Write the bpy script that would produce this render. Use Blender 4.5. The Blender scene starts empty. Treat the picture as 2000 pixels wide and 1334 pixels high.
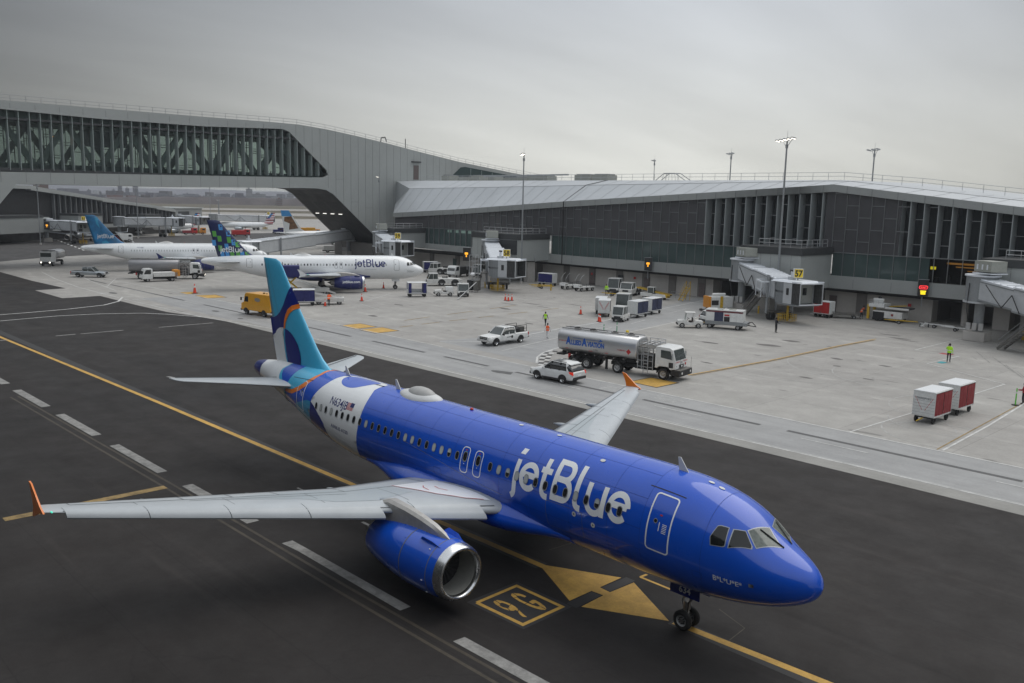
import bpy, bmesh, math, random
from mathutils import Vector, Matrix
R = math.radians
PI = math.pi
random.seed(7)
scene = bpy.context.scene
COL = scene.collection
# ---------------------------------------------------------------- camera
cam_d = bpy.data.cameras.new("camera")
cam = bpy.data.objects.new("camera", cam_d)
COL.objects.link(cam)
cam_d.sensor_width = 36.0
cam_d.lens = 1712.2 / 2000 * 36.0
cam_d.clip_start = 0.5
cam_d.clip_end = 20000
_y, _p, _r = R(136.28356718), R(-9.13120104), R(1.26282547)
_f = Vector((math.cos(_y)*math.cos(_p), math.sin(_y)*math.cos(_p), math.sin(_p)))
_r0 = Vector((math.sin(_y), -math.cos(_y), 0))
_u0 = _r0.cross(_f)
_rr = math.cos(_r)*_r0 + math.sin(_r)*_u0
_uu = -math.sin(_r)*_r0 + math.cos(_r)*_u0
_m = Matrix((_rr, _uu, -_f)).transposed().to_4x4()
_m.translation = Vector((12.14413545, -25.6184797, 15.34404068))
cam.matrix_world = _m
scene.camera = cam
# ---------------------------------------------------------------- world, sun, exposure
SUN_EL, SUN_AZ = R(60), R(84)          # azimuth measured from +X towards +Y
world = bpy.data.worlds.new("World")
scene.world = world
world.use_nodes = True
wt = world.node_tree
for n in list(wt.nodes): wt.nodes.remove(n)
def wn(t, **k):
    n = wt.nodes.new(t)
    for a, b in k.items(): setattr(n, a, b)
    return n
out = wn('ShaderNodeOutputWorld'); bg = wn('ShaderNodeBackground'); bg.inputs[1].default_value = 0.1
sky = wn('ShaderNodeTexSky', sky_type='NISHITA', sun_disc=False)
sky.sun_elevation = SUN_EL; sky.sun_rotation = PI/2 - SUN_AZ; sky.air_density = 1.0; sky.dust_density = 4.0
tc = wn('ShaderNodeTexCoord'); sep = wn('ShaderNodeSeparateXYZ')
wt.links.new(tc.outputs['Generated'], sep.inputs[0])
def wmath(op, a, b=None, c=None, clamp=False):
    n = wn('ShaderNodeMath', operation=op); n.use_clamp = clamp
    for i, v in enumerate((a, b, c)):
        if v is None: continue
        if isinstance(v, (int, float)): n.inputs[i].default_value = v
        else: wt.links.new(v, n.inputs[i])
    return n.outputs[0]
# overcast deck: soft stretched layers of stratus, brighter to the right and near the horizon
zz = wmath('MAXIMUM', sep.outputs[2], 0.0)
inv = wmath('DIVIDE', 1.0, wmath('ADD', zz, 0.16))
cmb = wn('ShaderNodeCombineXYZ')
wt.links.new(wmath('MULTIPLY', sep.outputs[0], inv), cmb.inputs[0]); wt.links.new(wmath('MULTIPLY', sep.outputs[1], inv), cmb.inputs[1])
cmb.inputs[2].default_value = 0.3
mp = wn('ShaderNodeMapping'); mp.inputs['Rotation'].default_value = (0, 0, R(-44)); mp.inputs['Scale'].default_value = (0.9, 0.32, 1)
wt.links.new(cmb.outputs[0], mp.inputs[0])
n1 = wn('ShaderNodeTexNoise'); n1.inputs['Scale'].default_value = 0.9; n1.inputs['Detail'].default_value = 5; n1.inputs['Roughness'].default_value = 0.5
wt.links.new(mp.outputs[0], n1.inputs['Vector'])
n2 = wn('ShaderNodeTexNoise'); n2.inputs['Scale'].default_value = 3.0; n2.inputs['Detail'].default_value = 4
wt.links.new(mp.outputs[0], n2.inputs['Vector'])
# directional brightness: d = dot(dir, bright direction)
dt = wn('ShaderNodeVectorMath', operation='DOT_PRODUCT'); wt.links.new(tc.outputs['Generated'], dt.inputs[0])
_ba = R(126); dt.inputs[1].default_value = (math.cos(_ba), math.sin(_ba), 0.0)
dd = wmath('MAXIMUM', dt.outputs['Value'], 0.0)
low = wmath('MULTIPLY_ADD', wmath('POWER', dd, 4.8), 0.95, 0.06)          # brightness of the low sky by bearing
fl = wmath('MULTIPLY', wmath('SUBTRACT', zz, 0.24), 2.6, clamp=True)
low = wmath('ADD', low, wmath('MULTIPLY', wmath('POWER', wmath('MAXIMUM', wmath('MULTIPLY', dt.outputs['Value'], -1.0), 0.0), 0.8), 0.85))
brt = wmath('ADD', wmath('MULTIPLY', low, wmath('SUBTRACT', 1.0, fl)), wmath('MULTIPLY', fl, 1.28))
cl = wmath('MULTIPLY_ADD', n1.outputs[0], 0.46, wmath('MULTIPLY_ADD', n2.outputs[0], 0.26, 0.66))
lev = wmath('MULTIPLY', brt, cl)
er = wn('ShaderNodeValToRGB'); ee = er.color_ramp.elements
ee[0].position = 0.0; ee[0].color = (1, 1, 1, 1); ee[1].position = 1.0; ee[1].color = (.98, .98, .98, 1)
for p_, v_ in ((0.06, .97), (0.2, .93), (0.35, .90), (0.55, .95)):
    q_ = ee.new(p_); q_.color = (v_, v_, v_, 1)
wt.links.new(zz, er.inputs[0])
lev = wmath('MULTIPLY', lev, er.outputs[0])
ramp = wn('ShaderNodeValToRGB')
ramp.color_ramp.elements[0].position = 0.0; ramp.color_ramp.elements[0].color = (1.0, 1.0, 0.92, 1)
ramp.color_ramp.elements[1].position = 0.22; ramp.color_ramp.elements[1].color = (0.90, 0.945, 1.0, 1)
wt.links.new(zz, ramp.inputs[0])
mulc = wn('ShaderNodeVectorMath', operation='SCALE'); wt.links.new(ramp.outputs[0], mulc.inputs[0])
wt.links.new(wmath('MULTIPLY', lev, 7.6), mulc.inputs['Scale'])
mixs = wn('ShaderNodeMix', data_type='RGBA'); mixs.inputs[0].default_value = 0.93
wt.links.new(sky.outputs[0], mixs.inputs[6]); wt.links.new(mulc.outputs[0], mixs.inputs[7])
wt.links.new(mixs.outputs[2], bg.inputs[0]); wt.links.new(bg.outputs[0], out.inputs[0])
sl = bpy.data.lights.new("sun", 'SUN'); sl.energy = 1.35; sl.angle = R(55); sl.color = (1.0, 0.96, 0.9)
so = bpy.data.objects.new("sun", sl); COL.objects.link(so)
sd = Vector((math.cos(SUN_EL)*math.cos(SUN_AZ), math.cos(SUN_EL)*math.sin(SUN_AZ), math.sin(SUN_EL)))
so.rotation_euler = sd.to_track_quat('Z', 'Y').to_euler(); so.location = sd*100
scene.view_settings.view_transform = 'Standard'
scene.view_settings.look = 'None'
scene.view_settings.exposure = 0.0
scene.view_settings.gamma = 1.0
# ---------------------------------------------------------------- materials
MATS = {}
def new_mat(name):
    m = bpy.data.materials.new(name); m.use_nodes = True; MATS[name] = m
    return m, m.node_tree, m.node_tree.nodes['Principled BSDF']
def mat(name, col, rough=0.5, metal=0.0, var=0.0, vs=3.0, coat=0.0, emit=None, es=1.0, spec=0.5, bump=0.0, bs=20, streak=None):
    m, nt, p = new_mat(name)
    c = (col[0], col[1], col[2], 1)
    p.inputs['Base Color'].default_value = c
    p.inputs['Roughness'].default_value = rough; p.inputs['Metallic'].default_value = metal
    p.inputs['Coat Weight'].default_value = coat; p.inputs['Coat Roughness'].default_value = 0.06
    p.inputs['Specular IOR Level'].default_value = spec
    if emit:
        p.inputs['Emission Color'].default_value = (*emit, 1); p.inputs['Emission Strength'].default_value = es
    if var or bump or streak:
        t = nt.nodes.new('ShaderNodeTexCoord'); mpn = nt.nodes.new('ShaderNodeMapping')
        nt.links.new(t.outputs['Object'], mpn.inputs[0])
        if streak: mpn.inputs['Scale'].default_value = streak
        n = nt.nodes.new('ShaderNodeTexNoise'); n.inputs['Scale'].default_value = vs; n.inputs['Detail'].default_value = 6; n.inputs['Roughness'].default_value = 0.65
        nt.links.new(mpn.outputs[0], n.inputs['Vector'])
        if var:
            r = nt.nodes.new('ShaderNodeMapRange'); r.inputs[1].default_value = 0.3; r.inputs[2].default_value = 0.7
            r.inputs[3].default_value = 1-var; r.inputs[4].default_value = 1+var*0.6
            nt.links.new(n.outputs[0], r.inputs[0])
            s = nt.nodes.new('ShaderNodeVectorMath'); s.operation = 'SCALE'; s.inputs[0].default_value = col
            nt.links.new(r.outputs[0], s.inputs['Scale']); nt.links.new(s.outputs[0], p.inputs['Base Color'])
            r2 = nt.nodes.new('ShaderNodeMapRange'); r2.inputs[1].default_value = 0.3; r2.inputs[2].default_value = 0.7
            r2.inputs[3].default_value = min(1, rough*1.25); r2.inputs[4].default_value = rough*0.85
            nt.links.new(n.outputs[0], r2.inputs[0]); nt.links.new(r2.outputs[0], p.inputs['Roughness'])
        if bump:
            nb = nt.nodes.new('ShaderNodeTexNoise'); nb.inputs['Scale'].default_value = bs; nb.inputs['Detail'].default_value = 3
            nt.links.new(mpn.outputs[0], nb.inputs['Vector'])
            b = nt.nodes.new('ShaderNodeBump'); b.inputs['Strength'].default_value = bump; b.inputs['Distance'].default_value = 0.02
            nt.links.new(nb.outputs[0], b.inputs['Height']); nt.links.new(b.outputs[0], p.inputs['Normal'])
    return m
def glassmat(name, col, rough=0.06, spec=0.6, var=0.0):
    return mat(name, col, rough, 0.0, var=var, vs=0.25, spec=spec)
mat('paint_blue', (0.0018, 0.076, 0.52), 0.30, coat=1.0, var=0.06, vs=1.2, spec=0.2)
mat('paint_navy', (0.003, 0.014, 0.17), 0.3, coat=1.0, spec=0.2)
mat('paint_cyan', (0.05, 0.42, 0.66), 0.34, coat=0.6, var=0.04)
mat('paint_teal', (0.03, 0.27, 0.46), 0.34, coat=0.6, var=0.04)
mat('paint_orange', (0.80, 0.20, 0.015), 0.35, coat=0.5)
mat('paint_white', (0.74, 0.76, 0.77), 0.32, coat=0.7, var=0.04, vs=1.3)
mat('letter_white', (0.80, 0.82, 0.83), 0.35, coat=0.3)
mat('letter_navy', (0.012, 0.02, 0.13), 0.4)
mat('wing_grey', (0.43, 0.46, 0.48), 0.38, var=0.07, vs=0.9, coat=0.2)
mat('wing_patch', (0.36, 0.40, 0.42), 0.38)
mat('wing_line', (0.10, 0.11, 0.12), 0.6)
mat('bare_metal', (0.62, 0.63, 0.64), 0.24, 1.0, var=0.06, vs=4)
mat('dull_metal', (0.34, 0.33, 0.32), 0.45, 0.9, var=0.15, vs=5)
mat('pylon_grey', (0.42, 0.41, 0.39), 0.42, 0.3, var=0.16, vs=3)
mat('duct_grey', (0.30, 0.30, 0.28), 0.45, 0.2, var=0.1)
mat('fan_dark', (0.03, 0.03, 0.033), 0.35, 0.6)
mat('black', (0.010, 0.010, 0.011), 0.55, var=0.2)
mat('near_black', (0.022, 0.022, 0.023), 0.6, var=0.25)
mat('rubber', (0.018, 0.018, 0.018), 0.8, var=0.2, vs=6)
mat('hub', (0.40, 0.40, 0.40), 0.45, 0.4, var=0.15, vs=12)
mat('cabin_window', (0.012, 0.012, 0.014), 0.12, spec=0.8)
mat('cabin_shade', (0.42, 0.44, 0.43), 0.3)
mat('window_ring', (0.34, 0.36, 0.38), 0.35, 0.5)
mat('windshield', (0.010, 0.012, 0.012), 0.05, spec=0.5)
mat('windshield_clear', (0.13, 0.15, 0.135), 0.06, spec=0.6, var=0.6, vs=3.0)
mat('panel_joint', (0.002, 0.030, 0.23), 0.4, spec=0.2)
mat('dome_white', (0.60, 0.61, 0.61), 0.4, var=0.06)
mat('dome_grey', (0.38, 0.38, 0.37), 0.45, var=0.08)
mat('red', (0.45, 0.02, 0.02), 0.45, var=0.1)
mat('deep_red', (0.22, 0.012, 0.018), 0.55, var=0.18, vs=2)
mat('dark_red_panel', (0.12, 0.012, 0.02), 0.5)
mat('truck_white', (0.66, 0.67, 0.66), 0.38, coat=0.35, var=0.09, vs=2.5)
mat('tug_white', (0.62, 0.62, 0.60), 0.45, coat=0.15, var=0.14, vs=3)
mat('car_silver', (0.36, 0.39, 0.41), 0.3, 0.6, coat=0.6)
mat('car_glass', (0.012, 0.015, 0.016), 0.06, spec=0.9)
mat('cab_glass', (0.05, 0.062, 0.060), 0.07, spec=0.8, var=0.3, vs=3)
mat('lamp_red', (0.5, 0.02, 0.01), 0.2, emit=(1, 0.06, 0.02), es=0.25)
mat('lamp_dull_red', (0.25, 0.01, 0.01), 0.2)
mat('lamp_clear', (0.7, 0.7, 0.68), 0.15)
mat('lamp_lit', (0.9, 0.9, 0.8), 0.3, emit=(1, 0.93, 0.8), es=3.0)
mat('nav_green', (0.05, 0.6, 0.4), 0.3, emit=(0.1, 1, 0.7), es=0.5)
mat('van_yellow', (0.66, 0.31, 0.004), 0.4, coat=0.4, var=0.06)
mat('machine_yellow', (0.52, 0.33, 0.02), 0.5, var=0.2, vs=4)
mat('machine_orange', (0.60, 0.24, 0.02), 0.5, var=0.1)
mat('tank_alu', (0.60, 0.60, 0.60), 0.30, 0.75, var=0.10, vs=0.8, streak=(0.3, 1, 3))
mat('tank_dark', (0.30, 0.30, 0.31), 0.40, 0.6, var=0.18, vs=0.8, streak=(0.3, 1, 3))
mat('chassis', (0.020, 0.020, 0.020), 0.7, var=0.3)
mat('grime_metal', (0.14, 0.135, 0.125), 0.6, 0.3, var=0.35, vs=5)
mat('cart_blue', (0.015, 0.018, 0.12), 0.7, var=0.15)
mat('cart_slate', (0.035, 0.042, 0.085), 0.75, var=0.15)
mat('cart_brown', (0.045, 0.036, 0.032), 0.8, var=0.2)
mat('cart_white', (0.60, 0.61, 0.60), 0.5, var=0.12, vs=4)
mat('cone_red', (0.75, 0.06, 0.02), 0.5, var=0.1)
mat('cone_band', (0.7, 0.7, 0.7), 0.4)
mat('delineator_green', (0.03, 0.30, 0.12), 0.5)
mat('lime_green', (0.12, 0.50, 0.05), 0.5)
mat('hivis_yellow', (0.42, 0.80, 0.02), 0.7, var=0.1)
mat('hivis_orange', (0.90, 0.14, 0.03), 0.7, var=0.1)
mat('cloth_dark', (0.016, 0.017, 0.022), 0.85, var=0.2)
mat('cloth_white', (0.62, 0.62, 0.62), 0.8)
mat('cloth_red', (0.30, 0.02, 0.025), 0.8)
mat('skin', (0.22, 0.11, 0.07), 0.55)
mat('hair', (0.012, 0.010, 0.009), 0.7)
mat('reflective', (0.7, 0.7, 0.66), 0.3)
mat('panel_light', (0.38, 0.40, 0.392), 0.45, 0.25, var=0.07, vs=0.16)
mat('panel_fascia', (0.31, 0.325, 0.32), 0.48, 0.25, var=0.06, vs=0.2)
mat('panel_dark', (0.055, 0.058, 0.060), 0.5, 0.3, var=0.08, vs=0.3)
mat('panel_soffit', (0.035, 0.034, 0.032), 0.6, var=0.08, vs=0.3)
mat('roof_metal', (0.42, 0.44, 0.455), 0.40, 0.4, var=0.07, vs=0.12)
mat('seam', (0.13, 0.136, 0.14), 0.6)
mat('glass_dark', (0.026, 0.030, 0.032), 0.10, spec=0.6, var=0.25, vs=0.2)
mat('glass_frit', (0.066, 0.066, 0.070), 0.20, spec=0.5, var=0.18, vs=0.3)
mat('glass_teal', (0.050, 0.076, 0.074), 0.08, spec=0.5, var=0.3, vs=0.12)
mat('mullion', (0.21, 0.22, 0.225), 0.45, 0.5)
mat('fin_grey', (0.29, 0.315, 0.32), 0.45, 0.1, var=0.06, vs=0.3)
mat('bridge_rib', (0.28, 0.33, 0.32), 0.4, 0.1, var=0.06)
mat('truss', (0.20, 0.235, 0.228), 0.5, 0.2)
mat('concrete_wall', (0.43, 0.41, 0.385), 0.85, var=0.14, vs=0.35, bump=0.2, bs=6)
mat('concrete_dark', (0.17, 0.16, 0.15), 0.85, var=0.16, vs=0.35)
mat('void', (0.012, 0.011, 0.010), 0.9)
mat('door_brown', (0.12, 0.095, 0.09), 0.6, var=0.1)
mat('rail', (0.26, 0.27, 0.28), 0.4, 0.5)
mat('rail_light', (0.42, 0.43, 0.44), 0.4, 0.5)
mat('pole_grey', (0.26, 0.275, 0.285), 0.45, 0.4)
mat('jet_bridge', (0.50, 0.52, 0.54), 0.42, 0.2, var=0.10, vs=0.8)
mat('jet_bridge_grey', (0.25, 0.265, 0.275), 0.45, 0.2, var=0.08)
mat('jet_bridge_roof', (0.66, 0.69, 0.73), 0.40, 0.1, var=0.08)
mat('curtain_grey', (0.20, 0.215, 0.225), 0.5, var=0.06)
mat('canopy_dark', (0.050, 0.050, 0.050), 0.8, var=0.2)
mat('canopy_in', (0.30, 0.31, 0.29), 0.6, var=0.1)
mat('hvac', (0.30, 0.31, 0.28), 0.5, var=0.1)
mat('sign_yellow', (0.78, 0.56, 0.02), 0.45)
mat('sign_ochre', (0.56, 0.33, 0.03), 0.5)
mat('led_red', (0.4, 0.01, 0.01), 0.3, emit=(1.0, 0.05, 0.06), es=1.6)
mat('led_amber', (0.5, 0.25, 0.01), 0.3, emit=(1.0, 0.42, 0.03), es=1.3)
mat('led_yellow', (0.5, 0.4, 0.01), 0.3, emit=(1.0, 0.75, 0.02), es=1.6)
mat('warm_light', (0.5, 0.3, 0.1), 0.3, emit=(1.0, 0.40, 0.08), es=0.55)
mat('ceiling_light', (0.8, 0.8, 0.8), 0.3, emit=(1, 0.97, 0.9), es=2.0)
mat('green_light', (0.2, 0.28, 0.25), 0.3, emit=(0.45, 0.75, 0.62), es=0.08)
mat('cyan_mark', (0.03, 0.30, 0.35), 0.7)
mat('red_mark', (0.30, 0.03, 0.035), 0.7)
mat('marking_text', (0.01, 0.08, 0.36), 0.4)
mat('logo_blue', (0.015, 0.10, 0.42), 0.45)
mat('green_engine', (0.01, 0.14, 0.06), 0.35, coat=0.6)
mat('tail_teal', (0.012, 0.15, 0.33), 0.35, coat=0.5, var=0.5, vs=0.5)
mat('tail_navy', (0.008, 0.016, 0.085), 0.35, coat=0.5)
mat('tile_green', (0.10, 0.36, 0.06), 0.4)
mat('tile_blue', (0.06, 0.28, 0.62), 0.4)
mat('tail_red', (0.35, 0.015, 0.03), 0.4)
mat('tail_brown', (0.20, 0.10, 0.045), 0.5, var=0.7, vs=1.6)
mat('brick_far', (0.13, 0.06, 0.045), 0.8)
mat('city_far', (0.10, 0.095, 0.11), 0.9, var=0.3, vs=0.02)
mat('city_pale', (0.28, 0.28, 0.29), 0.9, var=0.2, vs=0.02)
mat('far_trees', (0.055, 0.040, 0.036), 0.95, var=0.4, vs=0.05)
# --- ground materials (object coordinates = world metres)
def noise(nt, vec, scale, detail=5, rough=0.6):
    n = nt.nodes.new('ShaderNodeTexNoise'); n.inputs['Scale'].default_value = scale; n.inputs['Detail'].default_value = detail; n.inputs['Roughness'].default_value = rough
    nt.links.new(vec, n.inputs['Vector']); return n.outputs[0]
def mrange(nt, v, a, b, c, d):
    r = nt.nodes.new('ShaderNodeMapRange'); r.inputs[1].default_value = a; r.inputs[2].default_value = b; r.inputs[3].default_value = c; r.inputs[4].default_value = d
    nt.links.new(v, r.inputs[0]); return r.outputs[0]
def mth(nt, op, a, b=None, c=None):
    n = nt.nodes.new('ShaderNodeMath'); n.operation = op
    for i, v in enumerate((a, b, c)):
        if v is None: continue
        if isinstance(v, (int, float)): n.inputs[i].default_value = v
        else: nt.links.new(v, n.inputs[i])
    return n.outputs[0]
def mapped(nt, scale, rot=0.0):
    t = nt.nodes.new('ShaderNodeTexCoord'); mpn = nt.nodes.new('ShaderNodeMapping')
    mpn.inputs['Scale'].default_value = scale; mpn.inputs['Rotation'].default_value = (0, 0, rot)
    nt.links.new(t.outputs['Object'], mpn.inputs[0]); return mpn.outputs[0]
def ground_mat(name, c1, c2, rough, joints=None, streak=0.0, streak_dir=(0.02, 0.7), blot=0.25, patches=0.0, rubber=0.0, bump=0.25, whitish=0.0):
    m, nt, p = new_mat(name)
    base = mapped(nt, (1, 1, 1))
    a = noise(nt, base, 0.045, 6, 0.62)
    b = noise(nt, base, 0.35, 7, 0.68)
    c = noise(nt, base, 6.0, 4, 0.7)
    mix = nt.nodes.new('ShaderNodeMix'); mix.data_type = 'RGBA'
    mix.inputs[6].default_value = (*c1, 1); mix.inputs[7].default_value = (*c2, 1)
    nt.links.new(mrange(nt, a, 0.32, 0.68, 0, 1), mix.inputs[0])
    f = mrange(nt, b, 0.3, 0.72, 1-blot, 1+blot*0.55)
    f = mth(nt, 'MULTIPLY', f, mrange(nt, c, 0.25, 0.75, 0.90, 1.08))
    if streak:
        s = noise(nt, mapped(nt, (streak_dir[0], streak_dir[1], 1)), 1.0, 7, 0.7)
        f = mth(nt, 'MULTIPLY', f, mrange(nt, s, 0.3, 0.7, 1-streak, 1+streak*0.8))
    if whitish:
        s = noise(nt, mapped(nt, (0.035, 1.3, 1), R(2)), 1.0, 8, 0.75)
        f = mth(nt, 'ADD', f, mrange(nt, s, 0.56, 0.80, 0.0, whitish))
    if patches:
        v = noise(nt, base, 0.8, 3, 0.5)
        v2 = mth(nt, 'MULTIPLY', mrange(nt, v, 0.68, 0.76, 0.0, patches), mrange(nt, a, 0.42, 0.6, 0.25, 1.0))
        f = mth(nt, 'MULTIPLY', f, mth(nt, 'SUBTRACT', 1.0, v2))
        v3 = noise(nt, mapped(nt, (0.18, 0.5, 1), R(24)), 1.4, 2, 0.4)
        f = mth(nt, 'MULTIPLY', f, mth(nt, 'SUBTRACT', 1.0, mrange(nt, v3, 0.70, 0.74, 0.0, patches*0.7)))
    if rubber:
        # curved tyre scuffs, paler than the slab
        w = nt.nodes.new('ShaderNodeTexWave'); w.wave_type = 'RINGS'; w.inputs['Scale'].default_value = 0.055; w.inputs['Distortion'].default_value = 14; w.inputs['Detail'].default_value = 3; w.inputs['Detail Scale'].default_value = 0.35
        nt.links.new(base, w.inputs['Vector'])
        k = mth(nt, 'MULTIPLY', mrange(nt, w.outputs['Fac'], 0.93, 1.0, 0.0, rubber), mrange(nt, b, 0.45, 0.6, 0, 1))
        f = mth(nt, 'ADD', f, k)
    if joints:
        tcn = nt.nodes.new('ShaderNodeTexCoord'); sp = nt.nodes.new('ShaderNodeSeparateXYZ'); nt.links.new(tcn.outputs['Object'], sp.inputs[0])
        for ax, per in ((0, joints[0]), (1, joints[1])):
            q = mth(nt, 'ABSOLUTE', mth(nt, 'SUBTRACT', mth(nt, 'FRACT', mth(nt, 'DIVIDE', sp.outputs[ax], per)), 0.5))
            l = mrange(nt, q, 0.5-0.035/per, 0.5-0.012/per, 0, joints[2])
            f = mth(nt, 'MULTIPLY', f, mth(nt, 'SUBTRACT', 1.0, l))
        # each slab slightly its own tone
        fl = nt.nodes.new('ShaderNodeCombineXYZ')
        for ax, per in ((0, joints[0]), (1, joints[1])):
            nt.links.new(mth(nt, 'FLOOR', mth(nt, 'ADD', mth(nt, 'DIVIDE', sp.outputs[ax], per), 0.0)), fl.inputs[ax])
        wn_ = nt.nodes.new('ShaderNodeTexWhiteNoise'); nt.links.new(fl.outputs[0], wn_.inputs['Vector'])
        f = mth(nt, 'MULTIPLY', f, mrange(nt, wn_.outputs[0], 0, 1, 0.955, 1.03))
    if name == 'asphalt':
        vo = nt.nodes.new('ShaderNodeTexVoronoi'); vo.feature = 'DISTANCE_TO_EDGE'; vo.inputs['Scale'].default_value = 0.13
        dv = nt.nodes.new('ShaderNodeMapping'); tcd = nt.nodes.new('ShaderNodeTexCoord'); nz = nt.nodes.new('ShaderNodeTexNoise'); nz.inputs['Scale'].default_value = 0.5; nz.inputs['Detail'].default_value = 5
        nt.links.new(tcd.outputs['Object'], nz.inputs['Vector']); vm = nt.nodes.new('ShaderNodeVectorMath'); vm.operation = 'MULTIPLY_ADD'; vm.inputs[1].default_value = (2.2, 2.2, 0)
        nt.links.new(nz.outputs['Color'], vm.inputs[0]); nt.links.new(tcd.outputs['Object'], vm.inputs[2]); nt.links.new(vm.outputs[0], vo.inputs['Vector'])
        ck = mrange(nt, vo.outputs['Distance'], 0.0, 0.007, 0.42, 0.0)
        f2 = mth(nt, 'MULTIPLY', ck, mrange(nt, a, 0.45, 0.6, 0.0, 1.0))
        sp2 = nt.nodes.new('ShaderNodeSeparateXYZ'); nt.links.new(tcd.outputs['Object'], sp2.inputs[0])
        q = mth(nt, 'ABSOLUTE', mth(nt, 'SUBTRACT', mth(nt, 'FRACT', mth(nt, 'DIVIDE', sp2.outputs[1], 3.81)), 0.5))
        sm_ = mrange(nt, q, 0.491, 0.498, 0.0, 0.30)
        # twin rubber tracks left by main wheels beside the centre line
        tr = None
        for yc in (-3.8, 3.6, 0.55, -0.6):
            g = mth(nt, 'SUBTRACT', 1.0, mrange(nt, mth(nt, 'ABSOLUTE', mth(nt, 'SUBTRACT', sp2.outputs[1], yc)), 0.2, 1.0, 0.0, 1.0))
            tr = g if tr is None else mth(nt, 'MAXIMUM', tr, g)
        st_ = noise(nt, mapped(nt, (0.02, 1.6, 1)), 1.0, 6, 0.7)
        tr = mth(nt, 'MULTIPLY', tr, mrange(nt, st_, 0.4, 0.65, 0.0, 0.34))
        agg = noise(nt, base, 38.0, 2, 0.6)
        f = mth(nt, 'MULTIPLY', f, mth(nt, 'SUBTRACT', 1.0, mth(nt, 'MAXIMUM', f2, mth(nt, 'MAXIMUM', sm_, tr))))
        f = mth(nt, 'MULTIPLY', f, mrange(nt, agg, 0.3, 0.7, 0.82, 1.2))
        pale = noise(nt, mapped(nt, (0.03, 0.55, 1), R(3)), 1.0, 7, 0.7)
        f = mth(nt, 'ADD', f, mrange(nt, pale, 0.58, 0.80, 0.0, 0.75))
        sc0 = None
    sc = nt.nodes.new('ShaderNodeVectorMath'); sc.operation = 'SCALE'
    nt.links.new(mix.outputs[2], sc.inputs[0]); nt.links.new(f, sc.inputs['Scale'])
    nt.links.new(sc.outputs[0], p.inputs['Base Color'])
    nt.links.new(mrange(nt, b, 0.3, 0.7, rough+0.08, rough-0.10), p.inputs['Roughness'])
    bmp = nt.nodes.new('ShaderNodeBump'); bmp.inputs['Strength'].default_value = bump; bmp.inputs['Distance'].default_value = 0.01
    nt.links.new(c, bmp.inputs['Height']); nt.links.new(bmp.outputs[0], p.inputs['Normal']); p.inputs['Specular IOR Level'].default_value = 0.25 if 'asphalt' in name else 0.4
    return m
ground_mat('apron_concrete', (0.345, 0.335, 0.312), (0.29, 0.278, 0.262), 0.72, joints=(7.62, 7.62, 0.28), blot=0.16, patches=0.55, rubber=0.16)
ground_mat('road_concrete', (0.315, 0.315, 0.31), (0.27, 0.272, 0.272), 0.62, streak=0.13, whitish=0.30, blot=0.13)
ground_mat('edge_concrete', (0.29, 0.285, 0.265), (0.25, 0.245, 0.23), 0.75, streak=0.10, blot=0.16)
ground_mat('asphalt', (0.0280, 0.0240, 0.0220), (0.0200, 0.0183, 0.0180), 0.74, streak=0.20, blot=0.17, streak_dir=(0.016, 0.28), bump=0.4)
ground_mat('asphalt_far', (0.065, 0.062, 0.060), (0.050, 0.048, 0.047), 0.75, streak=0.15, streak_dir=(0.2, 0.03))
ground_mat('dry_grass', (0.115, 0.090, 0.050), (0.075, 0.066, 0.038), 0.95, blot=0.3, streak=0.2, streak_dir=(0.02, 0.06))
ground_mat('runway', (0.33, 0.31, 0.28), (0.26, 0.245, 0.225), 0.8, blot=0.1)
def paint_mat(name, col, wear=0.45, sc=1.4):
    m, nt, p = new_mat(name)
    v = mapped(nt, (1, 1, 1))
    n = noise(nt, v, sc, 8, 0.75)
    n2 = noise(nt, v, 9.0, 4, 0.7)
    f = mth(nt, 'MULTIPLY', mrange(nt, n, 0.36, 0.62, 1-wear, 1.0), mrange(nt, n2, 0.3, 0.6, 0.86, 1.0))
    s = nt.nodes.new('ShaderNodeVectorMath'); s.operation = 'SCALE'; s.inputs[0].default_value = col
    nt.links.new(f, s.inputs['Scale']); nt.links.new(s.outputs[0], p.inputs['Base Color']); p.inputs['Roughness'].default_value = 0.7
    return m
paint_mat('mark_white', (0.62, 0.62, 0.60), 0.35)
paint_mat('mark_white_old', (0.30, 0.295, 0.28), 0.5)
paint_mat('mark_yellow', (0.60, 0.36, 0.075), 0.35, 0.9)
paint_mat('mark_yellow_old', (0.36, 0.245, 0.09), 0.6)
paint_mat('mark_yellow_faint', (0.062, 0.050, 0.034), 0.5)
paint_mat('mark_black', (0.028, 0.027, 0.027), 0.2)
paint_mat('mark_slate', (0.075, 0.076, 0.082), 0.2)
paint_mat('drain_dark', (0.10, 0.10, 0.10), 0.4, 3.0)
paint_mat('scuff_pale', (0.42, 0.415, 0.40), 0.40, 1.2)
paint_mat('stain_dark', (0.13, 0.122, 0.115), 0.35, 1.0)
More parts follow.
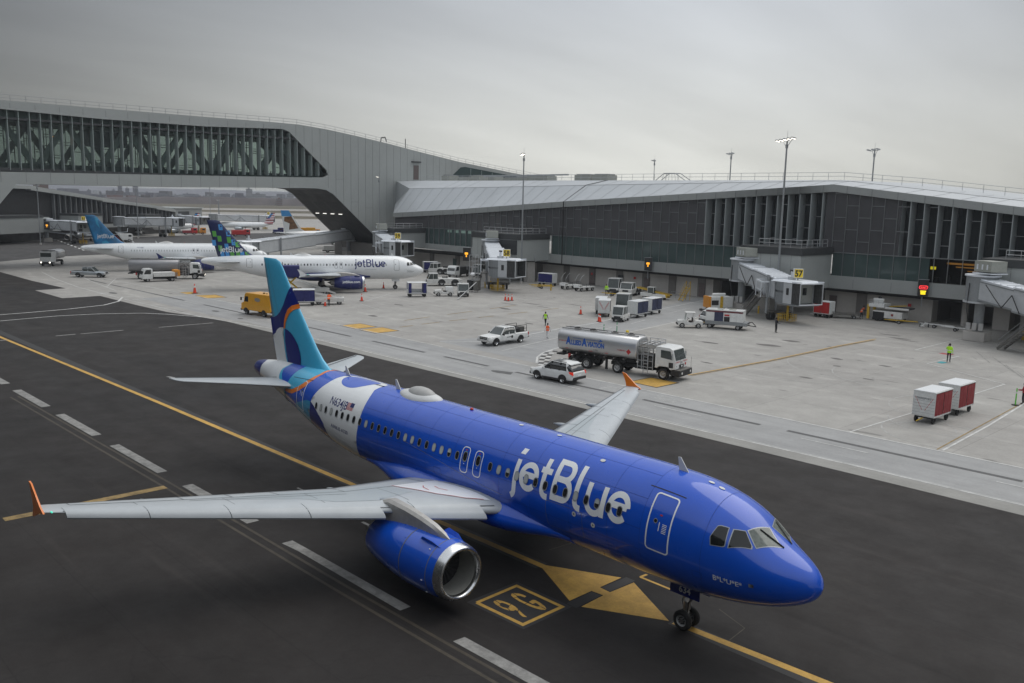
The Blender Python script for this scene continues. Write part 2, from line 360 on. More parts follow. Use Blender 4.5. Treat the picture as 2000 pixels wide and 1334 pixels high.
# ---------------------------------------------------------------- mesh builder
class MB:
    def __init__(s): s.v=[]; s.f=[]; s.mi=[]; s.sm=[]; s.mats=[]; s.cur='black'
    def m(s, name): s.cur = name; return s
    def add(s, vs, fs, mat=None, smooth=False, M=None):
        mat = mat or s.cur
        if mat not in s.mats: s.mats.append(mat)
        k = s.mats.index(mat); o = len(s.v)
        s.v += [tuple(M @ Vector(v)) for v in vs] if M is not None else [tuple(v) for v in vs]
        for f in fs: s.f.append([i+o for i in f]); s.mi.append(k); s.sm.append(smooth)
        return s
    def pb(s, x0, x1, y0, y1, z0, z1, mat=None, M=None):
        vs = [(x0,y0,z0),(x1,y0,z0),(x1,y1,z0),(x0,y1,z0),(x0,y0,z1),(x1,y0,z1),(x1,y1,z1),(x0,y1,z1)]
        return s.add(vs, [(3,2,1,0),(4,5,6,7),(0,1,5,4),(1,2,6,5),(2,3,7,6),(3,0,4,7)], mat, False, M)
    def box(s, c, d, mat=None, rz=0, ry=0, rx=0):
        M = Matrix.Translation(c) @ Matrix.Rotation(rz,4,'Z') @ Matrix.Rotation(ry,4,'Y') @ Matrix.Rotation(rx,4,'X')
        return s.pb(-d[0]/2,d[0]/2,-d[1]/2,d[1]/2,-d[2]/2,d[2]/2, mat, M)
    def cyl(s, p0, p1, r0, r1=None, n=12, mat=None, caps=True, smooth=True):
        p0, p1 = Vector(p0), Vector(p1); r1 = r0 if r1 is None else r1
        d = (p1-p0).normalized(); a = d.orthogonal().normalized(); b = d.cross(a)
        vs = [p0 + r0*(math.cos(2*PI*i/n)*a+math.sin(2*PI*i/n)*b) for i in range(n)] + [p1 + r1*(math.cos(2*PI*i/n)*a+math.sin(2*PI*i/n)*b) for i in range(n)]
        s.add(vs, [(i,(i+1)%n,n+(i+1)%n,n+i) for i in range(n)], mat, smooth)
        if caps: s.add(vs, [tuple(range(n))[::-1], tuple(range(n,2*n))], mat, False)
        return s
    def tube(s, pts, r, n=6, mat=None):
        for a, b in zip(pts, pts[1:]): s.cyl(a, b, r, None, n, mat)
        return s
    def bar(s, a, b, w, h=None, mat=None):
        a, b = Vector(a), Vector(b); h = h or w; d = b-a; L = d.length
        if L < 1e-6: return s
        q = d.to_track_quat('X', 'Z'); M = Matrix.Translation((a+b)/2) @ q.to_matrix().to_4x4()
        return s.pb(-L/2,L/2,-w/2,w/2,-h/2,h/2, mat, M)
    def prism(s, poly, lo, hi, axis='y', mat=None, M=None):
        n = len(poly)
        def P(p, t): return {'y':(p[0],t,p[1]), 'z':(p[0],p[1],t), 'x':(t,p[0],p[1])}[axis]
        vs = [P(p,lo) for p in poly]+[P(p,hi) for p in poly]
        return s.add(vs, [tuple(range(n)), tuple(range(n,2*n))[::-1]]+[(i,n+i,n+(i+1)%n,(i+1)%n) for i in range(n)], mat, False, M)
    def loft(s, rings, mat=None, caps=True, smooth=True, closed=True):
        n = len(rings[0]); vs = [v for r in rings for v in r]; fs = []
        for k in range(len(rings)-1):
            for i in range(n if closed else n-1):
                j = (i+1)%n; fs.append((k*n+i, k*n+j, (k+1)*n+j, (k+1)*n+i))
        s.add(vs, fs, mat, smooth)
        if caps and closed: s.add(list(rings[0]), [tuple(range(n))[::-1]], mat, False); s.add(list(rings[-1]), [tuple(range(n))], mat, False)
        return s
    def lathe(s, prof, n=24, mat=None, M=None, smooth=True):
        # prof: (x, r) along the X axis
        vs = [(x, r*math.cos(2*PI*i/n), r*math.sin(2*PI*i/n)) for x, r in prof for i in range(n)]
        return s.add(vs, [(k*n+i, k*n+(i+1)%n, (k+1)*n+(i+1)%n, (k+1)*n+i) for k in range(len(prof)-1) for i in range(n)], mat, smooth, M)
    def ball(s, c, r, n=12, mat=None, sc=(1,1,1)):
        vs=[]; h=n//2
        for k in range(h+1):
            t=PI*k/h
            for i in range(n): p=2*PI*i/n; vs.append((c[0]+r*sc[0]*math.sin(t)*math.cos(p), c[1]+r*sc[1]*math.sin(t)*math.sin(p), c[2]+r*sc[2]*math.cos(t)))
        return s.add(vs,[(k*n+i,(k+1)*n+i,(k+1)*n+(i+1)%n,k*n+(i+1)%n) for k in range(h) for i in range(n)], mat, True)
    def quad(s, a, b, c, d, mat=None): return s.add([a,b,c,d],[(0,1,2,3)],mat)
    def mesh(s, name):
        me = bpy.data.meshes.new(name); me.from_pydata(s.v, [], s.f)
        for n in s.mats: me.materials.append(MATS[n])
        me.polygons.foreach_set('material_index', s.mi); me.polygons.foreach_set('use_smooth', s.sm)
        me.update(); return me
    def fix(s, me):
        bm = bmesh.new(); bm.from_mesh(me); bmesh.ops.remove_doubles(bm, verts=bm.verts, dist=1e-4); bmesh.ops.recalc_face_normals(bm, faces=bm.faces); bm.to_mesh(me); bm.free()
        try: me.set_sharp_from_angle(angle=R(36))
        except Exception: pass
    def build(s, name, parent=None, bevel=0.0, loc=None, rz=0.0, weld=True):
        me = s.mesh(name)
        if weld: s.fix(me)
        return link(name, me, parent, bevel, loc, rz)
def link(name, me, parent=None, bevel=0.0, loc=None, rz=0.0):
    o = bpy.data.objects.new(name, me); COL.objects.link(o)
    if parent: o.parent = parent
    if loc is not None: o.location = loc
    o.rotation_euler.z = rz
    if bevel:
        b = o.modifiers.new('bevel', 'BEVEL'); b.width = bevel; b.segments = 2; b.limit_method = 'ANGLE'; b.angle_limit = R(35)
        o.modifiers.new('wn', 'WEIGHTED_NORMAL')
    return o
def tag(o, label, cat, group=None):
    o['label'] = label; o['category'] = cat
    if group: o['group'] = group
    return o
def thing(name, label, cat, loc=(0,0,0), rz=0.0, group=None):
    o = bpy.data.objects.new(name, None); COL.objects.link(o); o.location = loc; o.rotation_euler.z = rz; o.empty_display_size = 0.5
    return tag(o, label, cat, group)
def struct(o, kind='structure'): o['kind'] = kind; return o
def copy_tree(o, parent=None, loc=None, rz=None, label=None):
    c = o.copy(); COL.objects.link(c)
    if parent: c.parent = parent
    if loc is not None: c.location = loc
    if rz is not None: c.rotation_euler.z = rz
    if label: c['label'] = label
    for ch in list(o.children): copy_tree(ch, c)
    return c
def absorb(dst, src):
    """fold surface pattern (seams, bars) into the mesh of the part it belongs to"""
    bm = bmesh.new(); bm.from_mesh(dst.data); n = len(bm.faces); bm.from_mesh(src.data); bm.faces.ensure_lookup_table()
    names = [q.name for q in dst.data.materials]; mp_ = []
    for q in src.data.materials:
        if q.name not in names: dst.data.materials.append(q); names.append(q.name)
        mp_.append(names.index(q.name))
    for f in bm.faces[n:]: f.material_index = mp_[f.material_index]
    bm.to_mesh(dst.data); bm.free(); me = src.data; bpy.data.objects.remove(src); bpy.data.meshes.remove(me)
# ---- lettering
_txt = {}
def text2d(s, size=1.0, bold=0.0, align='LEFT', sx=1.0):
    """2D triangles of a string: (verts, faces, width)"""
    cu = bpy.data.curves.new('t', 'FONT'); cu.body = s; cu.size = size; cu.offset = bold*size; cu.resolution_u = 3; cu.fill_mode = 'FRONT'
    ob = bpy.data.objects.new('t', cu)
    me = bpy.data.meshes.new_from_object(ob)
    vs = [(v.co.x*sx, v.co.y) for v in me.vertices]; fs = [tuple(p.vertices) for p in me.polygons]
    bpy.data.objects.remove(ob); bpy.data.meshes.remove(me); bpy.data.curves.remove(cu)
    if not vs: return [], [], 0
    x0 = min(v[0] for v in vs); x1 = max(v[0] for v in vs); w = x1-x0
    dx = -x0 - (w/2 if align=='CENTER' else 0)
    return [(v[0]+dx, v[1]) for v in vs], fs, w
def put_text(mb, s, size, origin, right, up, mat, bold=0.01, align='CENTER', sx=1.0, off=0.0):
    vs, fs, w = text2d(s, size, bold, align, sx)
    o, r, u = Vector(origin), Vector(right).normalized(), Vector(up).normalized()
    n = r.cross(u); o = o + n*off
    mb.add([o + r*x + u*y for x, y in vs], fs, mat)
def ribbon(pts, w):
    """flat stroke along a 2D path -> (verts, quads) with mitred joints"""
    L=[]; n=len(pts)
    for i,(x,y) in enumerate(pts):
        a = pts[max(i-1,0)]; b = pts[min(i+1,n-1)]
        if 0<i<n-1:
            d1=Vector((x-a[0],y-a[1])).normalized(); d2=Vector((b[0]-x,b[1]-y)).normalized(); d=(d1+d2).normalized(); k=1/max(0.5,d.dot(d1))
        else: d=Vector((b[0]-a[0],b[1]-a[1])).normalized(); k=1
        nx,ny=-d.y*k*w/2,d.x*k*w/2; L.append(((x+nx,y+ny),(x-nx,y-ny)))
    vs=[p for q in L for p in q]
    return vs,[(2*i,2*i+1,2*i+3,2*i+2) for i in range(n-1)]
def arc(cx,cy,rx,ry,a0,a1,n=14): return [(cx+rx*math.cos(R(a0+(a1-a0)*i/n)),cy+ry*math.sin(R(a0+(a1-a0)*i/n))) for i in range(n+1)]
def wordmark():
    """the airline's lettering as strokes: list of (verts, faces); x-height 1"""
    w=.215; S=[]
    def st(p): S.append(ribbon(p,w))
    x=0.0
    st([(.30,1.0),(.30,-.12)]+arc(.02,-.12,.28,.27,0,-70,6)[1:]); S.append(([(.17,1.22),(.42,1.22),(.47,1.46),(.22,1.46)],[(0,1,2,3)]))
    def e(x):
        st([(x+.13,.545),(x+.86,.545)]); st(arc(x+.49,.5,.40,.42,6,318,26))
    e(.52)
    st([(1.78,1.36),(1.78,.24)]+arc(1.98,.24,.20,.22,180,270,5)[1:]+[(2.1,.02)]); st([(1.56,.90),(2.10,.90)])
    st([(2.36,1.50),(2.36,-.0)]); st([(2.26,1.40),(2.78,1.40)]+arc(2.78,1.085,.30,.315,90,-90,10)[1:]+[(2.47,.77)]); st([(2.80,.77)]+arc(2.82,.435,.33,.335,90,-90,10)+[(2.26,.10)])
    st([(3.48,1.5),(3.48,.24)]+arc(3.68,.24,.20,.22,180,270,5)[1:]+[(3.76,.02)])
    st([(4.03,1.0),(4.03,.42)]+arc(4.40,.42,.37,.38,180,360,14)[1:]+[(4.77,1.0)]); st([(4.77,.45),(4.77,-.02)])
    e(4.98)
    return S, 5.98
import math
# distance from nose: top z, bottom z, half width, zc (widest)
FT=[(0,3.25),(.12,3.56),(.4,3.84),(.8,4.08),(1.3,4.33),(1.8,4.66),(2.3,5.04),(2.9,5.36),(3.6,5.6),(4.5,5.78),(5.6,5.87),(7,5.9),(27,5.9),(30,5.87),(32,5.80),(34,5.66),(36,5.45),(37,5.3),(37.4,5.15),(37.57,4.85)]
FB=[(0,3.25),(.12,2.95),(.4,2.68),(.8,2.46),(1.3,2.26),(2,2.07),(3,1.89),(4,1.80),(5.5,1.76),(7,1.76),(23.5,1.76),(25,1.83),(26.5,2.0),(28,2.27),(30,2.74),(32,3.24),(34,3.72),(36,4.17),(37,4.42),(37.4,4.56),(37.57,4.85)]
FW=[(0,0),(.12,.32),(.4,.62),(.8,.93),(1.3,1.21),(2,1.5),(2.7,1.7),(3.5,1.84),(4.5,1.93),(5.6,1.97),(7,1.975),(24,1.975),(26,1.93),(28,1.78),(30,1.52),(32,1.2),(34,.88),(36,.56),(37,.4),(37.4,.28),(37.57,0)]
FC=[(0,3.25),(.8,3.3),(2,3.45),(4,3.65),(7,3.78),(24,3.78),(28,4.05),(32,4.5),(36,4.82),(37.57,4.85)]
def itp(T,x):
    if x<=T[0][0]: return T[0][1]
    if x>=T[-1][0]: return T[-1][1]
    for i in range(len(T)-1):
        if x<=T[i+1][0]: break
    x0,y0=T[i];x1,y1=T[i+1];h=x1-x0;s=(y1-y0)/h
    def tan(k):
        if k==0 or k==len(T)-1:
            j=0 if k==0 else len(T)-2
            return (T[j+1][1]-T[j][1])/(T[j+1][0]-T[j][0])
        a=(T[k][1]-T[k-1][1])/(T[k][0]-T[k-1][0]);b=(T[k+1][1]-T[k][1])/(T[k+1][0]-T[k][0])
        return 0 if a*b<=0 else 2*a*b/(a+b)
    m0,m1=tan(i),tan(i+1);t=(x-x0)/h
    return (2*t**3-3*t*t+1)*y0+(t**3-2*t*t+t)*h*m0+(-2*t**3+3*t*t)*y1+(t**3-t*t)*h*m1
def S(d,th,off=0):
    a=itp(FW,d)+off;zt=itp(FT,d)+off;zb=itp(FB,d)-off;zc=itp(FC,d);c=math.cos(th)
    return (-d,-a*math.sin(th),zc+((zt-zc) if c>0 else (zc-zb))*c)
# ---------------------------------------------------------------- airliner
def decal2d(items, fn, ds, dtt):
    """items: (verts2d, faces) ; cut into a fine grid and laid on a curved skin by fn(s,t)"""
    bm = bmesh.new()
    for vs, fs in items:
        bv = [bm.verts.new((x, y, 0)) for x, y in vs]
        for f in fs:
            try: bm.faces.new([bv[i] for i in f])
            except ValueError: pass
    bmesh.ops.triangulate(bm, faces=[f for f in bm.faces if len(f.verts) > 4])
    xs = [v.co.x for v in bm.verts]; ys = [v.co.y for v in bm.verts]
    k = math.floor(min(xs)/ds)+1
    while k*ds < max(xs):
        bmesh.ops.bisect_plane(bm, geom=bm.verts[:]+bm.edges[:]+bm.faces[:], plane_co=(k*ds,0,0), plane_no=(1,0,0)); k += 1
    k = math.floor(min(ys)/dtt)+1
    while k*dtt < max(ys):
        bmesh.ops.bisect_plane(bm, geom=bm.verts[:]+bm.edges[:]+bm.faces[:], plane_co=(0,k*dtt,0), plane_no=(0,1,0)); k += 1
    bm.verts.index_update()
    r = [fn(v.co.x, v.co.y) for v in bm.verts], [[v.index for v in f.verts] for f in bm.faces]
    bm.free(); return r
def fus_decal(mb, items, mat, off, mode='deg', flip=1, ds=0.4, dtt=5):
    # mode deg: (d, theta degrees) ; arc: (d, arc length above the window line)
    if mode == 'deg': fn = lambda s, t: S(s, R(t)*flip, off)
    else: fn = lambda s, t: S(s, (R(69.5)-t/2.03)*flip, off)
    v, f = decal2d(items, fn, ds, dtt if mode == 'deg' else 0.17)
    mb.add(v, f, mat, True)
def curve_d(T, th):
    """boundary station as a function of |theta| (deg)"""
    th = abs(th)
    if th <= T[0][0]: return T[0][1]
    for a, b in zip(T, T[1:]):
        if th <= b[0]:
            k = (th-a[0])/(b[0]-a[0]); return a[1]+(b[1]-a[1])*k
    return T[-1][1]
def aft_paint(mb, T, mat, off, tmax=180):
    ths = [-tmax+2.5*i for i in range(int(2*tmax/2.5)+1)]; N = 26; vs = []; n = len(ths)
    for i in range(N):
        for th in ths:
            d0 = curve_d(T, th); d = d0+(37.45-d0)*i/(N-1); vs.append(S(d, R(th), off*(1-max(0, d-37.2)/0.3) if d>37.2 else off))
    mb.add(vs, [(k*n+i, k*n+i+1, (k+1)*n+i+1, (k+1)*n+i) for k in range(N-1) for i in range(n-1)], mat, True)
BOLD_STROKES, WM_W = wordmark()
def wm_items(x0, scale, flipx=-1, sx=1.0):
    return [([(x0+flipx*x*scale*sx, (y-.5)*scale) for x, y in v], f) for v, f in BOLD_STROKES]
def rrect(x0, x1, t0, t1, r=.15, n=4):
    P=[]
    for cx,cy,a in ((x1-r,t1-r,0),(x0+r,t1-r,90),(x0+r,t0+r,180),(x1-r,t0+r,270)):
        P+=[(cx+r*math.cos(R(a+90*i/n)),cy+r*math.sin(R(a+90*i/n))) for i in range(n+1)]
    return P
def outline(P, w, closed=True):
    Q = P+[P[0]] if closed else P
    return ribbon(Q, w)
def fuselage_shell(mb, mat, belly=None):
    ds = [0,.03,.08,.16,.28,.42,.6,.8,1.0,1.25,1.5,1.75,2,2.3,2.6,2.9,3.3,3.8,4.4,5,5.8,6.8]+[7.8+i*1.2 for i in range(13)]+[23.5+i*.5 for i in range(28)]+[37.2,37.4,37.5,37.57]
    n = 96; vs=[S(max(d,.004), 2*PI*i/n) for d in ds for i in range(n)]
    F=[(k*n+i,k*n+(i+1)%n,(k+1)*n+(i+1)%n,(k+1)*n+i) for k in range(len(ds)-1) for i in range(n)]
    if belly:
        up=[f for f in F if min(f[0]%n, n-f[0]%n) < 37]; lo=[f for f in F if min(f[0]%n, n-f[0]%n) >= 37]
        mb.add(vs, up, mat, True); mb.add(vs, lo, belly, True)
    else: mb.add(vs, F, mat, True)
def wing_geo(y):
    y=abs(y); le=-12.85-(y-1.975)*.535
    te=-18.92 if y<6.4 else -18.92-(y-6.4)*(3.0/10.55)
    z=2.72+(y-1.975)*.088 if y<6.4 else 3.11+(y-6.4)*.083
    tc=.145-(y/17)*.04
    return le,te,z,tc
def foil(u,tc):  # half thickness fraction at chord fraction u
    return tc/.2*(.2969*math.sqrt(max(u,0))-.126*u-.3516*u*u+.2843*u**3-.1015*u**4)
def wing_top(x,y,off=0.006):
    le,te,z,tc=wing_geo(y); c=le-te; u=min(max((le-x)/c,0.0),1.0); return (x,y,z+foil(u,tc)*c*1.0+off)
WSHARE={}
def shared(key, fn):
    if key not in WSHARE: WSHARE[key]=fn()
    return WSHARE[key]
def wing_mesh(sgn, main):
    mb=MB(); rings=[]; us=[1,.9,.78,.65,.5,.38,.27,.17,.09,.04,.01,0]
    ys=[1.2,1.975,3,4.2,5.3,6.4,8,10,12,14,15.5,16.5,16.95]
    for y in ys:
        le,te,z,tc=wing_geo(y); c=le-te
        up=[(le-u*c, sgn*y, z+foil(u,tc)*c) for u in us]; lo=[(le-u*c, sgn*y, z-foil(u,tc)*c*.75) for u in us[::-1][1:-1]]
        rings.append(up+lo)
    mb.loft(rings,'wing_grey')
    lines=[]
    def wl(P,w,mt='wing_line',ds=.7,off=.010):
        P=[(x,sgn*abs(y)) for x,y in P]
        v,f=decal2d([ribbon(P,w)],lambda a,b:wing_top(a,b,off),ds,.8); mb.add(v,f,mt,True)
    def wp(P,mt,off=.006):
        P=[(x,sgn*abs(y)) for x,y in P]
        v,f=decal2d([(P,[tuple(range(len(P)))])],lambda a,b:wing_top(a,b,off),.45,.6); mb.add(v,f,mt,True)
    T=lambda y,u:(wing_geo(y)[0]-u*(wing_geo(y)[0]-wing_geo(y)[1]),y)
    if main:
        wp([T(2.0,.30),T(4.3,.34),T(4.3,.90),T(2.0,.95)],'wing_patch') if False else None
        wp([T(7.6,.22),T(8.6,.40),T(11.0,.55),T(9.8,.80),T(6.6,.86),T(4.6,.80),T(4.2,.42),T(6.0,.22)],'wing_patch',.005)
    wl([T(2.2,.035),T(6.3,.04),T(16.4,.05)],.05); wl([T(2.2,.70),T(6.4,.70),T(12.4,.68),T(16.0,.68)],.045); wl([T(6.6,.56),T(12.2,.57)],.03)
    for y in (2.6,6.4,8.9,10.6,12.3,16.0): wl([T(y,.70),T(y,.985)],.035)
    for y in (5.0,8.0,11,14): wl([T(y,.06),T(y,.68)],.018)
    wl([T(2.3,.12),T(2.9,.16),T(3.6,.30),T(4.1,.60),T(4.2,.72)],.035,'red',off=.018)
    wp([T(2.1,.10),T(2.9,.155),T(3.6,.295),T(4.08,.60),T(4.18,.72),T(2.1,.72)],'letter_white',.012)
    wl([T(2.9,.36),T(3.0,.44),T(2.9,.52)],.04,'red',off=.020); wl([T(3.5,.42),T(3.4,.52),T(3.2,.58)],.04,'red',off=.020)
    return mb
def slat_mesh(sgn,y0,y1):
    mb=MB(); rings=[]; N=4
    for i in range(N+1):
        y=y0+(y1-y0)*i/N; le,te,z,tc=wing_geo(y); k=.85+.45*(17-y)/15
        P=[]
        for a in (.55,.42,.30,.18,.09,.03):
            q=wing_top(le-a*k,y,.016); P.append((q[0],q[2]))
        P+=[(le+.06*k,z+.02),(le+.16*k,z-.06*k),(le+.21*k,z-.16*k),(le+.17*k,z-.22*k),(le+.05*k,z-.18*k),(le-.05*k,z-.06*k)]
        rings.append([(a,sgn*y,b) for a,b in P])
    mb.loft(rings,'wing_grey'); return mb
def engine_meshes(livery):
    cx=-11.05
    o={}
    lip=MB(); lip.lathe([(cx-.22,.84),(cx-.08,.855),(cx-.015,.90),(cx,.945),(cx-.03,1.0),(cx-.12,1.045),(cx-.36,1.093)],40,'bare_metal'); o['intake_lip']=lip
    d=MB(); d.lathe([(cx-.20,.838),(cx-.6,.83),(cx-1.15,.85)],40,'duct_grey'); d.lathe([(cx-1.13,.0),(cx-1.13,.86)],40,'fan_dark',smooth=False)
    d.lathe([(cx-.74,0.001),(cx-.82,.09),(cx-.98,.20),(cx-1.12,.27)],24,'near_black')
    for k in range(24):
        M=Matrix.Rotation(2*PI*k/24,4,'X'); d.add([(cx-1.125,-.025,.27),(cx-1.10,.03,.27),(cx-1.085,.075,.82),(cx-1.125,-.03,.82)],[(0,1,2,3)],'near_black',False,M)
    o['fan']=d
    c=MB(); c.lathe([(cx-.36,1.092),(cx-.7,1.13),(cx-1.4,1.165),(cx-2.2,1.17),(cx-3.0,1.13),(cx-3.8,1.04),(cx-4.6,.90),(cx-5.0,.82)],48,livery); c.lathe([(cx-2.28,1.172),(cx-2.30,1.174),(cx-2.33,1.171)],48,'seam'); c.lathe([(cx-.72,1.134),(cx-.74,1.137),(cx-.76,1.135)],48,'seam')
    c.lathe([(cx-4.99,.815),(cx-4.5,.74)],32,'fan_dark')
    # strakes, latches, placards on the cowl
    for sg in (-1,1):
        a=R(28)*sg; M=Matrix.Rotation(-a,4,'X'); c.prism([(cx-.55,1.11),(cx-1.75,1.15),(cx-1.5,1.36),(cx-.95,1.30)],-.02,.02,'y',livery,M)
    for t,x0,w in ((-112,cx-1.25,.14),(-112,cx-1.05,.18)):
        a=R(t); M=Matrix.Rotation(a,4,'X'); c.pb(x0-w,x0,-.07,.07,1.155,1.162,'reflective' if w<.16 else 'red',M)
    for th in (40,75,100,130,-60,-100,-130):
        for x in (cx-.9,cx-2.4): c.pb(x-.07,x,-.015,.015,1.13,1.172,'letter_white' if (th%2==0 and x>cx-1) else livery, Matrix.Rotation(R(th),4,'X'))
    o['cowling']=c
    e=MB(); e.lathe([(cx-4.6,.55),(cx-5.15,.50),(cx-5.6,.40)],32,'dull_metal'); e.lathe([(cx-5.2,.33),(cx-5.6,.26),(cx-6.1,.05)],24,'grime_metal'); o['exhaust']=e
    return o
def build_airliner(name,label,loc,rz,L):
    root=thing(name,label,'airliner',loc,rz)
    fm=MB(); fuselage_shell(fm,L['body'],L.get('belly'))
    flag=L.get('paint'); 
    if flag: flag(fm)
    fo=fm.build('fuselage',root,weld=False)
    # windows: each one its own piece on the starboard and port sides
    xs=[27.67-.533*i for i in range(23)]+[27.67-.533*26-.533*j for j in range(14)]
    xs=[x+ (0.0 if x>15.5 else 0.0) for x in xs]
    def wmesh(kind,ring):
        m=MB(); ell=lambda a,b,y,n=20:[(a*abs(math.cos(2*PI*i/n))**.75*(1 if math.cos(2*PI*i/n)>0 else -1),y,b*abs(math.sin(2*PI*i/n))**.75*(1 if math.sin(2*PI*i/n)>0 else -1)) for i in range(n)]
        m.add(ell(.128,.195,0),[tuple(range(20))],ring); m.add(ell(.100,.160,-.004),[tuple(range(20))],kind)
        if kind=='half': pass
        return m.mesh('cabin_window')
    W=[shared(('w',k,L['ring']),lambda k=k:wmesh(k,L['ring'])) for k in ('cabin_window','cabin_shade')]
    def half():
        m=MB(); ell=lambda a,b,y,n=20:[(a*abs(math.cos(2*PI*i/n))**.75*(1 if math.cos(2*PI*i/n)>0 else -1),y,b*abs(math.sin(2*PI*i/n))**.75*(1 if math.sin(2*PI*i/n)>0 else -1)) for i in range(n)]
        m.add(ell(.128,.195,0),[tuple(range(20))],L['ring']); m.add(ell(.100,.160,-.004),[tuple(range(20))],'cabin_window'); m.add([p for p in ell(.099,.158,-.008) if p[2]>=-.01],[tuple(range(11))],'cabin_shade'); return m.mesh('cabin_window')
    W.append(shared(('h',L['ring']),half))
    pat=L['shades']
    for i,x in enumerate(xs):
        for sg in L.get('sides',(1,)):
            th=R(69.5)
            # find the skin angle whose height is 4.42
            for _ in range(12):
                p=S(x,th); th-=(4.40-p[2])/2.0*.9
            p=S(x,th,L.get('woff',.006)); q=S(x-.2,th); q2=S(x+.2,th)
            me=W[pat[i%len(pat)]]
            o=link('cabin_window',me,fo); o.location=(p[0],p[1]*sg,p[2])
            tilt=math.atan2((4.40-itp(FC,x)),1.97); yaw=math.atan2((q[1]-q2[1]),(q[0]-q2[0]))
            o.rotation_euler=(-tilt*sg if sg>0 else tilt,0,yaw if sg>0 else PI-yaw)
            if sg<0: o.rotation_euler=(tilt,0,PI-yaw)
    # doors and exits
    for (a,b,t0,t1) in L['doors']:
        m=MB(); P=rrect(a,b,t0,t1,.12)
        for flip in (1,):
            fus_decal(m,[outline(P,.055)],L['doorline'],.007,'arc',flip)
            c=(a+b)/2
            fus_decal(m,[(arc(a+.62 if a<20 else b-.62,.02,.085,.085,0,359,14)[:-1],[tuple(range(14))])],'window_ring',.008,'arc',flip)
            fus_decal(m,[(arc(a+.62 if a<20 else b-.62,.02,.06,.06,0,359,14)[:-1],[tuple(range(14))])],'cabin_window',.012,'arc',flip)
            if L.get('detail'):
                fus_decal(m,[(rrect(c-.03,c+.0,-.28,.02,.01),[tuple(range(20))])],'letter_white',.010,'arc',flip)
                for q in range(6): fus_decal(m,[ribbon([(c-.14,-.02-.055*q),(c-.32,-.02-.055*q-.0)],.022)],'letter_white',.010,'arc',flip)
                fus_decal(m,[ribbon([(c+.04,.25),(c-.06,.25)],.05)],'red',.010,'arc',flip)
        m.build('cabin_door',fo,weld=False)
    for xe in (15.44,14.60):
        m=MB(); fus_decal(m,[outline(rrect(xe-.235,xe+.235,-.72,.34,.16),.04)],L['doorline'],.007,'arc')
        v=[(xe+.108*math.copysign(abs(math.cos(a))**.75,math.cos(a)),-.0+.18*math.copysign(abs(math.sin(a))**.75,math.sin(a))-.06) for a in [2*PI*i/20 for i in range(20)]]
        v2=[(xe+(p[0]-xe)*1.33,(p[1]+.06)*1.25-.06) for p in v]
        fus_decal(m,[(v2,[tuple(range(20))])],L['ring'],.007,'arc'); fus_decal(m,[(v,[tuple(range(20))])],'cabin_window',.012,'arc')
        if L.get('detail'): fus_decal(m,[ribbon([(xe+.05,.22),(xe-.05,.22)],.05)],'red',.010,'arc'); fus_decal(m,[ribbon([(xe+.05,.16),(xe-.06,.16)],.025)],'paint_cyan',.010,'arc'); fus_decal(m,[ribbon([(xe+.03,-.36),(xe-.03,-.36)],.03)],'letter_white',.010,'arc')
        m.build('overwing_exit',fo,weld=False)
    # flight deck windows, both sides
    WS=[('side_window',[(3.13,49),(3.05,47),(2.80,44.5),(2.73,64),(2.80,66),(3.17,69.5),(3.24,62)],'windshield'),
        ('side_window',[(2.64,43),(2.33,36),(2.0,46),(1.98,49.5),(2.60,64)],'windshield'),
        ('windscreen',[(2.27,33),(1.95,4),(1.37,14),(1.86,44)],L.get('clear','windshield'))]
    for nm,P,mt in WS:
        for fl in (1,-1):
            m=MB(); cx=sum(p[0] for p in P)/len(P); cy=sum(p[1] for p in P)/len(P)
            fus_decal(m,[outline(P,.0) if False else ([(cx+(x-cx)*1.10,cy+(y-cy)*1.07) for x,y in P],[tuple(range(len(P)))])],'window_ring',.009,'deg',fl,.15,4)
            fus_decal(m,[([(cx+(x-cx)*.99,cy+(y-cy)*.985) for x,y in P],[tuple(range(len(P)))])],mt,.016,'deg',fl,.15,4)
            m.build(nm,fo,weld=False)
    if L.get('detail'):
        m=MB()
        for y0 in (-.12,.12):
            a=S(1.30,R(-math.degrees(y0/.6)),.03); b=S(2.05,R(-math.degrees(y0*2.5/.9)),.04); m.bar(a,b,.035,.03,'near_black'); m.build('wiper',fo); m=MB()
    # satcom dome, blade antennas
    dm=MB(); n=28
    def dome(rx,ry,h,mt,xo=0,z0=5.83):
        rings=[]
        for k in range(7):
            t=k/6*PI/2; rings.append([(-20.95+xo+rx*math.cos(t)*math.cos(2*PI*i/n)*(1.0 if math.cos(2*PI*i/n)>0 else 1.0), ry*math.cos(t)*math.sin(2*PI*i/n), z0+h*math.sin(t)-.25*(ry*math.cos(t)*math.sin(2*PI*i/n))**2/1.0) for i in range(n)])
        dm.loft(rings,mt,True)
    if L.get('dome',True):
        dome(1.5,.68,.30,'dome_white',0,5.86); dome(1.0,.50,.42,'dome_grey',.05,5.92)
        dm.build('antenna_dome',fo)
    for d in (27.3,22.75,5.5):
        a=MB(); z=S(d,0)[2]; a.prism([(-d+.20,z-.05),(-d-.22,z-.05),(-d-.30,z+.46),(-d-.19,z+.47)],-.018,.018,'y','dome_white'); a.build('blade_antenna',fo)
    bl=MB(); zb=S(17.2,0)[2]; bl.ball((-17.2,0,zb+.03),.09,10,'red',(1,1,.8)); bl.build('beacon',fo)
    # belly fairing
    bf=MB(); rings=[]
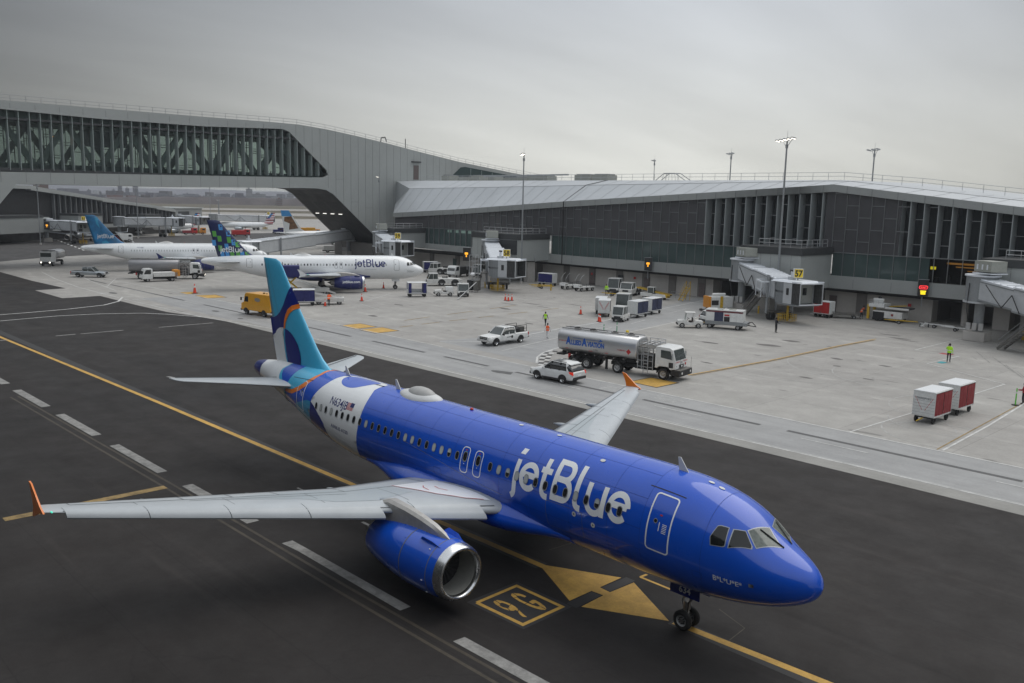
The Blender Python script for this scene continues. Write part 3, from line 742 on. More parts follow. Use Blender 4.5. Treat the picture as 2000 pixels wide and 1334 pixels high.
    for i in range(22):
        d=9.6+i*.66; q=min(i/21,1-i/21)/.30; q=min(1,q); k=q*q*(3-2*q)
        a=1.50+.86*k; zt=2.95+.45*k; zb=1.95-.50*k
        rings.append([(-d, a*math.sin(2*PI*j/40), (zt+zb)/2+(zt-zb)/2*math.cos(2*PI*j/40)) for j in range(40)])
    bf.loft(rings,L.get('bellymat',L['body'])); bf.build('belly_fairing',root)
    # wings
    for sg in (-1,1):
        w=link('wing',shared(('wing',sg,L.get('detail')),lambda:wing_mesh(sg,L.get('detail')).mesh('wing')),root)
        for (y0,y1) in ((2.75,5.15),(6.35,8.85),(8.88,11.4),(11.43,13.9),(13.93,16.35)):
            link('slat',shared(('slat',sg,y0),lambda:(lambda q:(q[0].fix(q[1]),q[1])[1])((lambda m:(m,m.mesh('slat')))(slat_mesh(sg,y0,y1)))),w)
        # wing fence
        f=MB(); x0=-21.93+1.55; z=4.0
        f.prism([(x0-.35,z-.02),(x0-.75,z+.16),(x0-1.65,z+.78),(x0-1.9,z+.82),(x0-1.62,z+.30),(x0-1.52,z-.05),(x0-1.7,z-.45),(x0-1.5,z-.42),(x0-.9,z-.14)],sg*17.0-.03,sg*17.0+.03,'y',L['fence'])
        f.build('wing_fence',w)
        tp=MB(); rings=[]
        for k in range(5):
            y=16.95-.0+.0; 
        tp.ball((x0-.35,sg*16.75,z-.0),.055,10,'nav_green' if sg<0 else 'lamp_dull_red',(2.0,.6,.6)); tp.build('navigation_light',w)
        # flap track fairings
        for y in (5.9,9.3,13.2):
            le,te,zz_,tc=wing_geo(y); q=MB(); q.loft([[(te+1.4-2.5*t, sg*y+.15*math.sin(PI*min(1,t*1.02+.01))**.6*math.cos(a), zz_-.22-.10*t+.16*math.sin(PI*min(.99,t+.01))**.6*math.sin(a)) for a in [2*PI*i/12 for i in range(12)]] for t in [j/8 for j in range(9)]],'wing_grey'); q.build('flap_fairing',w)
    # engines and pylons
    E_=shared(('eng',L['cowl']),lambda:{k:v.mesh(k) for k,v in engine_meshes(L['cowl']).items()})
    for sg in (-1,1):
        c=link('engine',E_['cowling'],root); c.location=(0,sg*5.75,1.72)
        for k in ('intake_lip','fan','exhaust'): link(k,E_[k],c)
        p=MB(); 
        secs=[(-11.75,2.86,.03,2.72),(-12.05,3.02,.13,2.72),(-12.6,3.20,.19,2.72),(-13.3,3.33,.21,2.66),(-14.2,3.44,.23,2.6),(-15.3,3.50,.26,2.5),(-15.9,3.3,.26,2.5),(-17,2.9,.14,2.35),(-18.6,2.85,.03,2.6)]
        p.loft([[(x,sg*5.75-w,zl),(x,sg*5.75-w,zt-.10),(x,sg*5.75-w*.5,zt),(x,sg*5.75+w*.5,zt),(x,sg*5.75+w,zt-.10),(x,sg*5.75+w,zl)] for x,zt,w,zl in secs],'pylon_grey')
        p.build('pylon',root)
        if L.get('cowltext') and sg<0:
            t=MB(); vs,fs,wd=text2d(L['cowltext'],.62,.02,'CENTER')
            def cf(s,t_): a=R(90)-t_/1.17; return (-13.3+s, -5.75-1.172*math.sin(a), 1.72+1.172*math.cos(a))
            v,f=decal2d([(vs,fs)],cf,.3,.12); t.add(v,f,'letter_white',True); t.build('engine_lettering',c,weld=False).location=(0,5.75,-1.72)
    # landing gear
    def leg(x,y,r,w,dual,mn):
        g=MB(); g.cyl((x,y,r),(x,y,2.1),.09 if mn<1 else .16,None,12,'hub'); g.cyl((x,y,.75),(x,y,1.6),.13 if mn<1 else .2,None,12,'dull_metal'); g.cyl((x,y-dual-.1,r),(x,y+dual+.1,r),.07,None,10,'dull_metal')
        if mn<1:
            g.bar((x+.05,y,1.0),(x+.75,y,2.0),.09,.09,'dull_metal'); g.bar((x-.1,y,.62),(x-.22,y,1.0),.05,.05,'hub'); g.bar((x-.22,y,1.0),(x-.1,y,1.35),.05,.05,'hub')
            g.cyl((x+.12,y-.30,1.25),(x+.22,y-.30,1.25),.09,None,10,'lamp_clear'); g.cyl((x+.12,y+.30,1.25),(x+.22,y+.30,1.25),.09,None,10,'lamp_clear'); g.bar((x+.1,y-.3,1.25),(x+.1,y+.3,1.25),.05,.05,'hub')
            g.tube([(x+.1,y-.10,1.6),(x+.16,y-.14,1.1),(x+.1,y-.12,.6)],.02,5,'black')
        else: g.bar((x,y,1.1),(x,y*.45,2.1),.12,.12,'dull_metal')
        go=g.build('landing_gear',root)
        for s in (-1,1):
            t=MB(); n=28; prof=[(-w/2+.02,r*.55),(-w/2,r*.8),(-w/2+.03,r*.95),(-w*.2,r),(w*.2,r),(w/2-.03,r*.95),(w/2,r*.8),(w/2-.02,r*.55)]
            M=Matrix.Translation((x,y+s*dual,r))@Matrix.Rotation(PI/2,4,'Z'); t.lathe(prof,n,'rubber',M); to=t.build('tyre',go)
            h=MB(); h.lathe([(-w/2+.03,.0),(-w/2+.03,r*.12),(-w/2+.09,r*.2),(-w/2+.10,r*.42),(-w/2+.015,r*.56),(w/2-.015,r*.56),(w/2-.1,r*.42),(w/2-.09,r*.2),(w/2-.03,r*.12),(w/2-.03,0)],n,'hub',M)
            for q in range(8): a=2*PI*q/8; h.cyl((x+r*.3*math.cos(a),y+s*dual-w/2+.02,r+r*.3*math.sin(a)),(x+r*.3*math.cos(a),y+s*dual+w/2-.02,r+r*.3*math.sin(a)),r*.055,None,6,'near_black')
            h.build('wheel_rim',go)
    leg(-5.07,0,.38,.22,.25,0)
    for sg in (-1,1): leg(-17.71,sg*3.795,.58,.40,.46,1)
    nd=MB()
    for s in (-1,1): nd.pb(-5.62,-4.35,s*.33-.015,s*.33+.015,1.36,1.86,L['geardoor'])
    if L.get('number'): put_text(nd,L['number'],.34,(-4.98,-.347,1.48),(1,0,0),(0,0,1),'letter_white',.02,'CENTER')
    nd.build('gear_door',root)
    # tail fin and stabilisers
    lef=[(5.2,-28.0),(5.62,-28.35),(5.95,-29.2),(6.33,-29.84),(6.84,-30.41),(7.82,-31.3),(9.01,-32.35),(10.13,-33.28),(11.2,-34.14),(11.5,-34.42),(11.66,-34.9),(11.70,-35.6)]
    def teX(z): return -34.72-(z-5.2)*.262
    def leX(z): return curve_z(lef,z)
    fb=MB(); us=[0,.01,.04,.1,.2,.32,.45,.6,.75,.88,1]
    zs=[4.9,5.2,5.4,5.62,5.8,5.95,6.15,6.33,6.6,6.84,7.3,7.82,8.4,9.01,9.6,10.13,10.7,11.2,11.5,11.6,11.66]
    def ff(u,z): # half thickness in m
        c=leX(z)-teX(z); e=1.0 if z<11.3 else math.sqrt(max(0.02,1-((z-11.3)/.37)**2)); return foil(u,.10 if z>6.4 else .10*(6.2/max(c,6.2)))*c*e
    rings=[]
    for z in zs:
        le,te=leX(z),teX(z); c=le-te
        rings.append([(le-u*c,-ff(u,z),z) for u in us]+[(le-u*c,ff(u,z),z) for u in us[::-1][1:-1]])
    fb.loft(rings,L['fin'])
    def fin_fn(off):
        def g(x,z):
            le,te=leX(z),teX(z); c=le-te; u=min(max((le-x)/c,0),1); return (x,-ff(u,z)-off,z)
        return g
    if L.get('finpaint'): L['finpaint'](fb,fin_fn)
    fo2=fb.build('tail_fin',root,weld=False)
    rd=MB()
    for z0,z1 in ((5.7,11.35),):
        P=[(leX(z)-.72*(leX(z)-teX(z)),z) for z in (5.7,8,10,11.35)]
        v,f=decal2d([ribbon(P,.02)],fin_fn(.03),.3,.4); rd.add(v,f,'seam',True)
    rd.build('rudder_seam',fo2,weld=False) if L.get('detail') else None
    for sg in (-1,1):
        h=MB(); rings=[]
        for y,le,te,z in ((.4,-30.6,-34.35,4.72),(1.2,-31.1,-34.5,4.78),(3.6,-32.95,-35.15,4.94),(5.9,-34.6,-35.85,5.08),(6.15,-34.95,-35.95,5.10),(6.22,-35.3,-35.95,5.10)):
            c=le-te; rings.append([(le-u*c,sg*y,z+foil(u,.09)*c) for u in us]+[(le-u*c,sg*y,z-foil(u,.09)*c) for u in us[::-1][1:-1]])
        h.loft(rings,'wing_grey')
        for a,b in (((-33.35,.9),(-35.58,6.0)),):
            P=[(a[0]+(b[0]-a[0])*t,sg*(a[1]+(b[1]-a[1])*t)) for t in (0,1)]
            h.tube([(P[0][0],P[0][1],4.79+.13),(P[1][0],P[1][1],5.115+.035)],.02,4,'wing_line')
        h.build('stabiliser',root)
    root.scale=(L.get('scale',1),)*3
    return root,fo
def curve_z(T,z):
    if z<=T[0][0]: return T[0][1]
    for a,b in zip(T,T[1:]):
        if z<=b[0]: k=(z-a[0])/(b[0]-a[0]); return a[1]+(b[1]-a[1])*k
    return T[-1][1]
# ---- liveries
def blue_paint(mb):
    o=.004
    aft_paint(mb,[(0,28.85),(3,28.89),(23,28.86),(41,29.1),(60,29.52),(74,30.12),(88,30.92),(95,31.75),(97,37)],'paint_orange',o,97)
    aft_paint(mb,[(0,29.12),(9,29.14),(25,29.09),(41,29.47),(56,29.87),(67,30.33),(79,30.97),(86,31.75),(89,37)],'paint_cyan',2*o,89)
    aft_paint(mb,[(0,31.15),(23,31.17),(35,31.31),(51,31.47),(66,31.64),(81,31.75),(84,37)],'paint_blue',3*o,84)
    aft_paint(mb,[(0,32.6),(26,32.7),(43,32.95),(60,32.78),(72,32.49),(83,31.78),(90,31.9),(120,32.2),(180,32.4)],'paint_cyan',4*o)
    aft_paint(mb,[(0,32.7),(25,32.82),(45,33.12),(63,33.1),(81,32.85),(86,32.0),(95,32.05),(120,32.3),(180,32.5)],'paint_white',5*o)
    aft_paint(mb,[(0,36.1),(30,35.95),(54,36.05),(84,36.1),(120,36.25),(180,36.5)],'paint_navy',6*o)
    sm=lambda P:(P,[tuple(range(len(P)))])
    def cr(P,n=4):
        Q=[];N=len(P)
        for i in range(N):
            p0,p1,p2,p3=P[i-1],P[i],P[(i+1)%N],P[(i+2)%N]
            for k in range(n):
                t=k/n; Q.append(tuple(.5*(2*p1[j]+(p2[j]-p0[j])*t+(2*p0[j]-5*p1[j]+4*p2[j]-p3[j])*t*t+(-p0[j]+3*p1[j]-3*p2[j]+p3[j])*t**3) for j in (0,1)))
        return Q
    fus_decal(mb,[sm([(28.35,77),(28.3,70),(27.99,54),(27.62,35),(27.39,17.6),(27.2,5),(26.8,-3),(26.05,-8),(24.9,-9),(24.17,-7),(23.85,-3),(23.74,5),(23.82,12),(23.84,21.5),(23.66,32),(23.57,41.7),(23.48,60),(23.53,84),(23.70,105),(24.0,130),(24.5,150),(25.6,160),(26.2,150),(26.55,134),(26.72,118),(26.9,100),(27.25,92),(27.7,84.5),(28.1,79.5)])],'paint_white',.0045)
    fus_decal(mb,[sm(cr([(26.66,26.5),(26.97,15.8),(26.86,4.9),(26.21,-3),(24.99,-4),(24.3,-.5),(24.51,7.9),(24.83,18.5),(25.42,29.3),(26.11,31.2)]))],'paint_blue',.009)
    fus_decal(mb,[sm([(30.6,116),(30.5,106),(30.25,99),(29.87,93.0),(29.4,86),(29.07,81),(28.75,78.2),(28.42,77.2),(28.38,84),(28.45,95),(28.66,117),(28.9,135),(29.6,142),(30.3,134)])],'paint_teal',.0045)
    fus_decal(mb,[sm([(28.42,77.2),(28.38,84),(28.45,95),(28.66,117),(28.7,140),(27.6,152),(26.6,140),(26.72,118),(26.9,100),(27.25,92),(27.7,84.5),(28.1,79.5)])],'paint_navy',.006)
    # lettering: each stroke a hair above the last so that none coincide
    k=(12.50-6.33)/WM_W
    for i,(v,f) in enumerate(wm_items(12.62,1.085,-1,k/1.085)):
        fus_decal(mb,[(v,f)],'letter_white',.005+.0006*i,'arc',1,.3)
    vs,fs,w=text2d('N634JB',.60,.012,'LEFT',.84); k=1.60/w
    fus_decal(mb,[([(26.42-x*k,.17+y) for x,y in vs],fs)],'letter_navy',.009,'arc')
    # small flag
    x0=24.86
    for q in range(7):
        fus_decal(mb,[([(x0,.22+q*.055),(x0-.56,.22+q*.055),(x0-.56,.22+q*.055+.03),(x0,.22+q*.055+.03)],[(0,1,2,3)])],'red',.009,'arc')
    fus_decal(mb,[([(x0-.26,.38),(x0-.56,.38),(x0-.56,.61),(x0-.26,.61)],[(0,1,2,3)])],'letter_navy',.011,'arc')
    vs,fs,w=text2d('AIRBUS A320',.27,.01,'LEFT'); k=1.62/w
    fus_decal(mb,[([(26.02-x*k,-.98+y) for x,y in vs],fs)],'letter_navy',.009,'arc')
    vs,fs,w=text2d('B*L*U*E*',.34,.012,'LEFT'); k=.95/w
    fus_decal(mb,[([(2.98-x*k,-1.30+y) for x,y in vs],fs)],'letter_white',.012,'arc',1,.12)
    fus_decal(mb,[sm([(1.83,97.5),(1.68,97.2),(1.68,102.5),(1.83,103)])],'pole_grey',.008,'deg',1,.12)
    fus_decal(mb,[ribbon([(6.05,1.14),(4.55,1.14)],.035)],'black',.008,'arc')
    fus_decal(mb,[ribbon([(31.2,.62),(29.0,.98)],.03)],'black',.03,'arc')
    for (d,t) in ((8.05,-.95),(9.0,-.78)): fus_decal(mb,[(arc(d,t,.10,.10,0,359,14)[:-1],[tuple(range(14))])],'dome_white' if d>8.5 else 'reflective',.008,'arc'); fus_decal(mb,[(arc(d,t,.035,.035,0,359,8)[:-1],[tuple(range(8))])],'black',.010,'arc')
    for (d,th) in ((4.3,2),(3.85,3),(11.6,3),(13.8,4),(8.6,26)): fus_decal(mb,[(arc(d,th,.12,2.2,0,359,12)[:-1],[tuple(range(12))])],'dome_white' ,.02,'deg',1,.2,4)
    fus_decal(mb,[ribbon([(19.6,-.30),(17.0,-.62),(14.5,-.98),(13.0,-1.1)],.014)],'pole_grey',.012,'arc')
    fus_decal(mb,[outline(rrect(8.6,10.5,-1.75,-.62,.12),.016)],'seam',.006,'arc')
    for d in (3.45,5.9,7.4,9.3,11.4,13.2,16.2,18.1,20.0,21.8): fus_decal(mb,[ribbon([(d,-120),(d,120)],.011)],'panel_joint',.003,'deg',1,.5,5)
    for th in (22,52,82,104): fus_decal(mb,[ribbon([(5.9,th),(23.3,th)],.35)],'panel_joint',.0032,'deg',1,.6,5)
    for (a_,b_,t0,t1) in ((6.4,7.0,-1.9,-1.5),(11.6,12.6,-1.75,-1.15),(17.0,17.5,-1.3,-.95),(21.0,22.6,-1.9,-.85),(3.4,3.75,-1.5,-1.2)): fus_decal(mb,[outline(rrect(a_,b_,t0,t1,.06),.014)],'panel_joint',.0045,'arc')
def blue_fin(mb,fn):
    def sm(P,mt,off):
        v,f=decal2d([(P,[tuple(range(len(P)))])],fn(off*2.2+.006),.3,.3); mb.add(v,f,mt,True)
    # dark band across the fin
    sm([(-33.20,10.17),(-33.58,9.49),(-33.88,9.03),(-34.33,8.58),(-34.75,8.33),(-35.1,8.2),(-35.7,8.12),(-35.3,6.4),(-34.6,6.9),(-33.8,7.76),(-33.62,8.48),(-33.33,8.84),(-32.9,9.09),(-32.3,9.24),(-32.5,9.4)],'paint_navy',.004)
    sm([(-32.3,9.26),(-32.9,9.09),(-33.33,8.84),(-33.62,8.48),(-33.78,8.17),(-33.88,7.66),(-33.69,7.66),(-33.6,8.01),(-33.42,8.29),(-33.12,8.61),(-32.7,8.87),(-32.2,9.0)],'paint_orange',.008)
    sm([(-35.05,7.24),(-34.89,7.4),(-34.75,7.5),(-34.59,7.57),(-34.4,7.64),(-34.15,7.68),(-33.9,7.70),(-33.93,7.2),(-33.91,6.94),(-33.84,6.47),(-33.68,5.95),(-33.52,5.6),(-33.4,5.3),(-34.9,5.3),(-35.4,7.0),(-35.35,7.1)],'paint_white',.008)
    sm([(-33.69,7.66),(-33.72,7.4),(-33.72,6.86),(-33.6,6.21),(-33.44,5.72),(-33.3,5.3),(-31.95,5.3),(-31.8,5.79),(-31.77,6.12),(-31.88,6.49),(-32.14,6.92),(-32.54,7.26),(-32.95,7.5),(-33.37,7.62)],'paint_navy',.009)
def tile_fin(mb,fn):
    def q(x,z,mt,w=.62,h=.95):
        P=[(x,z),(x+w,z),(x+w-.12,z+h),(x-.12,z+h)]; v,f=decal2d([(P,[(0,1,2,3)])],fn(.006),.4,.4); mb.add(v,f,mt,True)
    for x,z,c in ((-35.5,8.9,'g'),(-34.5,10.0,'b'),(-34.7,8.1,'g'),(-35.6,7.4,'b'),(-33.3,9.0,'b'),(-33.2,7.9,'g'),(-32.5,7.5,'b'),(-31.9,7.2,'g'),(-34.6,6.5,'g'),(-33.6,6.8,'b'),(-31.8,5.6,'g'),(-31.1,5.5,'b'),(-34.3,5.5,'b'),(-33.5,5.5,'b'),(-32.7,5.4,'g'),(-30.3,5.5,'g')):
        q(x,z,'tile_green' if c=='g' else 'tile_blue')
    fin_word(mb,fn,-34.45,6.35,.62)
def fin_word(mb,fn,x0,z0,s,mt='letter_white'):
    for i,(v,f) in enumerate(BOLD_STROKES):
        vv,ff=decal2d([([(x0+x*s,z0+y*s) for x,y in v],f)],fn(.012+.0008*i),.4,.4); mb.add(vv,ff,mt,True)
def teal_fin(mb,fn):
    def sm(P,mt,off):
        v,f=decal2d([(P,[tuple(range(len(P)))])],fn(off),.3,.3); mb.add(v,f,mt,True)
    sm([(-33.5,5.5),(-32.2,5.5),(-32.0,6.0),(-32.6,6.4),(-33.3,6.1)],'paint_teal',.006)
    sm([(-34.0,11.2),(-34.6,11.2),(-34.3,9.8),(-33.6,8.9),(-33.9,9.9)],'paint_teal',.006)
    fin_word(mb,fn,-34.3,6.9,.55,'dome_white')
def white_paint(word=True,reg='N503JB'):
    def f(mb):
        if word:
            k=(12.3-6.9)/WM_W
            for i,(v,ff) in enumerate(wm_items(12.35,.92,-1,k/.92)): fus_decal(mb,[(v,ff)],'letter_navy',.008+.001*i,'arc',1,.4)
        vs,fs,w=text2d(reg,.42,.0,'LEFT'); fus_decal(mb,[([(26.6-x,.34+y) for x,y in vs],fs)],'letter_navy',.010,'arc')
        for t in (0,1):
            fus_decal(mb,[ribbon([(3.2,-1.0-.22*t),(1.9+.3*t,-1.0-.22*t)],.07)],'seam',.010,'arc',1,.2)
        fus_decal(mb,[ribbon([(10.6,-.95),(8.6,-.95)],.03)],'seam',.010,'arc')
    return f
sh1=[0,1,0,1,0,0,0,0,0,1,0,0,0,0,0,1,1,0,0,1,1,2,0, 0,1,2,1,1,0,0,0,0,1,0,2,0,0,0]
build_airliner('airliner','large royal blue jetBlue airliner with cyan patterned tail taxiing in the foreground',(0,0,0),0,
  dict(body='paint_blue',paint=blue_paint,ring='window_ring',shades=sh1,doors=[(4.70,5.62,-1.0,.98),(29.38,30.22,-1.35,.72)],doorline='letter_white',detail=True,clear='windshield_clear',
       fence='paint_orange',cowl='paint_blue',geardoor='paint_navy',number='634',fin='paint_cyan',finpaint=blue_fin,woff=.018))
sh2=[0,1,0,0,1,1,0,0,0,1,1,0,1,0,0,0,1,0,1,1]
build_airliner('airliner','white jetBlue airliner parked beyond the yellow van, navy tail with green and blue tiles',(-107.4,67.3,0),R(61.44),
  dict(body='paint_white',belly='paint_white',paint=white_paint(True,'N821JB'),ring='pole_grey',shades=sh2,doors=[(4.62,5.5,-1.0,.92),(29.3,30.2,-1.2,.75)],doorline='seam',
       scale=.963,fence='paint_white',cowl='letter_navy',cowltext='jetblue.com',geardoor='paint_white',fin='tail_navy',finpaint=tile_fin,bellymat='letter_navy'))
build_airliner('airliner','white parked airliner with a teal blue jetBlue tail, farther back behind the fuel tankers',(-154.5,63.2,0),R(65.92),
  dict(body='paint_white',paint=white_paint(False,'N534JB'),ring='car_silver',shades=[1],doors=[(4.62,5.5,-1.0,.92),(29.3,30.2,-1.2,.75)],doorline='seam',
       scale=.931,fence='letter_navy',cowl='letter_navy',geardoor='paint_white',fin='tail_teal',finpaint=teal_fin,bellymat='paint_white'))
# ---------------------------------------------------------------- ground
def sheet(name, polys, mat_, z, kind='structure'):
    mb=MB()
    for P in polys: mb.add([(x,y,z) for x,y in P],[tuple(range(len(P)))],mat_)
    o=mb.build(name,None,weld=False); o['kind']=kind; return o
sheet('ground',[[(-9000,-6000),(6000,-6000),(6000,9000),(-9000,9000)]],'dry_grass',-.02)
sheet('apron',[[(-700,-300),(300,-300),(300,260),(-700,260)]],'apron_concrete',0)
sheet('taxiway',[[(-88.6,22.4),(60,23.6),(60,-90),(-240,-90),(-240,10),(-205,18),(-175,18.3),(-153,18.2),(-137.5,18.9),(-136.7,14.2),(-123.8,14.3),(-124.1,19.6),(-110,19.8),(-101,20.2),(-95,21.6)]],'asphalt',.005)
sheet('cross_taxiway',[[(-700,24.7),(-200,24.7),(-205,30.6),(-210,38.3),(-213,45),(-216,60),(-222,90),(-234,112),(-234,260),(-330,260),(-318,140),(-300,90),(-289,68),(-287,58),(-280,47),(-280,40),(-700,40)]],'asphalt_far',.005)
sheet('service_road',[[(60,24.2),(-88,23.4),(-118,23.2),(-118,31.6),(-43,31.7),(60,33.2)],[(-54.2,33.6),(-62,33.9),(-60.8,40),(-60.6,50),(-63,66),(-68,84),(-72,97),(-62,97),(-57.2,76),(-54.8,61),(-53.2,53.5),(-51.6,44),(-50,39.8),(-47.6,35),(-45,33.2)]],'road_concrete',.004)
sheet('edge_strip',[[(-88.6,22.42),(60,23.62),(60,25.1),(-88.6,24.1)]],'edge_concrete',.009)
# --- painted markings, one sheet per colour
W_,Y_,YO,K_,WO,D_,F_,St,SC=[],[],[],[],[],[],[],[],[]
def seg(L,a,b,w):
    dx,dy=b[0]-a[0],b[1]-a[1]; l=math.hypot(dx,dy); nx,ny=-dy/l*w/2,dx/l*w/2
    L.append([(a[0]+nx,a[1]+ny),(a[0]-nx,a[1]-ny),(b[0]-nx,b[1]-ny),(b[0]+nx,b[1]+ny)])
def path(L,P,w):
    v,f=ribbon(P,w)
    for q in f: L.append([v[i] for i in q])
seg(K_,(-240,-2.05),(-12.4,-.12),.75); seg(K_,(-5.7,.02),(40,.45),.6)
path(Y_,[(-240,-2.05),(-90,-1.68),(-52,-.71),(-26.8,-.26),(-12.2,-.1)],.34); path(Y_,[(-5.6,.0),(-1.87,.22),(12,.9),(40,2)],.34)
# surface painted holding position triangles and the stand number
Y_+= [[(-12.5,-.02),(-12.35,-.2),(-9.36,-1.65),(-9.38,-.34),(-8.81,-.28),(-8.81,.13),(-9.38,.17),(-9.40,1.55)],[(-8.76,1.57),(-8.81,.13),(-8.81,-.28),(-8.72,-1.68),(-5.78,-.07)]]
K_+= [[(-9.30,1.75),(-9.33,.22),(-8.86,.18),(-8.83,1.75)],[(-9.32,-.40),(-8.86,-.34),(-8.78,-1.9),(-9.30,-1.9)]]
K_.append([(-11.9,-4.75),(-11.95,-2.0),(-8.95,-1.95),(-8.9,-4.6)])
BX=[(-11.60,-4.48),(-11.68,-2.28),(-9.20,-2.24),(-9.16,-4.38),(-11.60,-4.48)]; path(Y_,BX,.17); path(Y_,[(-11.60,-4.48),(-11.68,-2.28)],.17)
Y_.append([(-11.28,-3.83),(-11.24,-3.72),(-11.07,-3.64),(-10.86,-3.6),(-10.64,-3.57),(-10.36,-3.6),(-10.11,-3.68),(-9.76,-3.79),(-9.48,-3.85),(-9.59,-3.95),(-9.79,-3.91),(-10.07,-3.78),(-10.18,-3.77),(-10.18,-3.89),(-10.28,-3.98),(-10.51,-4.05),(-10.76,-4.06),(-11.03,-4.03),(-11.23,-3.96)])
Y_.append([(-10.74,-2.65),(-10.92,-2.65),(-11.12,-2.71),(-11.26,-2.82),(-11.29,-2.93),(-11.2,-3.05),(-10.98,-3.12),(-10.65,-3.16),(-10.32,-3.16),(-10.01,-3.15),(-9.74,-3.1),(-9.54,-3.02),(-9.44,-2.91),(-9.49,-2.81),(-9.68,-2.71),(-9.99,-2.64),(-10.29,-2.62),(-10.36,-2.68),(-10.33,-2.92),(-10.11,-2.93),(-10.1,-2.77),(-9.95,-2.79),(-9.77,-2.85),(-9.84,-2.95),(-10.06,-3.01),(-10.37,-3.03),(-10.67,-3.04),(-10.96,-2.98),(-11.02,-2.89),(-10.9,-2.8),(-10.72,-2.77)])
KS=[[(-10.99,-3.87),(-10.95,-3.75),(-10.79,-3.71),(-10.62,-3.7),(-10.47,-3.81),(-10.51,-3.93),(-10.65,-3.99),(-10.8,-3.98)]]
for a,b in (((-11.3,-3.82),(-10.95,-3.86)),((-10.64,-3.55),(-10.58,-3.72)),((-10.8,-3.96),(-10.86,-4.08)),((-10.5,-3.9),(-10.2,-4.0)),((-10.14,-3.66),(-9.98,-3.86)),((-11.3,-2.86),(-11.0,-2.9)),((-10.98,-3.16),(-10.92,-3.0)),((-10.3,-3.2),(-10.3,-3.0)),((-9.75,-2.86),(-9.45,-2.86))): seg(KS,a,b,.035)
for (a,b) in (((-8.92,2.2),(-8.90,2.62)),((-8.92,2.2),(-6.45,2.2)),((-6.47,2.25),(-6.43,2.8))): seg(Y_,a,b,.13)
WO+= [[(-62.3+10.05*k,-7.75+.13*k),(-62.3+10.05*k,-7.13+.10*k),(-55.2+10.05*k,-7.05+.10*k),(-55.2+10.05*k,-7.67+.13*k)] for k in (-2,-1,0,1,2)]
WO+= [[(-32.1,-7.3),(-32.1,-6.72),(-24.9,-6.62),(-24.9,-7.25)],[(-21.7,-7.2),(-21.7,-6.68),(-20.5,-6.66),(-20.5,-7.1)]]
WO+= [[(-20.5,-7.1),(-20.5,-6.66),(-13.0,-6.6),(-13.0,-7.1)],[(-9.9,-7.09),(-9.86,-6.58),(-2.5,-6.38),(-2.5,-6.9)]]
for y in (-7.45,-7.95): path(F_,[(-60,y-.5),(-32,y-.1),(-16,y),(10,y+.5)],.14)
seg(YO,(-32.65,-15.6),(-32.5,-8.0),.55); seg(YO,(-65.5,-10.3),(-65.2,-9.1),.5)
seg(WO,(-28,-2.8),(-24.5,-2.7),.12); seg(WO,(-21.6,-3.0),(-19.2,-3.0),.16); seg(F_,(-13.4,1.4),(-13.2,3.6),.05); seg(F_,(-5.1,2.2),(-3.6,1.6),.04); seg(F_,(-3.6,1.6),(-3.4,-.3),.04)
for a,b in ((-2.4,-1.6),(3.0,5.0),(5.5,10.1),(14,20.6)): seg(WO,(-88.3,a),(-88.4,b),.32)
seg(WO,(-60.5,3.6),(-59.2,3.9),.35)
# edge and road lines
path(W_,[(-118,20.9),(-94,21.7),(-80,24.0),(-47.6,23.9),(-26.3,24.25),(-9.57,24.75),(40,25.4)],.16); path(W_,[(-80,24.35),(-47.6,24.25),(-26.3,24.6),(40,25.75)],.07)
path(W_,[(-150,29.6),(-118,31.0),(-83.6,31.9),(-58.5,31.9)],.17); path(W_,[(-57.2,31.6),(-43.5,31.6),(-20.5,32.1),(-9.4,32.25),(40,33.2)],.17)
for a,b in ((-51.5,-47.3),(-39.8,-35.4),(-27.8,-23.6),(-15.7,-11.1),(-3.6,1),(-63.5,-59.5),(-75.5,-71.5),(-87.5,-83.5),(-99,-95),(-111,-107),(-135,-122)): seg(W_,(a,27.9+.012*(a+27)),(b,27.9+.012*(b+27)),.12)
for k in range(-9,2):
    x=-30+k*14; 
for a,b in ((-54,-47.6),(-44,-38.2),(-38,-31.2),(-29.7,-19.4),(-17.3,-2.6),(-2.2,12),(-66,-57),(-84,-70),(-106,-92),(-140,-112),(-150,-142)): seg(D_,(a,28.95+.02*(a+27)),(b,28.95+.02*(b+27)),.42)
for x,y,w,h in ((-45,27.4,.9,.5),(-98.5,25.6,.8,.5),(-127,22.5,1.2,.6),(-90,24.9,.5,.4)):
    D_.append([(x+w*1.0*math.cos(2*PI*i/14),y+h*.8*math.sin(2*PI*i/14)) for i in range(14)])
D_.append([(-45.7,27.7),(-44,28.3),(-43.4,27.4),(-45,27)])
# SLOW style road lettering, only broken bars from here
random.seed(3)
for cx,cy in ((-28.5,30.6),(-88,26),(-82,26.4),(-33.6,30.0),(-127,21.2),(-116,22.4)):
    for i in range(5): seg(W_,(cx-.55*2+random.uniform(-.2,.2),cy-.7+.32*i),(cx+.55*2+random.uniform(-.3,.3),cy-.7+.32*i),.10)
for cx,cy in ((-60,51),(-60.4,57),(-58.5,44)):
    for i in range(4): seg(W_,(cx-.9+.5*i,cy-1.4),(cx-.5+.5*i,cy+1.4),.10)
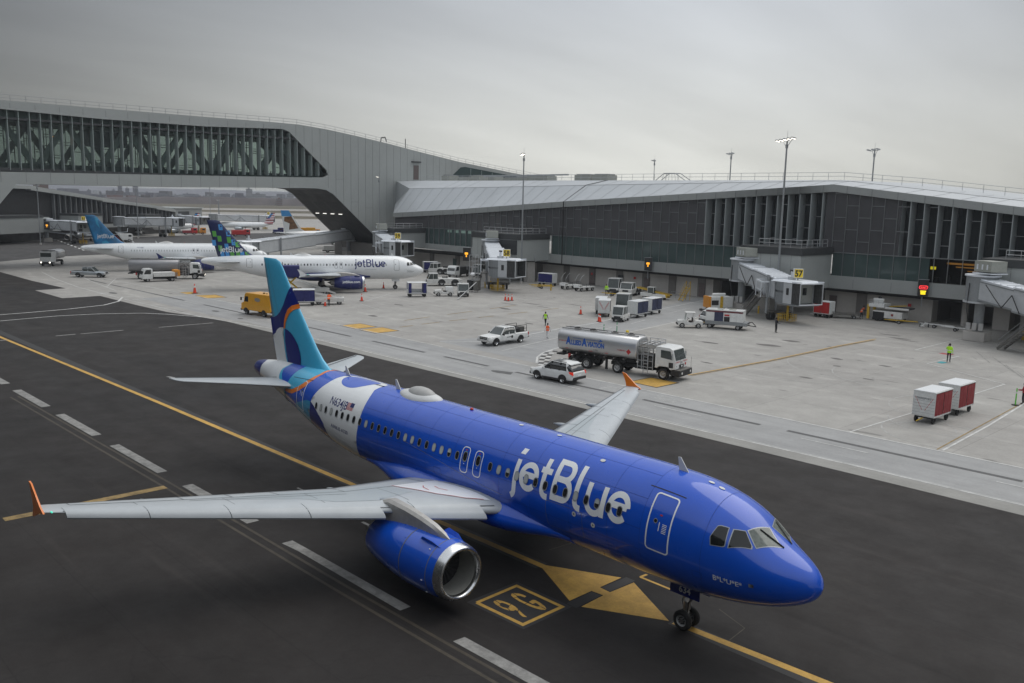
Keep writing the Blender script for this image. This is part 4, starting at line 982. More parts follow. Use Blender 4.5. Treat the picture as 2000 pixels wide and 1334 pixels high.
# curved lead from the road
path(W_,[(-61.2,33.7),(-60.2,35),(-58.87,37.3),(-58.7,41),(-59.4,45.7),(-60.6,52),(-61.35,59.7),(-63.2,66),(-65.5,78),(-69,95)],.22)
path(W_,[(-46.0,33.3),(-48.2,35.6),(-49.6,37.8),(-50.5,40.2),(-52,46),(-53.14,54.45),(-54.45,61.4),(-56.3,72.2),(-58,80)],.20)
path(W_,[(-53.0,35.2),(-54.4,40.8),(-56,48)],.13)
for a,b in (((-58.2,62.8),(-59.5,67.4)),((-62,76),(-63.7,82.7)),((-56.6,54),(-57.4,58))): seg(W_,a,b,.13)
for i in range(9):   # chequered curve
    t=i/8; x=-50.2+4.9*t; y=39.6-6.3*t**.8; seg(W_ if i%2==0 else K_,(x,y),(x+.35,y-.55),.5); seg(K_ if i%2==0 else W_,(x+.5,y+.25),(x+.85,y-.3),.5)
path(W_,[(-14.3,32.15),(-13.86,42.2),(-13.3,54.3),(-13.1,59.9),(-21.9,65.0),(-21.5,72.3)],.14)
path(W_,[(-8.2,32.5),(-8.6,42),(-9.4,54),(-9.6,60)],.16); seg(YO,(-8.55,32.5),(-9.75,58),.10)
path(W_,[(-21.2,72.0),(-26.2,72.7),(-26.3,90),(-17.9,81.2)],.14); path(St,[(-26.2,90),(-17.5,80.8),(-12,77)],.12)
for a,b in (((-21.5,77.5),(-18,71)),((-19,75),(-14.5,67)),((-16.5,71),(-13,64.5)),((-14.5,68),(-11.5,62)),((-20.5,73.5),(-19.6,72))): seg(WO,a,b,.10)
path(Y_,[(-33.4,40.2),(-32.8,53.5),(-32.9,68.3),(-32.6,77.2)],.17); path(YO,[(-32.98,40.2),(-32.4,53.5),(-32.5,68.3),(-32.2,76)],.14); path(K_,[(-33.19,40.2),(-32.6,53.5),(-32.7,68.3),(-32.4,76)],.10)
for P in ([(-34.75,33.6),(-34.75,36.5),(-31.9,36.5),(-31.9,33.5)],[(-77.8,31.8),(-77.9,34.6),(-74.6,34.6),(-74.5,31.7)],[(-73.6,31.7),(-73.7,34.9),(-70.5,34.9),(-70.4,31.7)],[(-117.2,31.2),(-116.8,34.1),(-112.7,33.9),(-113.2,30.9)],[(-122.6,31.0),(-122.3,33.2),(-119.6,33.0),(-119.9,31.0)]):
    c=(sum(p[0] for p in P)/4,sum(p[1] for p in P)/4); K_.append([(c[0]+(x-c[0])*1.10,c[1]+(y-c[1])*1.10) for x,y in P]); Y_.append(P)
for a,b in (((-72.7,36.7),(-72.9,38.9)),((-73.2,40.4),(-73.4,43.5)),((-73.6,45.2),(-73.5,48.2)),((-73.9,50.5),(-73.9,53.2)),((-77.1,40.7),(-78,45.5)),((-78.6,49),(-79.3,54)),((-74.2,56),(-74.4,60)),((-74.6,63),(-75,67)),((-80,58),(-81,64))):
    seg(YO,a,b,.22)
for x,y,a,b in ((-81,67.5,2.2,.25),(-83,64.5,2.6,.22),(-77,66,2,.2),(-79,60,1.3,.5),(-76.5,72,1.8,.22),(-47,52,1.2,.7),(-43,58,1.0,.5),(-91,50,1.2,.35),(-83,40,1.1,.5),(-29,60,.7,.4),(-26,48,.8,.25),(-36,47,.7,.25),(-38,67,1.3,.5),(-38,62,1.6,.6),(-103,64,2.4,.3),(-22,52,.6,.3),(-31,80,1.4,.3),(-33,82,1.8,.25),(-29.5,79,1.2,.2),(-66,52,.9,.35),(-27,56,.5,.25),(-24,60,.7,.3)):
    n=18; St.append([(x+a*(.9+.18*math.sin(4*PI*i/n+x))*math.cos(2*PI*i/n),y+b*(1.0+.22*math.sin(4*PI*i/n+y))*math.sin(2*PI*i/n)) for i in range(n)])

for cx,cy,r_,a0,a1 in ((-24,60,9,200,300),(-20,57,7,190,290),(-12,46,5,150,250),(-11,41,4,200,330),(-14,36,5,20,120),(-10,36,3.6,60,170),(-9.5,38,4.6,180,280),(-22,70,6,250,340),(-30,58,12,260,330),(-60,70,12,280,340),(-46,74,6,190,260),(-40,76,7,200,280)):
    v,f=ribbon(arc(cx,cy,r_,r_*1.1,a0,a1,16),.10)
    for q in f: SC.append([v[i] for i in q])
# curved service lines at the left
path(W_,[(-108.5,-6),(-109.7,6.3),(-110.6,11),(-112.6,16.3),(-115.8,19.3),(-120.6,21.6),(-120.7,24)],.30); path(W_,[(-102,-9),(-103.5,1.4),(-104.5,7.9),(-103.7,12.8),(-101.5,17.3),(-99,19.2),(-94,21.7)],.24)
path(W_,[(-170,24.5),(-155,22.4),(-138,21.0),(-120,20.9)],.16); path(W_,[(-172,30),(-158,27.6),(-146,25.8),(-130,24)],.14); path(W_,[(-136,24.6),(-150,31),(-158,40)],.12)
for i in range(9): seg(W_,(-232-i*7,52+i*1.2),(-236-i*7,53+i*1.2),.5)
seg(W_,(-97,48),(-104,58),.12); seg(W_,(-88,44.5),(-95,46),.10)
R_=[[(-23.6,72.2),(-22.4,72.2),(-22.2,73.2),(-23.5,73.3)]]; C_=[[(-21.5,66.4),(-20.9,66.3),(-20.8,67.4),(-21.5,67.5)]]
for nm,L,mt,z in (('black_marking',K_,'mark_black',.009),('stencil_gap',KS,'mark_black',.0158),('white_marking',W_,'mark_white',.017),('old_white_marking',WO,'mark_white_old',.013),('yellow_marking',Y_,'mark_yellow',.013),('old_yellow_marking',YO,'mark_yellow_old',.0145),('faint_marking',F_,'mark_yellow_faint',.0085),('drain_slot',D_,'drain_dark',.0105),('oil_stain',St,'stain_dark',.006),('tyre_scuff',SC,'scuff_pale',.0065),('red_marking',R_,'red_mark',.019),('cyan_marking',C_,'cyan_mark',.019)):
    mb=MB()
    for i,P in enumerate(L): mb.add([(x,y,z+.00002*i) for x,y in P],[tuple(range(len(P)))],mt)
    o=mb.build(nm,None,weld=False); bm=bmesh.new(); bm.from_mesh(o.data)
    for f in bm.faces:
        f.normal_update()
        if f.normal.z<0: f.normal_flip()
    bm.to_mesh(o.data); bm.free(); struct(o)
# ---------------------------------------------------------------- far ground: runways, fields, skyline
sheet('runway',[[(-945,300),(-880,600),(-770,560),(-840,280)],[(-766,240),(-640,450),(-540,390),(-685,200)],[(-556,190),(-490,360),(-440,330),(-510,170)]],'runway',-.012)
sheet('far_apron',[[(-270,-100),(-700,-100),(-700,100),(-480,190),(-520,420),(-300,420),(-270,260)]],'apron_concrete',.002)
def ridge(name,pts,depth,mat_,seed):
    rnd=random.Random(seed); mb=MB(); P=[]
    for (a,b) in zip(pts,pts[1:]):
        for k in range(14):
            t=k/14; P.append((a[0]+(b[0]-a[0])*t,a[1]+(b[1]-a[1])*t,(a[2]+(b[2]-a[2])*t)*(1+rnd.uniform(-.06,.12))))
    rings=[]
    for x,y,z in P:
        l=math.hypot(x,y); ux,uy=x/l,y/l
        rings.append([(x,y,-.1),(x+ux*depth*.2,y+uy*depth*.2,z*.8),(x+ux*depth*.4,y+uy*depth*.4,z),(x+ux*depth*.8,y+uy*depth*.8,z*.9),(x+ux*depth,y+uy*depth,-.1)])
    n=5; vs=[v for r in rings for v in r]
    mb.add(vs,[(k*n+i,k*n+i+1,(k+1)*n+i+1,(k+1)*n+i) for k in range(len(rings)-1) for i in range(n-1)],mat_,False)
    return struct(mb.build(name))
ridge('embankment',[(-1330,330,2),(-1290,420,7),(-1260,560,11),(-1150,760,11),(-1000,950,9)],90,'far_trees',1)
ridge('wooded_hill',[(-3300,500,20),(-3250,900,34),(-3000,1500,30),(-2700,2100,34)],500,'city_far',2)
rnd=random.Random(11)
def far_block(name,label,c,s,rz,mt,wins=(3,5),group='distant buildings on the skyline'):
    t=thing(name,label,'building',(c[0],c[1],0),rz,group)
    m=MB(); m.pb(-s[0]/2,s[0]/2,-s[1]/2,s[1]/2,0,s[2],mt); m.build('wall',t)
    m=MB(); m.pb(-s[0]/2-.4,s[0]/2+.4,-s[1]/2-.4,s[1]/2+.4,s[2],s[2]+.8,'seam'); m.pb(-s[0]*.2,s[0]*.1,-s[1]*.2,s[1]*.1,s[2]+.8,s[2]+3,mt); m.build('roof',t)
    for k in range(wins[0]):
        m=MB(); z=s[2]*(k+.5)/wins[0]
        for j in range(wins[1]): y=-s[1]/2+s[1]*(j+.5)/wins[1]; m.pb(s[0]/2,s[0]/2+.15,y-s[1]*.28/wins[1],y+s[1]*.28/wins[1],z-.8,z+.8,'seam')
        m.build('window_row',t)
    return t
SK=[(238,8,26,'city_far'),(268,10,30,'city_far'),(226,5,14,'city_far'),(200,4,10,'city_far'),(178,7,13,'city_far'),(160,9,8,'city_pale'),(145,6,7,'city_far'),(214,7,12,'city_pale'),(252,7,18,'city_far'),(290,12,10,'city_far'),(305,8,8,'city_pale'),(322,14,9,'city_far'),(345,12,8,'city_pale'),(368,9,9,'city_far'),(385,13,7,'city_far'),(408,10,8,'city_pale'),(430,14,7,'city_far'),(445,8,10,'city_far'),(458,10,9,'city_far')]
DS=['tall dark tower','tallest dark slab','narrow block','low dark block','mid height block','pale low block','dim low block','pale block','stepped dark block','wide low block','small pale block','long low block','pale shed','dark low block','long dark shed','pale terrace','wide dark shed','squat dark block','plain low block']
def az(u): return R(136.28356718)-math.atan((u-1000)/1712.2)
C0=(12.144,-25.618)
for i,(u,w,h,mt) in enumerate(SK):
    D=2000+rnd.uniform(-250,250); a=az(u); wd=w*D/1712
    far_block('far_building',f"{DS[i]} on the hazy skyline, number {i+1} from the left under the footbridge" if False else DS[i]+' on the hazy skyline under the footbridge',(C0[0]+D*math.cos(a),C0[1]+D*math.sin(a)),(wd,wd*.9,h*D/2000+4),a+PI,mt,(3,4))
m=MB()
for k in range(420):
    a=az(rnd.uniform(60,600)); D=rnd.uniform(1500,2900); w=rnd.uniform(10,34); h_=rnd.uniform(5,11)*(1.0 if rnd.random()<.9 else 1.8); m.box((C0[0]+D*math.cos(a),C0[1]+D*math.sin(a),h_/2),(w*.6,w,h_),rnd.choice(('city_far','city_far','city_far','city_pale','far_trees','brick_far')),rnd.uniform(0,3))
struct(m.build('far_town',None,weld=False),'stuff')['label']='low hazy town on the horizon under the footbridge'
# the pale hospital-like complex at the right of the view
for u,w,h,D,lab in ((505,16,16,1500,'pale long institutional block with a dark sign band, right part of skyline'),(487,7,24,1520,'taller pale block beside the long institutional building on the skyline'),(540,30,10,1480,'low pale wing right of the long institutional building'),(566,8,17,1450,'grey block just left of the bridge leg on the skyline'),(545,7,9,1400,'small brick building before the pale skyline wing')):
    a=az(u); wd=w*D/1712*1.6; t=far_block('far_building',lab,(C0[0]+D*math.cos(a),C0[1]+D*math.sin(a)),(wd*.6,wd,h),a+PI,'city_pale' if h!=9 else 'brick_far',(3,9))
for u,D,lab in ((272,900,'rounded white storage tent on the far field, left of the pair'),(303,905,'rounded white storage tent on the far field, right of the pair')):
    a=az(u); m=MB(); m.loft([[(x,5.5*math.cos(PI*k/10)*s,2.6*math.sin(PI*k/10)*s) for k in range(11)] for x,s in ((-9,.5),(-8,.95),(8,.95),(9,.5))],'truck_white'); o=m.build('storage_tent',None,loc=(C0[0]+D*math.cos(a),C0[1]+D*math.sin(a),0),rz=a+PI/2); tag(o,lab,'tent','white storage tents far off')
# ---------------------------------------------------------------- footbridge
def clear_glass(name,col,gl=.12):
    m=bpy.data.materials.new(name); m.use_nodes=True; MATS[name]=m; nt=m.node_tree
    for n in list(nt.nodes): nt.nodes.remove(n)
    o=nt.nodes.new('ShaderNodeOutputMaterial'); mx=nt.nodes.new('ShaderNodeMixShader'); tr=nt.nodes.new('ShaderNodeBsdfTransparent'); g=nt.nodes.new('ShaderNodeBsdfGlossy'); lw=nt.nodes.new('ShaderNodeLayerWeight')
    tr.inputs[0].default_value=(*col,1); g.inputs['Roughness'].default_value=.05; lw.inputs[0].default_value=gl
    df=nt.nodes.new('ShaderNodeBsdfDiffuse'); df.inputs[0].default_value=(.16,.20,.19,1); m2=nt.nodes.new('ShaderNodeMixShader'); m2.inputs[0].default_value=.22 if 'bridge' in name else .0; nt.links.new(tr.outputs[0],m2.inputs[1]); nt.links.new(df.outputs[0],m2.inputs[2]); nt.links.new(lw.outputs['Fresnel'],mx.inputs[0]); nt.links.new(m2.outputs[0],mx.inputs[1]); nt.links.new(g.outputs[0],mx.inputs[2]); nt.links.new(mx.outputs[0],o.inputs[0])  # bridge glass: diffuse share puts a milky reflection haze into its colour
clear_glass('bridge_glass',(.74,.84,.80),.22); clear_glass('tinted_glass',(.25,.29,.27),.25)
br=thing('footbridge','grey metal clad footbridge on slanted legs with a glazed trussed gallery over the taxiway','footbridge',(0,0,0))
X0,X1=-175.0,-195.0
top=[(-25,32.0),(20,31.7),(60,31.75),(76,31.85),(83,31.8),(90.6,31.2),(99,30.2),(108.6,28.9),(118.4,27.4),(132.5,25.4),(151.8,23.3),(172,21.3)]
botL=[(22.5,16.4),(60,16.75),(84,17.2),(87.5,17.2),(90,16.9),(92,15.9)]
glass=[(-25,18.3),(20.6,18.6),(60,19.25),(86,19.75),(89.3,19.9),(90.6,20.5),(90.2,21.6),(80.3,30.0),(78.5,30.5),(60,29.75),(38,29.65),(20,30.1),(-25,30.4)]
def face(x0,x1,nm):
    m=MB()
    up=[(-25,30.4),(20,30.1),(38,29.65),(60,29.75),(78.5,30.5),(80.3,30.0)]; 
    m.prism([(y,z) for y,z in up[:5]]+[(y,z) for y,z in top[:5][::-1]],x0,x1,'x','panel_light')
    m.prism([(-25,18.3),(20.6,18.6),(60,19.25),(86,19.75),(86,17.2),(84,17.2),(60,16.75),(22.5,16.4),(-25,16.2)],x0,x1,'x','panel_light')
    m.prism([(78.5,30.5),(80.3,30.0),(90.2,21.6),(90.6,20.5),(89.3,19.9),(86,19.75),(86,17.2),(87.5,17.2),(90,16.9),(92,15.9),(106.8,3.4),(112,3.4),(172,3.4)]+top[:3:-1],x0,x1,'x','panel_light')
    m.prism([(22.5,16.4),(-25,16.2),(-25,3),(12,3.4)],x0,x1,'x','panel_light')
    return m.build(nm,br)
f1=face(X0-.5,X0,'cladding'); f2=face(X1,X1+.5,'cladding')
m=MB(); 
for a,b in zip(top,top[1:]): m.add([(X0,a[0],a[1]),(X0,b[0],b[1]),(X1,b[0],b[1]),(X1,a[0],a[1])],[(0,1,2,3)],'roof_metal'); m.add([(X0-.5,a[0],a[1]-.3),(X0-.5,b[0],b[1]-.3),(X1+.5,b[0],b[1]-.3),(X1+.5,a[0],a[1]-.3)],[(0,1,2,3)],'panel_dark')
m.build('roof',br,weld=False)
m=MB()
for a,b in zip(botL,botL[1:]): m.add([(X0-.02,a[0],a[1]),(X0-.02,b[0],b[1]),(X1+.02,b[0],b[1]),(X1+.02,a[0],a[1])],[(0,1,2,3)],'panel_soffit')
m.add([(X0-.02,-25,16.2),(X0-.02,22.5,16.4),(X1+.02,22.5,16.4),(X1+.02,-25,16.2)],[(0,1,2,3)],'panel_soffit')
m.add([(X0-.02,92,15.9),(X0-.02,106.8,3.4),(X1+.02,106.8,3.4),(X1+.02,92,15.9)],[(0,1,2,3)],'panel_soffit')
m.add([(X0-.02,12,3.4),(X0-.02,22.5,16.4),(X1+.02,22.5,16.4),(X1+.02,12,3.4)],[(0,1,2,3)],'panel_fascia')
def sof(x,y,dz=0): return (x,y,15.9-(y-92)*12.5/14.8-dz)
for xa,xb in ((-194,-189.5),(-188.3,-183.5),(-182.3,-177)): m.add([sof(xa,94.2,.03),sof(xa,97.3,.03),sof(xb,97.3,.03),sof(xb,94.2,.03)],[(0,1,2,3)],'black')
m.build('soffit',br,weld=False)
for x in (-191.9,-188.3,-184.6,-180.9):
    m=MB(); m.bar(sof(x-.75,97.7,.12),sof(x+.75,97.7,.12),.16,.10,'ceiling_light'); m.build('soffit_light',br)
m=MB(); m.pb(X1+.3,X0-.3,-25,90,18.7,19.4,'panel_dark'); m.pb(X1+.3,X0-.3,-25,86,28.3,28.7,'panel_dark'); m.pb(X1+6,X0-6,-25,84,28.7,31.0,'truss'); m.build('gallery_floor',br)
# inside: people movers and rails seen as dark shapes
m=MB()
for k in range(26): y=18+k*2.75+rnd.uniform(-.8,.8); x=rnd.choice((-178.5,-181,-190)); m.cyl((x,y,19.4),(x,y,21.0),.26,.16,8,'near_black'); m.ball((x,y,21.15),.13,8,'near_black')
m.pb(-191,-190.8,-25,86,19.4,20.3,'panel_dark'); m.pb(-179.4,-179.2,-25,86,19.4,20.1,'panel_dark'); m.pb(-186,-182,38,46,24.6,27.6,'panel_dark') ; m.build('gallery_interior',br)
m=MB(); m.pb(-180.5,-180.3,30.5,31.7,24.6,26.0,'warm_light'); m.build('lit_sign',br)
P_=11.6
for side,x in (('front',-178.4),('rear',-193.0)):
    y=15.5 if side=='front' else 12.0; up=True
    while y<84:
        y2=y+P_/2; a=(x,y,19.6 if up else 28.4); b=(x,y2,28.4 if up else 19.6)
        if y2<88: m=MB(); m.bar(a,b,.55,1.15,'truss'); m.build('truss_member',br)
        y=y2; up=not up
m=MB()
for x in (-178.4,-193.0): m.pb(x-.4,x+.4,-25,85,28.2,29.3,'truss'); m.pb(x-.4,x+.4,-25,89,19.0,19.9,'truss')
m.build('truss_chord',br)
def gtop(y): 
    if y>78.5: return 30.0-(y-80.3)*8.4/9.9
    return 29.75+.35*abs(y-50)/30
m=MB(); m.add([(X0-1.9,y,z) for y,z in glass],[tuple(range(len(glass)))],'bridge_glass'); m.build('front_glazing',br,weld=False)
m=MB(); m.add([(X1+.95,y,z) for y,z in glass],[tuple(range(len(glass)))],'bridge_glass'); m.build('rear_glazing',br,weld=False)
m=MB(); m.pb(X0-2.25,X0-2.10,-25,78,27.9,30.0,'truss'); m.pb(X0-2.25,X0-2.10,-25,88,18.6,20.4,'glass_teal'); m.build('spandrel',br)
y=-22.0; k=0
while y<90:
    z0=18.2+.017*(y+25); z1=min(gtop(y)+.15,30.4)
    if z1>z0+.4:
        m=MB(); m.pb(X0-1.86,X0-.20,y-.06,y+.06,z0,z1,'bridge_rib'); m.build('rib',br)
    y+=1.9; k+=1
m=MB(); y=-22.0; k=0
while y<88:
    z1=min(gtop(y),30)
    m.pb(X1+.9,X1+1.1,y-.07,y+.07,18.8,z1,'panel_dark')
    if k%2: m.pb(X1+.9,X1+1.1,y+.45,y+.55,18.8,z1,'panel_dark')
    for q in range(3): z=19.8+rnd.uniform(0,8.5); m.pb(X1+.9,X1+1.1,y,y+1.9,z,z+.13,'panel_dark'); m.pb(X1+.9,X1+1.1,y,y+1.9,z+.55,z+.66,'panel_dark') if q else None
    y+=1.9; k+=1
m.build('rear_mullion_grid',br,weld=False)
# panel seams on the cladding
m=MB(); 
for y in [5+i*4.3 for i in range(28)]:
    z1=31.3 if y<83 else curve_z([(t[0],t[1]) for t in top],y)-.2
    if y<79: m.pb(X0,X0+.02,y,y+.05,gtop(y)+.3,z1,'seam'); m.pb(X0,X0+.02,y+2,y+2.05,16.7,18.7+.015*y,'seam')
for i in range(24):
    y=82+i*2.15; z1=curve_z(top,y)-.1; zb=max(3.5,15.7-(y-92)*12.5/14.8) if y>92 else 17.4
    if y<90: zb=17.4 if y>86 else 17.3
    g0=gtop(y)+.6 if y<90 else zb
    m.pb(X0,X0+.02,y,y+.045,g0,z1,'seam')
    if y>90:
        zz0=zb+ (3.1*i)%4+1
        if i%2: m.pb(X0,X0+.02,y,y+2.15,zz0,zz0+.04,'seam')
absorb(f1,m.build('panel_seam',br,weld=False))
m=MB(); m.pb(X1+1,X0-1,104.2,108.5,0,3.6,'concrete_dark'); m.build('base_wall',br); m=MB(); m.pb(X1+1,X0-1,-20,12.5,0,3.6,'concrete_dark'); m.build('base_wall',br)
# roof door hut mark, triangular window over the concourse
m=MB(); m.add([(X0+.03,y,z) for y,z in ((128,20.6),(132.4,24.0),(134,24.2),(166,21.0),(166,20.4))],[(0,1,2,3,4)],'glass_teal')
for y in (136,140,144,148,152,156,160): m.pb(X0+.03,X0+.10,y,y+.12,20.4,24.0-(y-134)*.095,'bridge_rib')
m.build('end_window',br,weld=False)
m=MB(); m.pb(X0,X0+.06,116.3,118.0,20.2,23.9,'door_brown'); m.pb(X0,X0+.5,115.6,118.5,24.6,24.9,'panel_dark'); m.build('roof_door',br)
m=MB()
def railing(mb,P,h,sp,mt='rail',r=.035,rails=(1.0,.5)):
    for a,b in zip(P,P[1:]):
        a_,b_=Vector(a),Vector(b); L=(b_-a_).length; n=max(1,int(L/sp))
        for i in range(n): p=a_.lerp(b_,i/n); mb.cyl(p,p+Vector((0,0,h)),r,None,5,mt)
        for f in rails: mb.cyl(a_+Vector((0,0,h*f)),b_+Vector((0,0,h*f)),r,None,5,mt)
    mb.cyl(P[-1],Vector(P[-1])+Vector((0,0,h)),r,None,5,mt)
railing(m,[(X0-1.2,y,z-.05) for y,z in top],1.25,2.6,'rail',.04); m.build('railing',br,weld=False)
m=MB(); m.tube([(X0-1.5,107,29.2),(X0-1.5,107.2,30.4),(X0-1.5,108.4,30.6),(X0-1.5,108.8,29.5)],.12,8,'near_black'); m.cyl((X0-1.5,114.8,28),(X0-1.5,114.8,30.6),.1,None,6,'near_black'); m.build('roof_vent',br)
# ---------------------------------------------------------------- near concourse
cc=thing('concourse','long grey concourse with dark ribbed glazing, slanted metal roof and overhanging upper floor','terminal',(0,0,0))
FTX=[(-157,10.85),(-132.8,12.26),(-102,14.4),(-71,16.26),(-54.8,17.27),(-49.2,17.62),(-26,15.05),(12,11.0)]
RTX=[(-157,19.6),(-53,19.6),(-49.2,19.45),(-41,18.62),(-27,17.1),(12,13.0)]
def gl(x): return curve_z(FTX,x)
def rtp(x): return curve_z(RTX,x)
PW=1.83
m=MB()
pts=[p[0] for p in FTX]
for a,b in zip(FTX,FTX[1:]):
    m.prism([(a[0],a[1]),(b[0],b[1]),(b[0],b[1]+1.05),(a[0],a[1]+1.05)],96.8,99.0,'y','panel_fascia')
m.prism([(97,10.85),(97,11.9),(110.3,11.2),(110.3,10.2)],-157.4,-157.0,'x','panel_fascia')
m.build('fascia',cc)
m=MB()
def roofpts(x):
    z0=gl(x)+1.05; z2=rtp(x); z1=z0+.74*(z2-z0)-.0
    return [(x,96.9,z0),(x,101.6,z1),(x,106.5,z2),(x,128,z2+.25),(x,150,z2-2)]
xs=[-157,-150,-140,-132.8,-120,-111,-102,-92,-81,-71,-62,-54.8,-53,-49.2,-41,-33,-27,-26,-15,0,12]
rp=[roofpts(x) for x in xs]; n=5
m.add([v for r in rp for v in r],[(k*n+i,k*n+i+1,(k+1)*n+i+1,(k+1)*n+i) for k in range(len(xs)-1) for i in range(n-1)],'roof_metal')
r0=roofpts(-157); m.add([r0[0],r0[1],r0[2],r0[3],(-175,128,19.6),(-175,111,19.6),(-175,110.5,14),(-175,110.3,11.2)],[(0,1,6,7),(1,2,5,6),(2,3,4,5)],'roof_metal')
cc_roof=m.build('roof',cc,weld=False)
m=MB()
x=-156.
while x<10:
    q=roofpts(x); q2=roofpts(x+.7)
    m.tube([(q[0][0],q[0][1]-.01,q[0][2]+.02),(q2[1][0],q2[1][1],q2[1][2]+.02)],.014,4,'seam') ; 
    if int(x)%2: m.tube([(q2[1][0],q2[1][1],q2[1][2]+.02),(q2[2][0],q2[2][1],q2[2][2]+.02)],.012,4,'seam')
    x+=3.66
for a,b in zip(xs,xs[1:]):
    p,q=roofpts(a),roofpts(b); m.tube([(p[1][0],p[1][1],p[1][2]+.02),(q[1][0],q[1][1],q[1][2]+.02)],.03,4,'seam')
x=-157+PW*2
while x<10: m.pb(x,x+.04,96.77,96.8,gl(x)+.02,gl(x)+1.03,'seam'); x+=PW*2
m.tube([(-102.6,96.75,3.7),(-102.6,96.75,gl(-102.6)+1.05)],.09,6,'void'); q=roofpts(-102.6); m.tube([q[0],(q[1][0]+1.2,q[1][1],q[1][2]+.05),(q[2][0]+2.4,q[2][1],q[2][2]+.05)],.09,6,'seam')
m.tube([(-108.6,96.75,3.7),(-108.6,96.75,9)],.05,6,'seam')
absorb(cc_roof,m.build('roof_seam',cc,weld=False))
# sill band and soffit
m=MB(); m.prism([(-157,4.3),(-140,4.2),(-122,3.9),(-112,3.68),(12,3.72),(12,5.7),(-49,5.55),(-100,5.3),(-157,5.5)],96.8,98.6,'y','panel_fascia')
x=-155
while x<10: m.pb(x,x+.03,96.78,96.8,3.9,5.2,'seam'); x+=PW*3
m.build('sill_band',cc)
m=MB(); m.pb(-157,12,98.6,99.15,3.15,3.66,'black'); m.pb(-157,12,96.9,101.2,3.66,3.70,'panel_soffit'); m.build('soffit',cc)  # black band is the beam plus painted shadow under the overhang
# glazing
FIN=[(-71.0,-50.4),(-39.35,12)]
def infin(x): return any(a<=x<b for a,b in FIN)
m=MB(); 
def strip(x0,x1,y,z0f,mt,z1=None):
    X=[x0]+[p for p in pts if x0<p<x1]+[x1]
    for a,b in zip(X,X[1:]): m.add([(a,y,z0f),(b,y,z0f),(b,y,z1 or gl(b)+.1),(a,y,z1 or gl(a)+.1)],[(0,1,2,3)],mt)
strip(-157,-71,97.32,8.9,'glass_frit'); strip(-50.4,-39.35,97.32,8.9,'glass_frit')
strip(-71,-50.4,98.72,8.9,'glass_dark'); strip(-39.35,12,98.72,8.9,'glass_dark')
for a,b,mt in ((-157,-146,'panel_dark'),(-146,-119,'glass_teal'),(-106,-60,'glass_teal'),(-48.8,-35,'glass_teal'),(-35,-25.4,'tinted_glass'),(-10,12,'glass_teal')): strip(a,b,97.30,5.2,mt,8.9)
for X in (-71,-50.4,-39.35): m.add([(X,97.3,8.9),(X,98.72,8.9),(X,98.72,gl(X)),(X,97.3,gl(X))],[(0,1,2,3)],'fin_grey')
m.add([(-71,97.3,8.9),(-50.4,97.3,8.9),(-50.4,98.72,8.9),(-71,98.72,8.9)],[(0,1,2,3)],'fin_grey'); m.add([(-39.35,97.3,8.9),(12,97.3,8.9),(12,98.72,8.9),(-39.35,98.72,8.9)],[(0,1,2,3)],'fin_grey')
m.build('curtain_wall',cc,weld=False)
# room behind the clear panes at gate 56
m=MB(); m.pb(-52,-10,104,104.3,5,9,'near_black'); m.pb(-52,-10,98.8,104,5.25,5.3,'near_black'); m.pb(-52,-10,98.8,104,8.85,8.9,'near_black'); m.pb(-34.4,-30.2,101.8,102,7.95,8.2,'warm_light'); m.pb(-33.6,-29.4,103,103.2,7.5,7.64,'warm_light'); m.pb(-31.2,-29.8,103,103.2,8.1,8.25,'warm_light'); m.pb(-32.2,-30.6,103.4,103.6,7.0,7.12,'warm_light')
for k in range(9): xx=-35+k*1.1; m.pb(xx,xx+.5,99.5+k%3,100.1+k%3,5.3,6.2+.25*(k%2),'panel_dark')
m.build('lit_lounge',cc)
m=MB(); m.pb(-35.05,-34.35,97.9,98.0,7.35,7.75,'led_yellow'); m.build('screen',cc)
m=MB()
x=-157; i=0
while x<12:
    z1=gl(x)+.05; f=infin(x+.01); blk=any(a<x<b for a,b in ((-119,-106),(-58.5,-48.7),(-25.4,-10)))
    y0,y1=(98.62,98.72) if f else (97.18,97.32)
    if not blk: m.pb(x-.04,x+.04,97.18,97.30,5.3,8.9,'mullion')
    if x>-146 or f: m.pb(x-.035,x+.035,y0,y1,8.9,z1,'mullion')
    off=1.68 if i%2 else 3.36
    z=8.9+off
    while z<z1-.2:
        if x>-140: m.pb(x,x+PW,(97.9 if f else 97.2),(98.0 if f else 97.3),z-.05,z+.05,'mullion')
        z+=3.4
    x+=PW; i+=1
m.pb(-157,12,97.16,97.30,8.84,8.96,'mullion'); m.build('mullion_grid',cc,weld=False)
x=-71.0
while x<11.5:
    if infin(x+.01):
        m=MB(); m.prism([(x-.06,97.0),(x+.06,97.0),(x+.10,98.7),(x-.10,98.7)],8.92,gl(x)-.01,'z','fin_grey'); m.build('facade_fin',cc)
    x+=PW
for k in range(8):   # lit ceiling glimpsed in the low window row
    xx=-137.5+k*2.3; m=MB(); m.pb(xx,xx+1.4,97.22,97.27,8.2,8.75,'green_light'); m.build('lit_ceiling',cc)
m=MB()
for i in range(14): xx=-144+i*1.83; m.pb(xx,xx+.09,97.1,97.25,5.3,8.9,'mullion')
m.build('window_post',cc,weld=False)
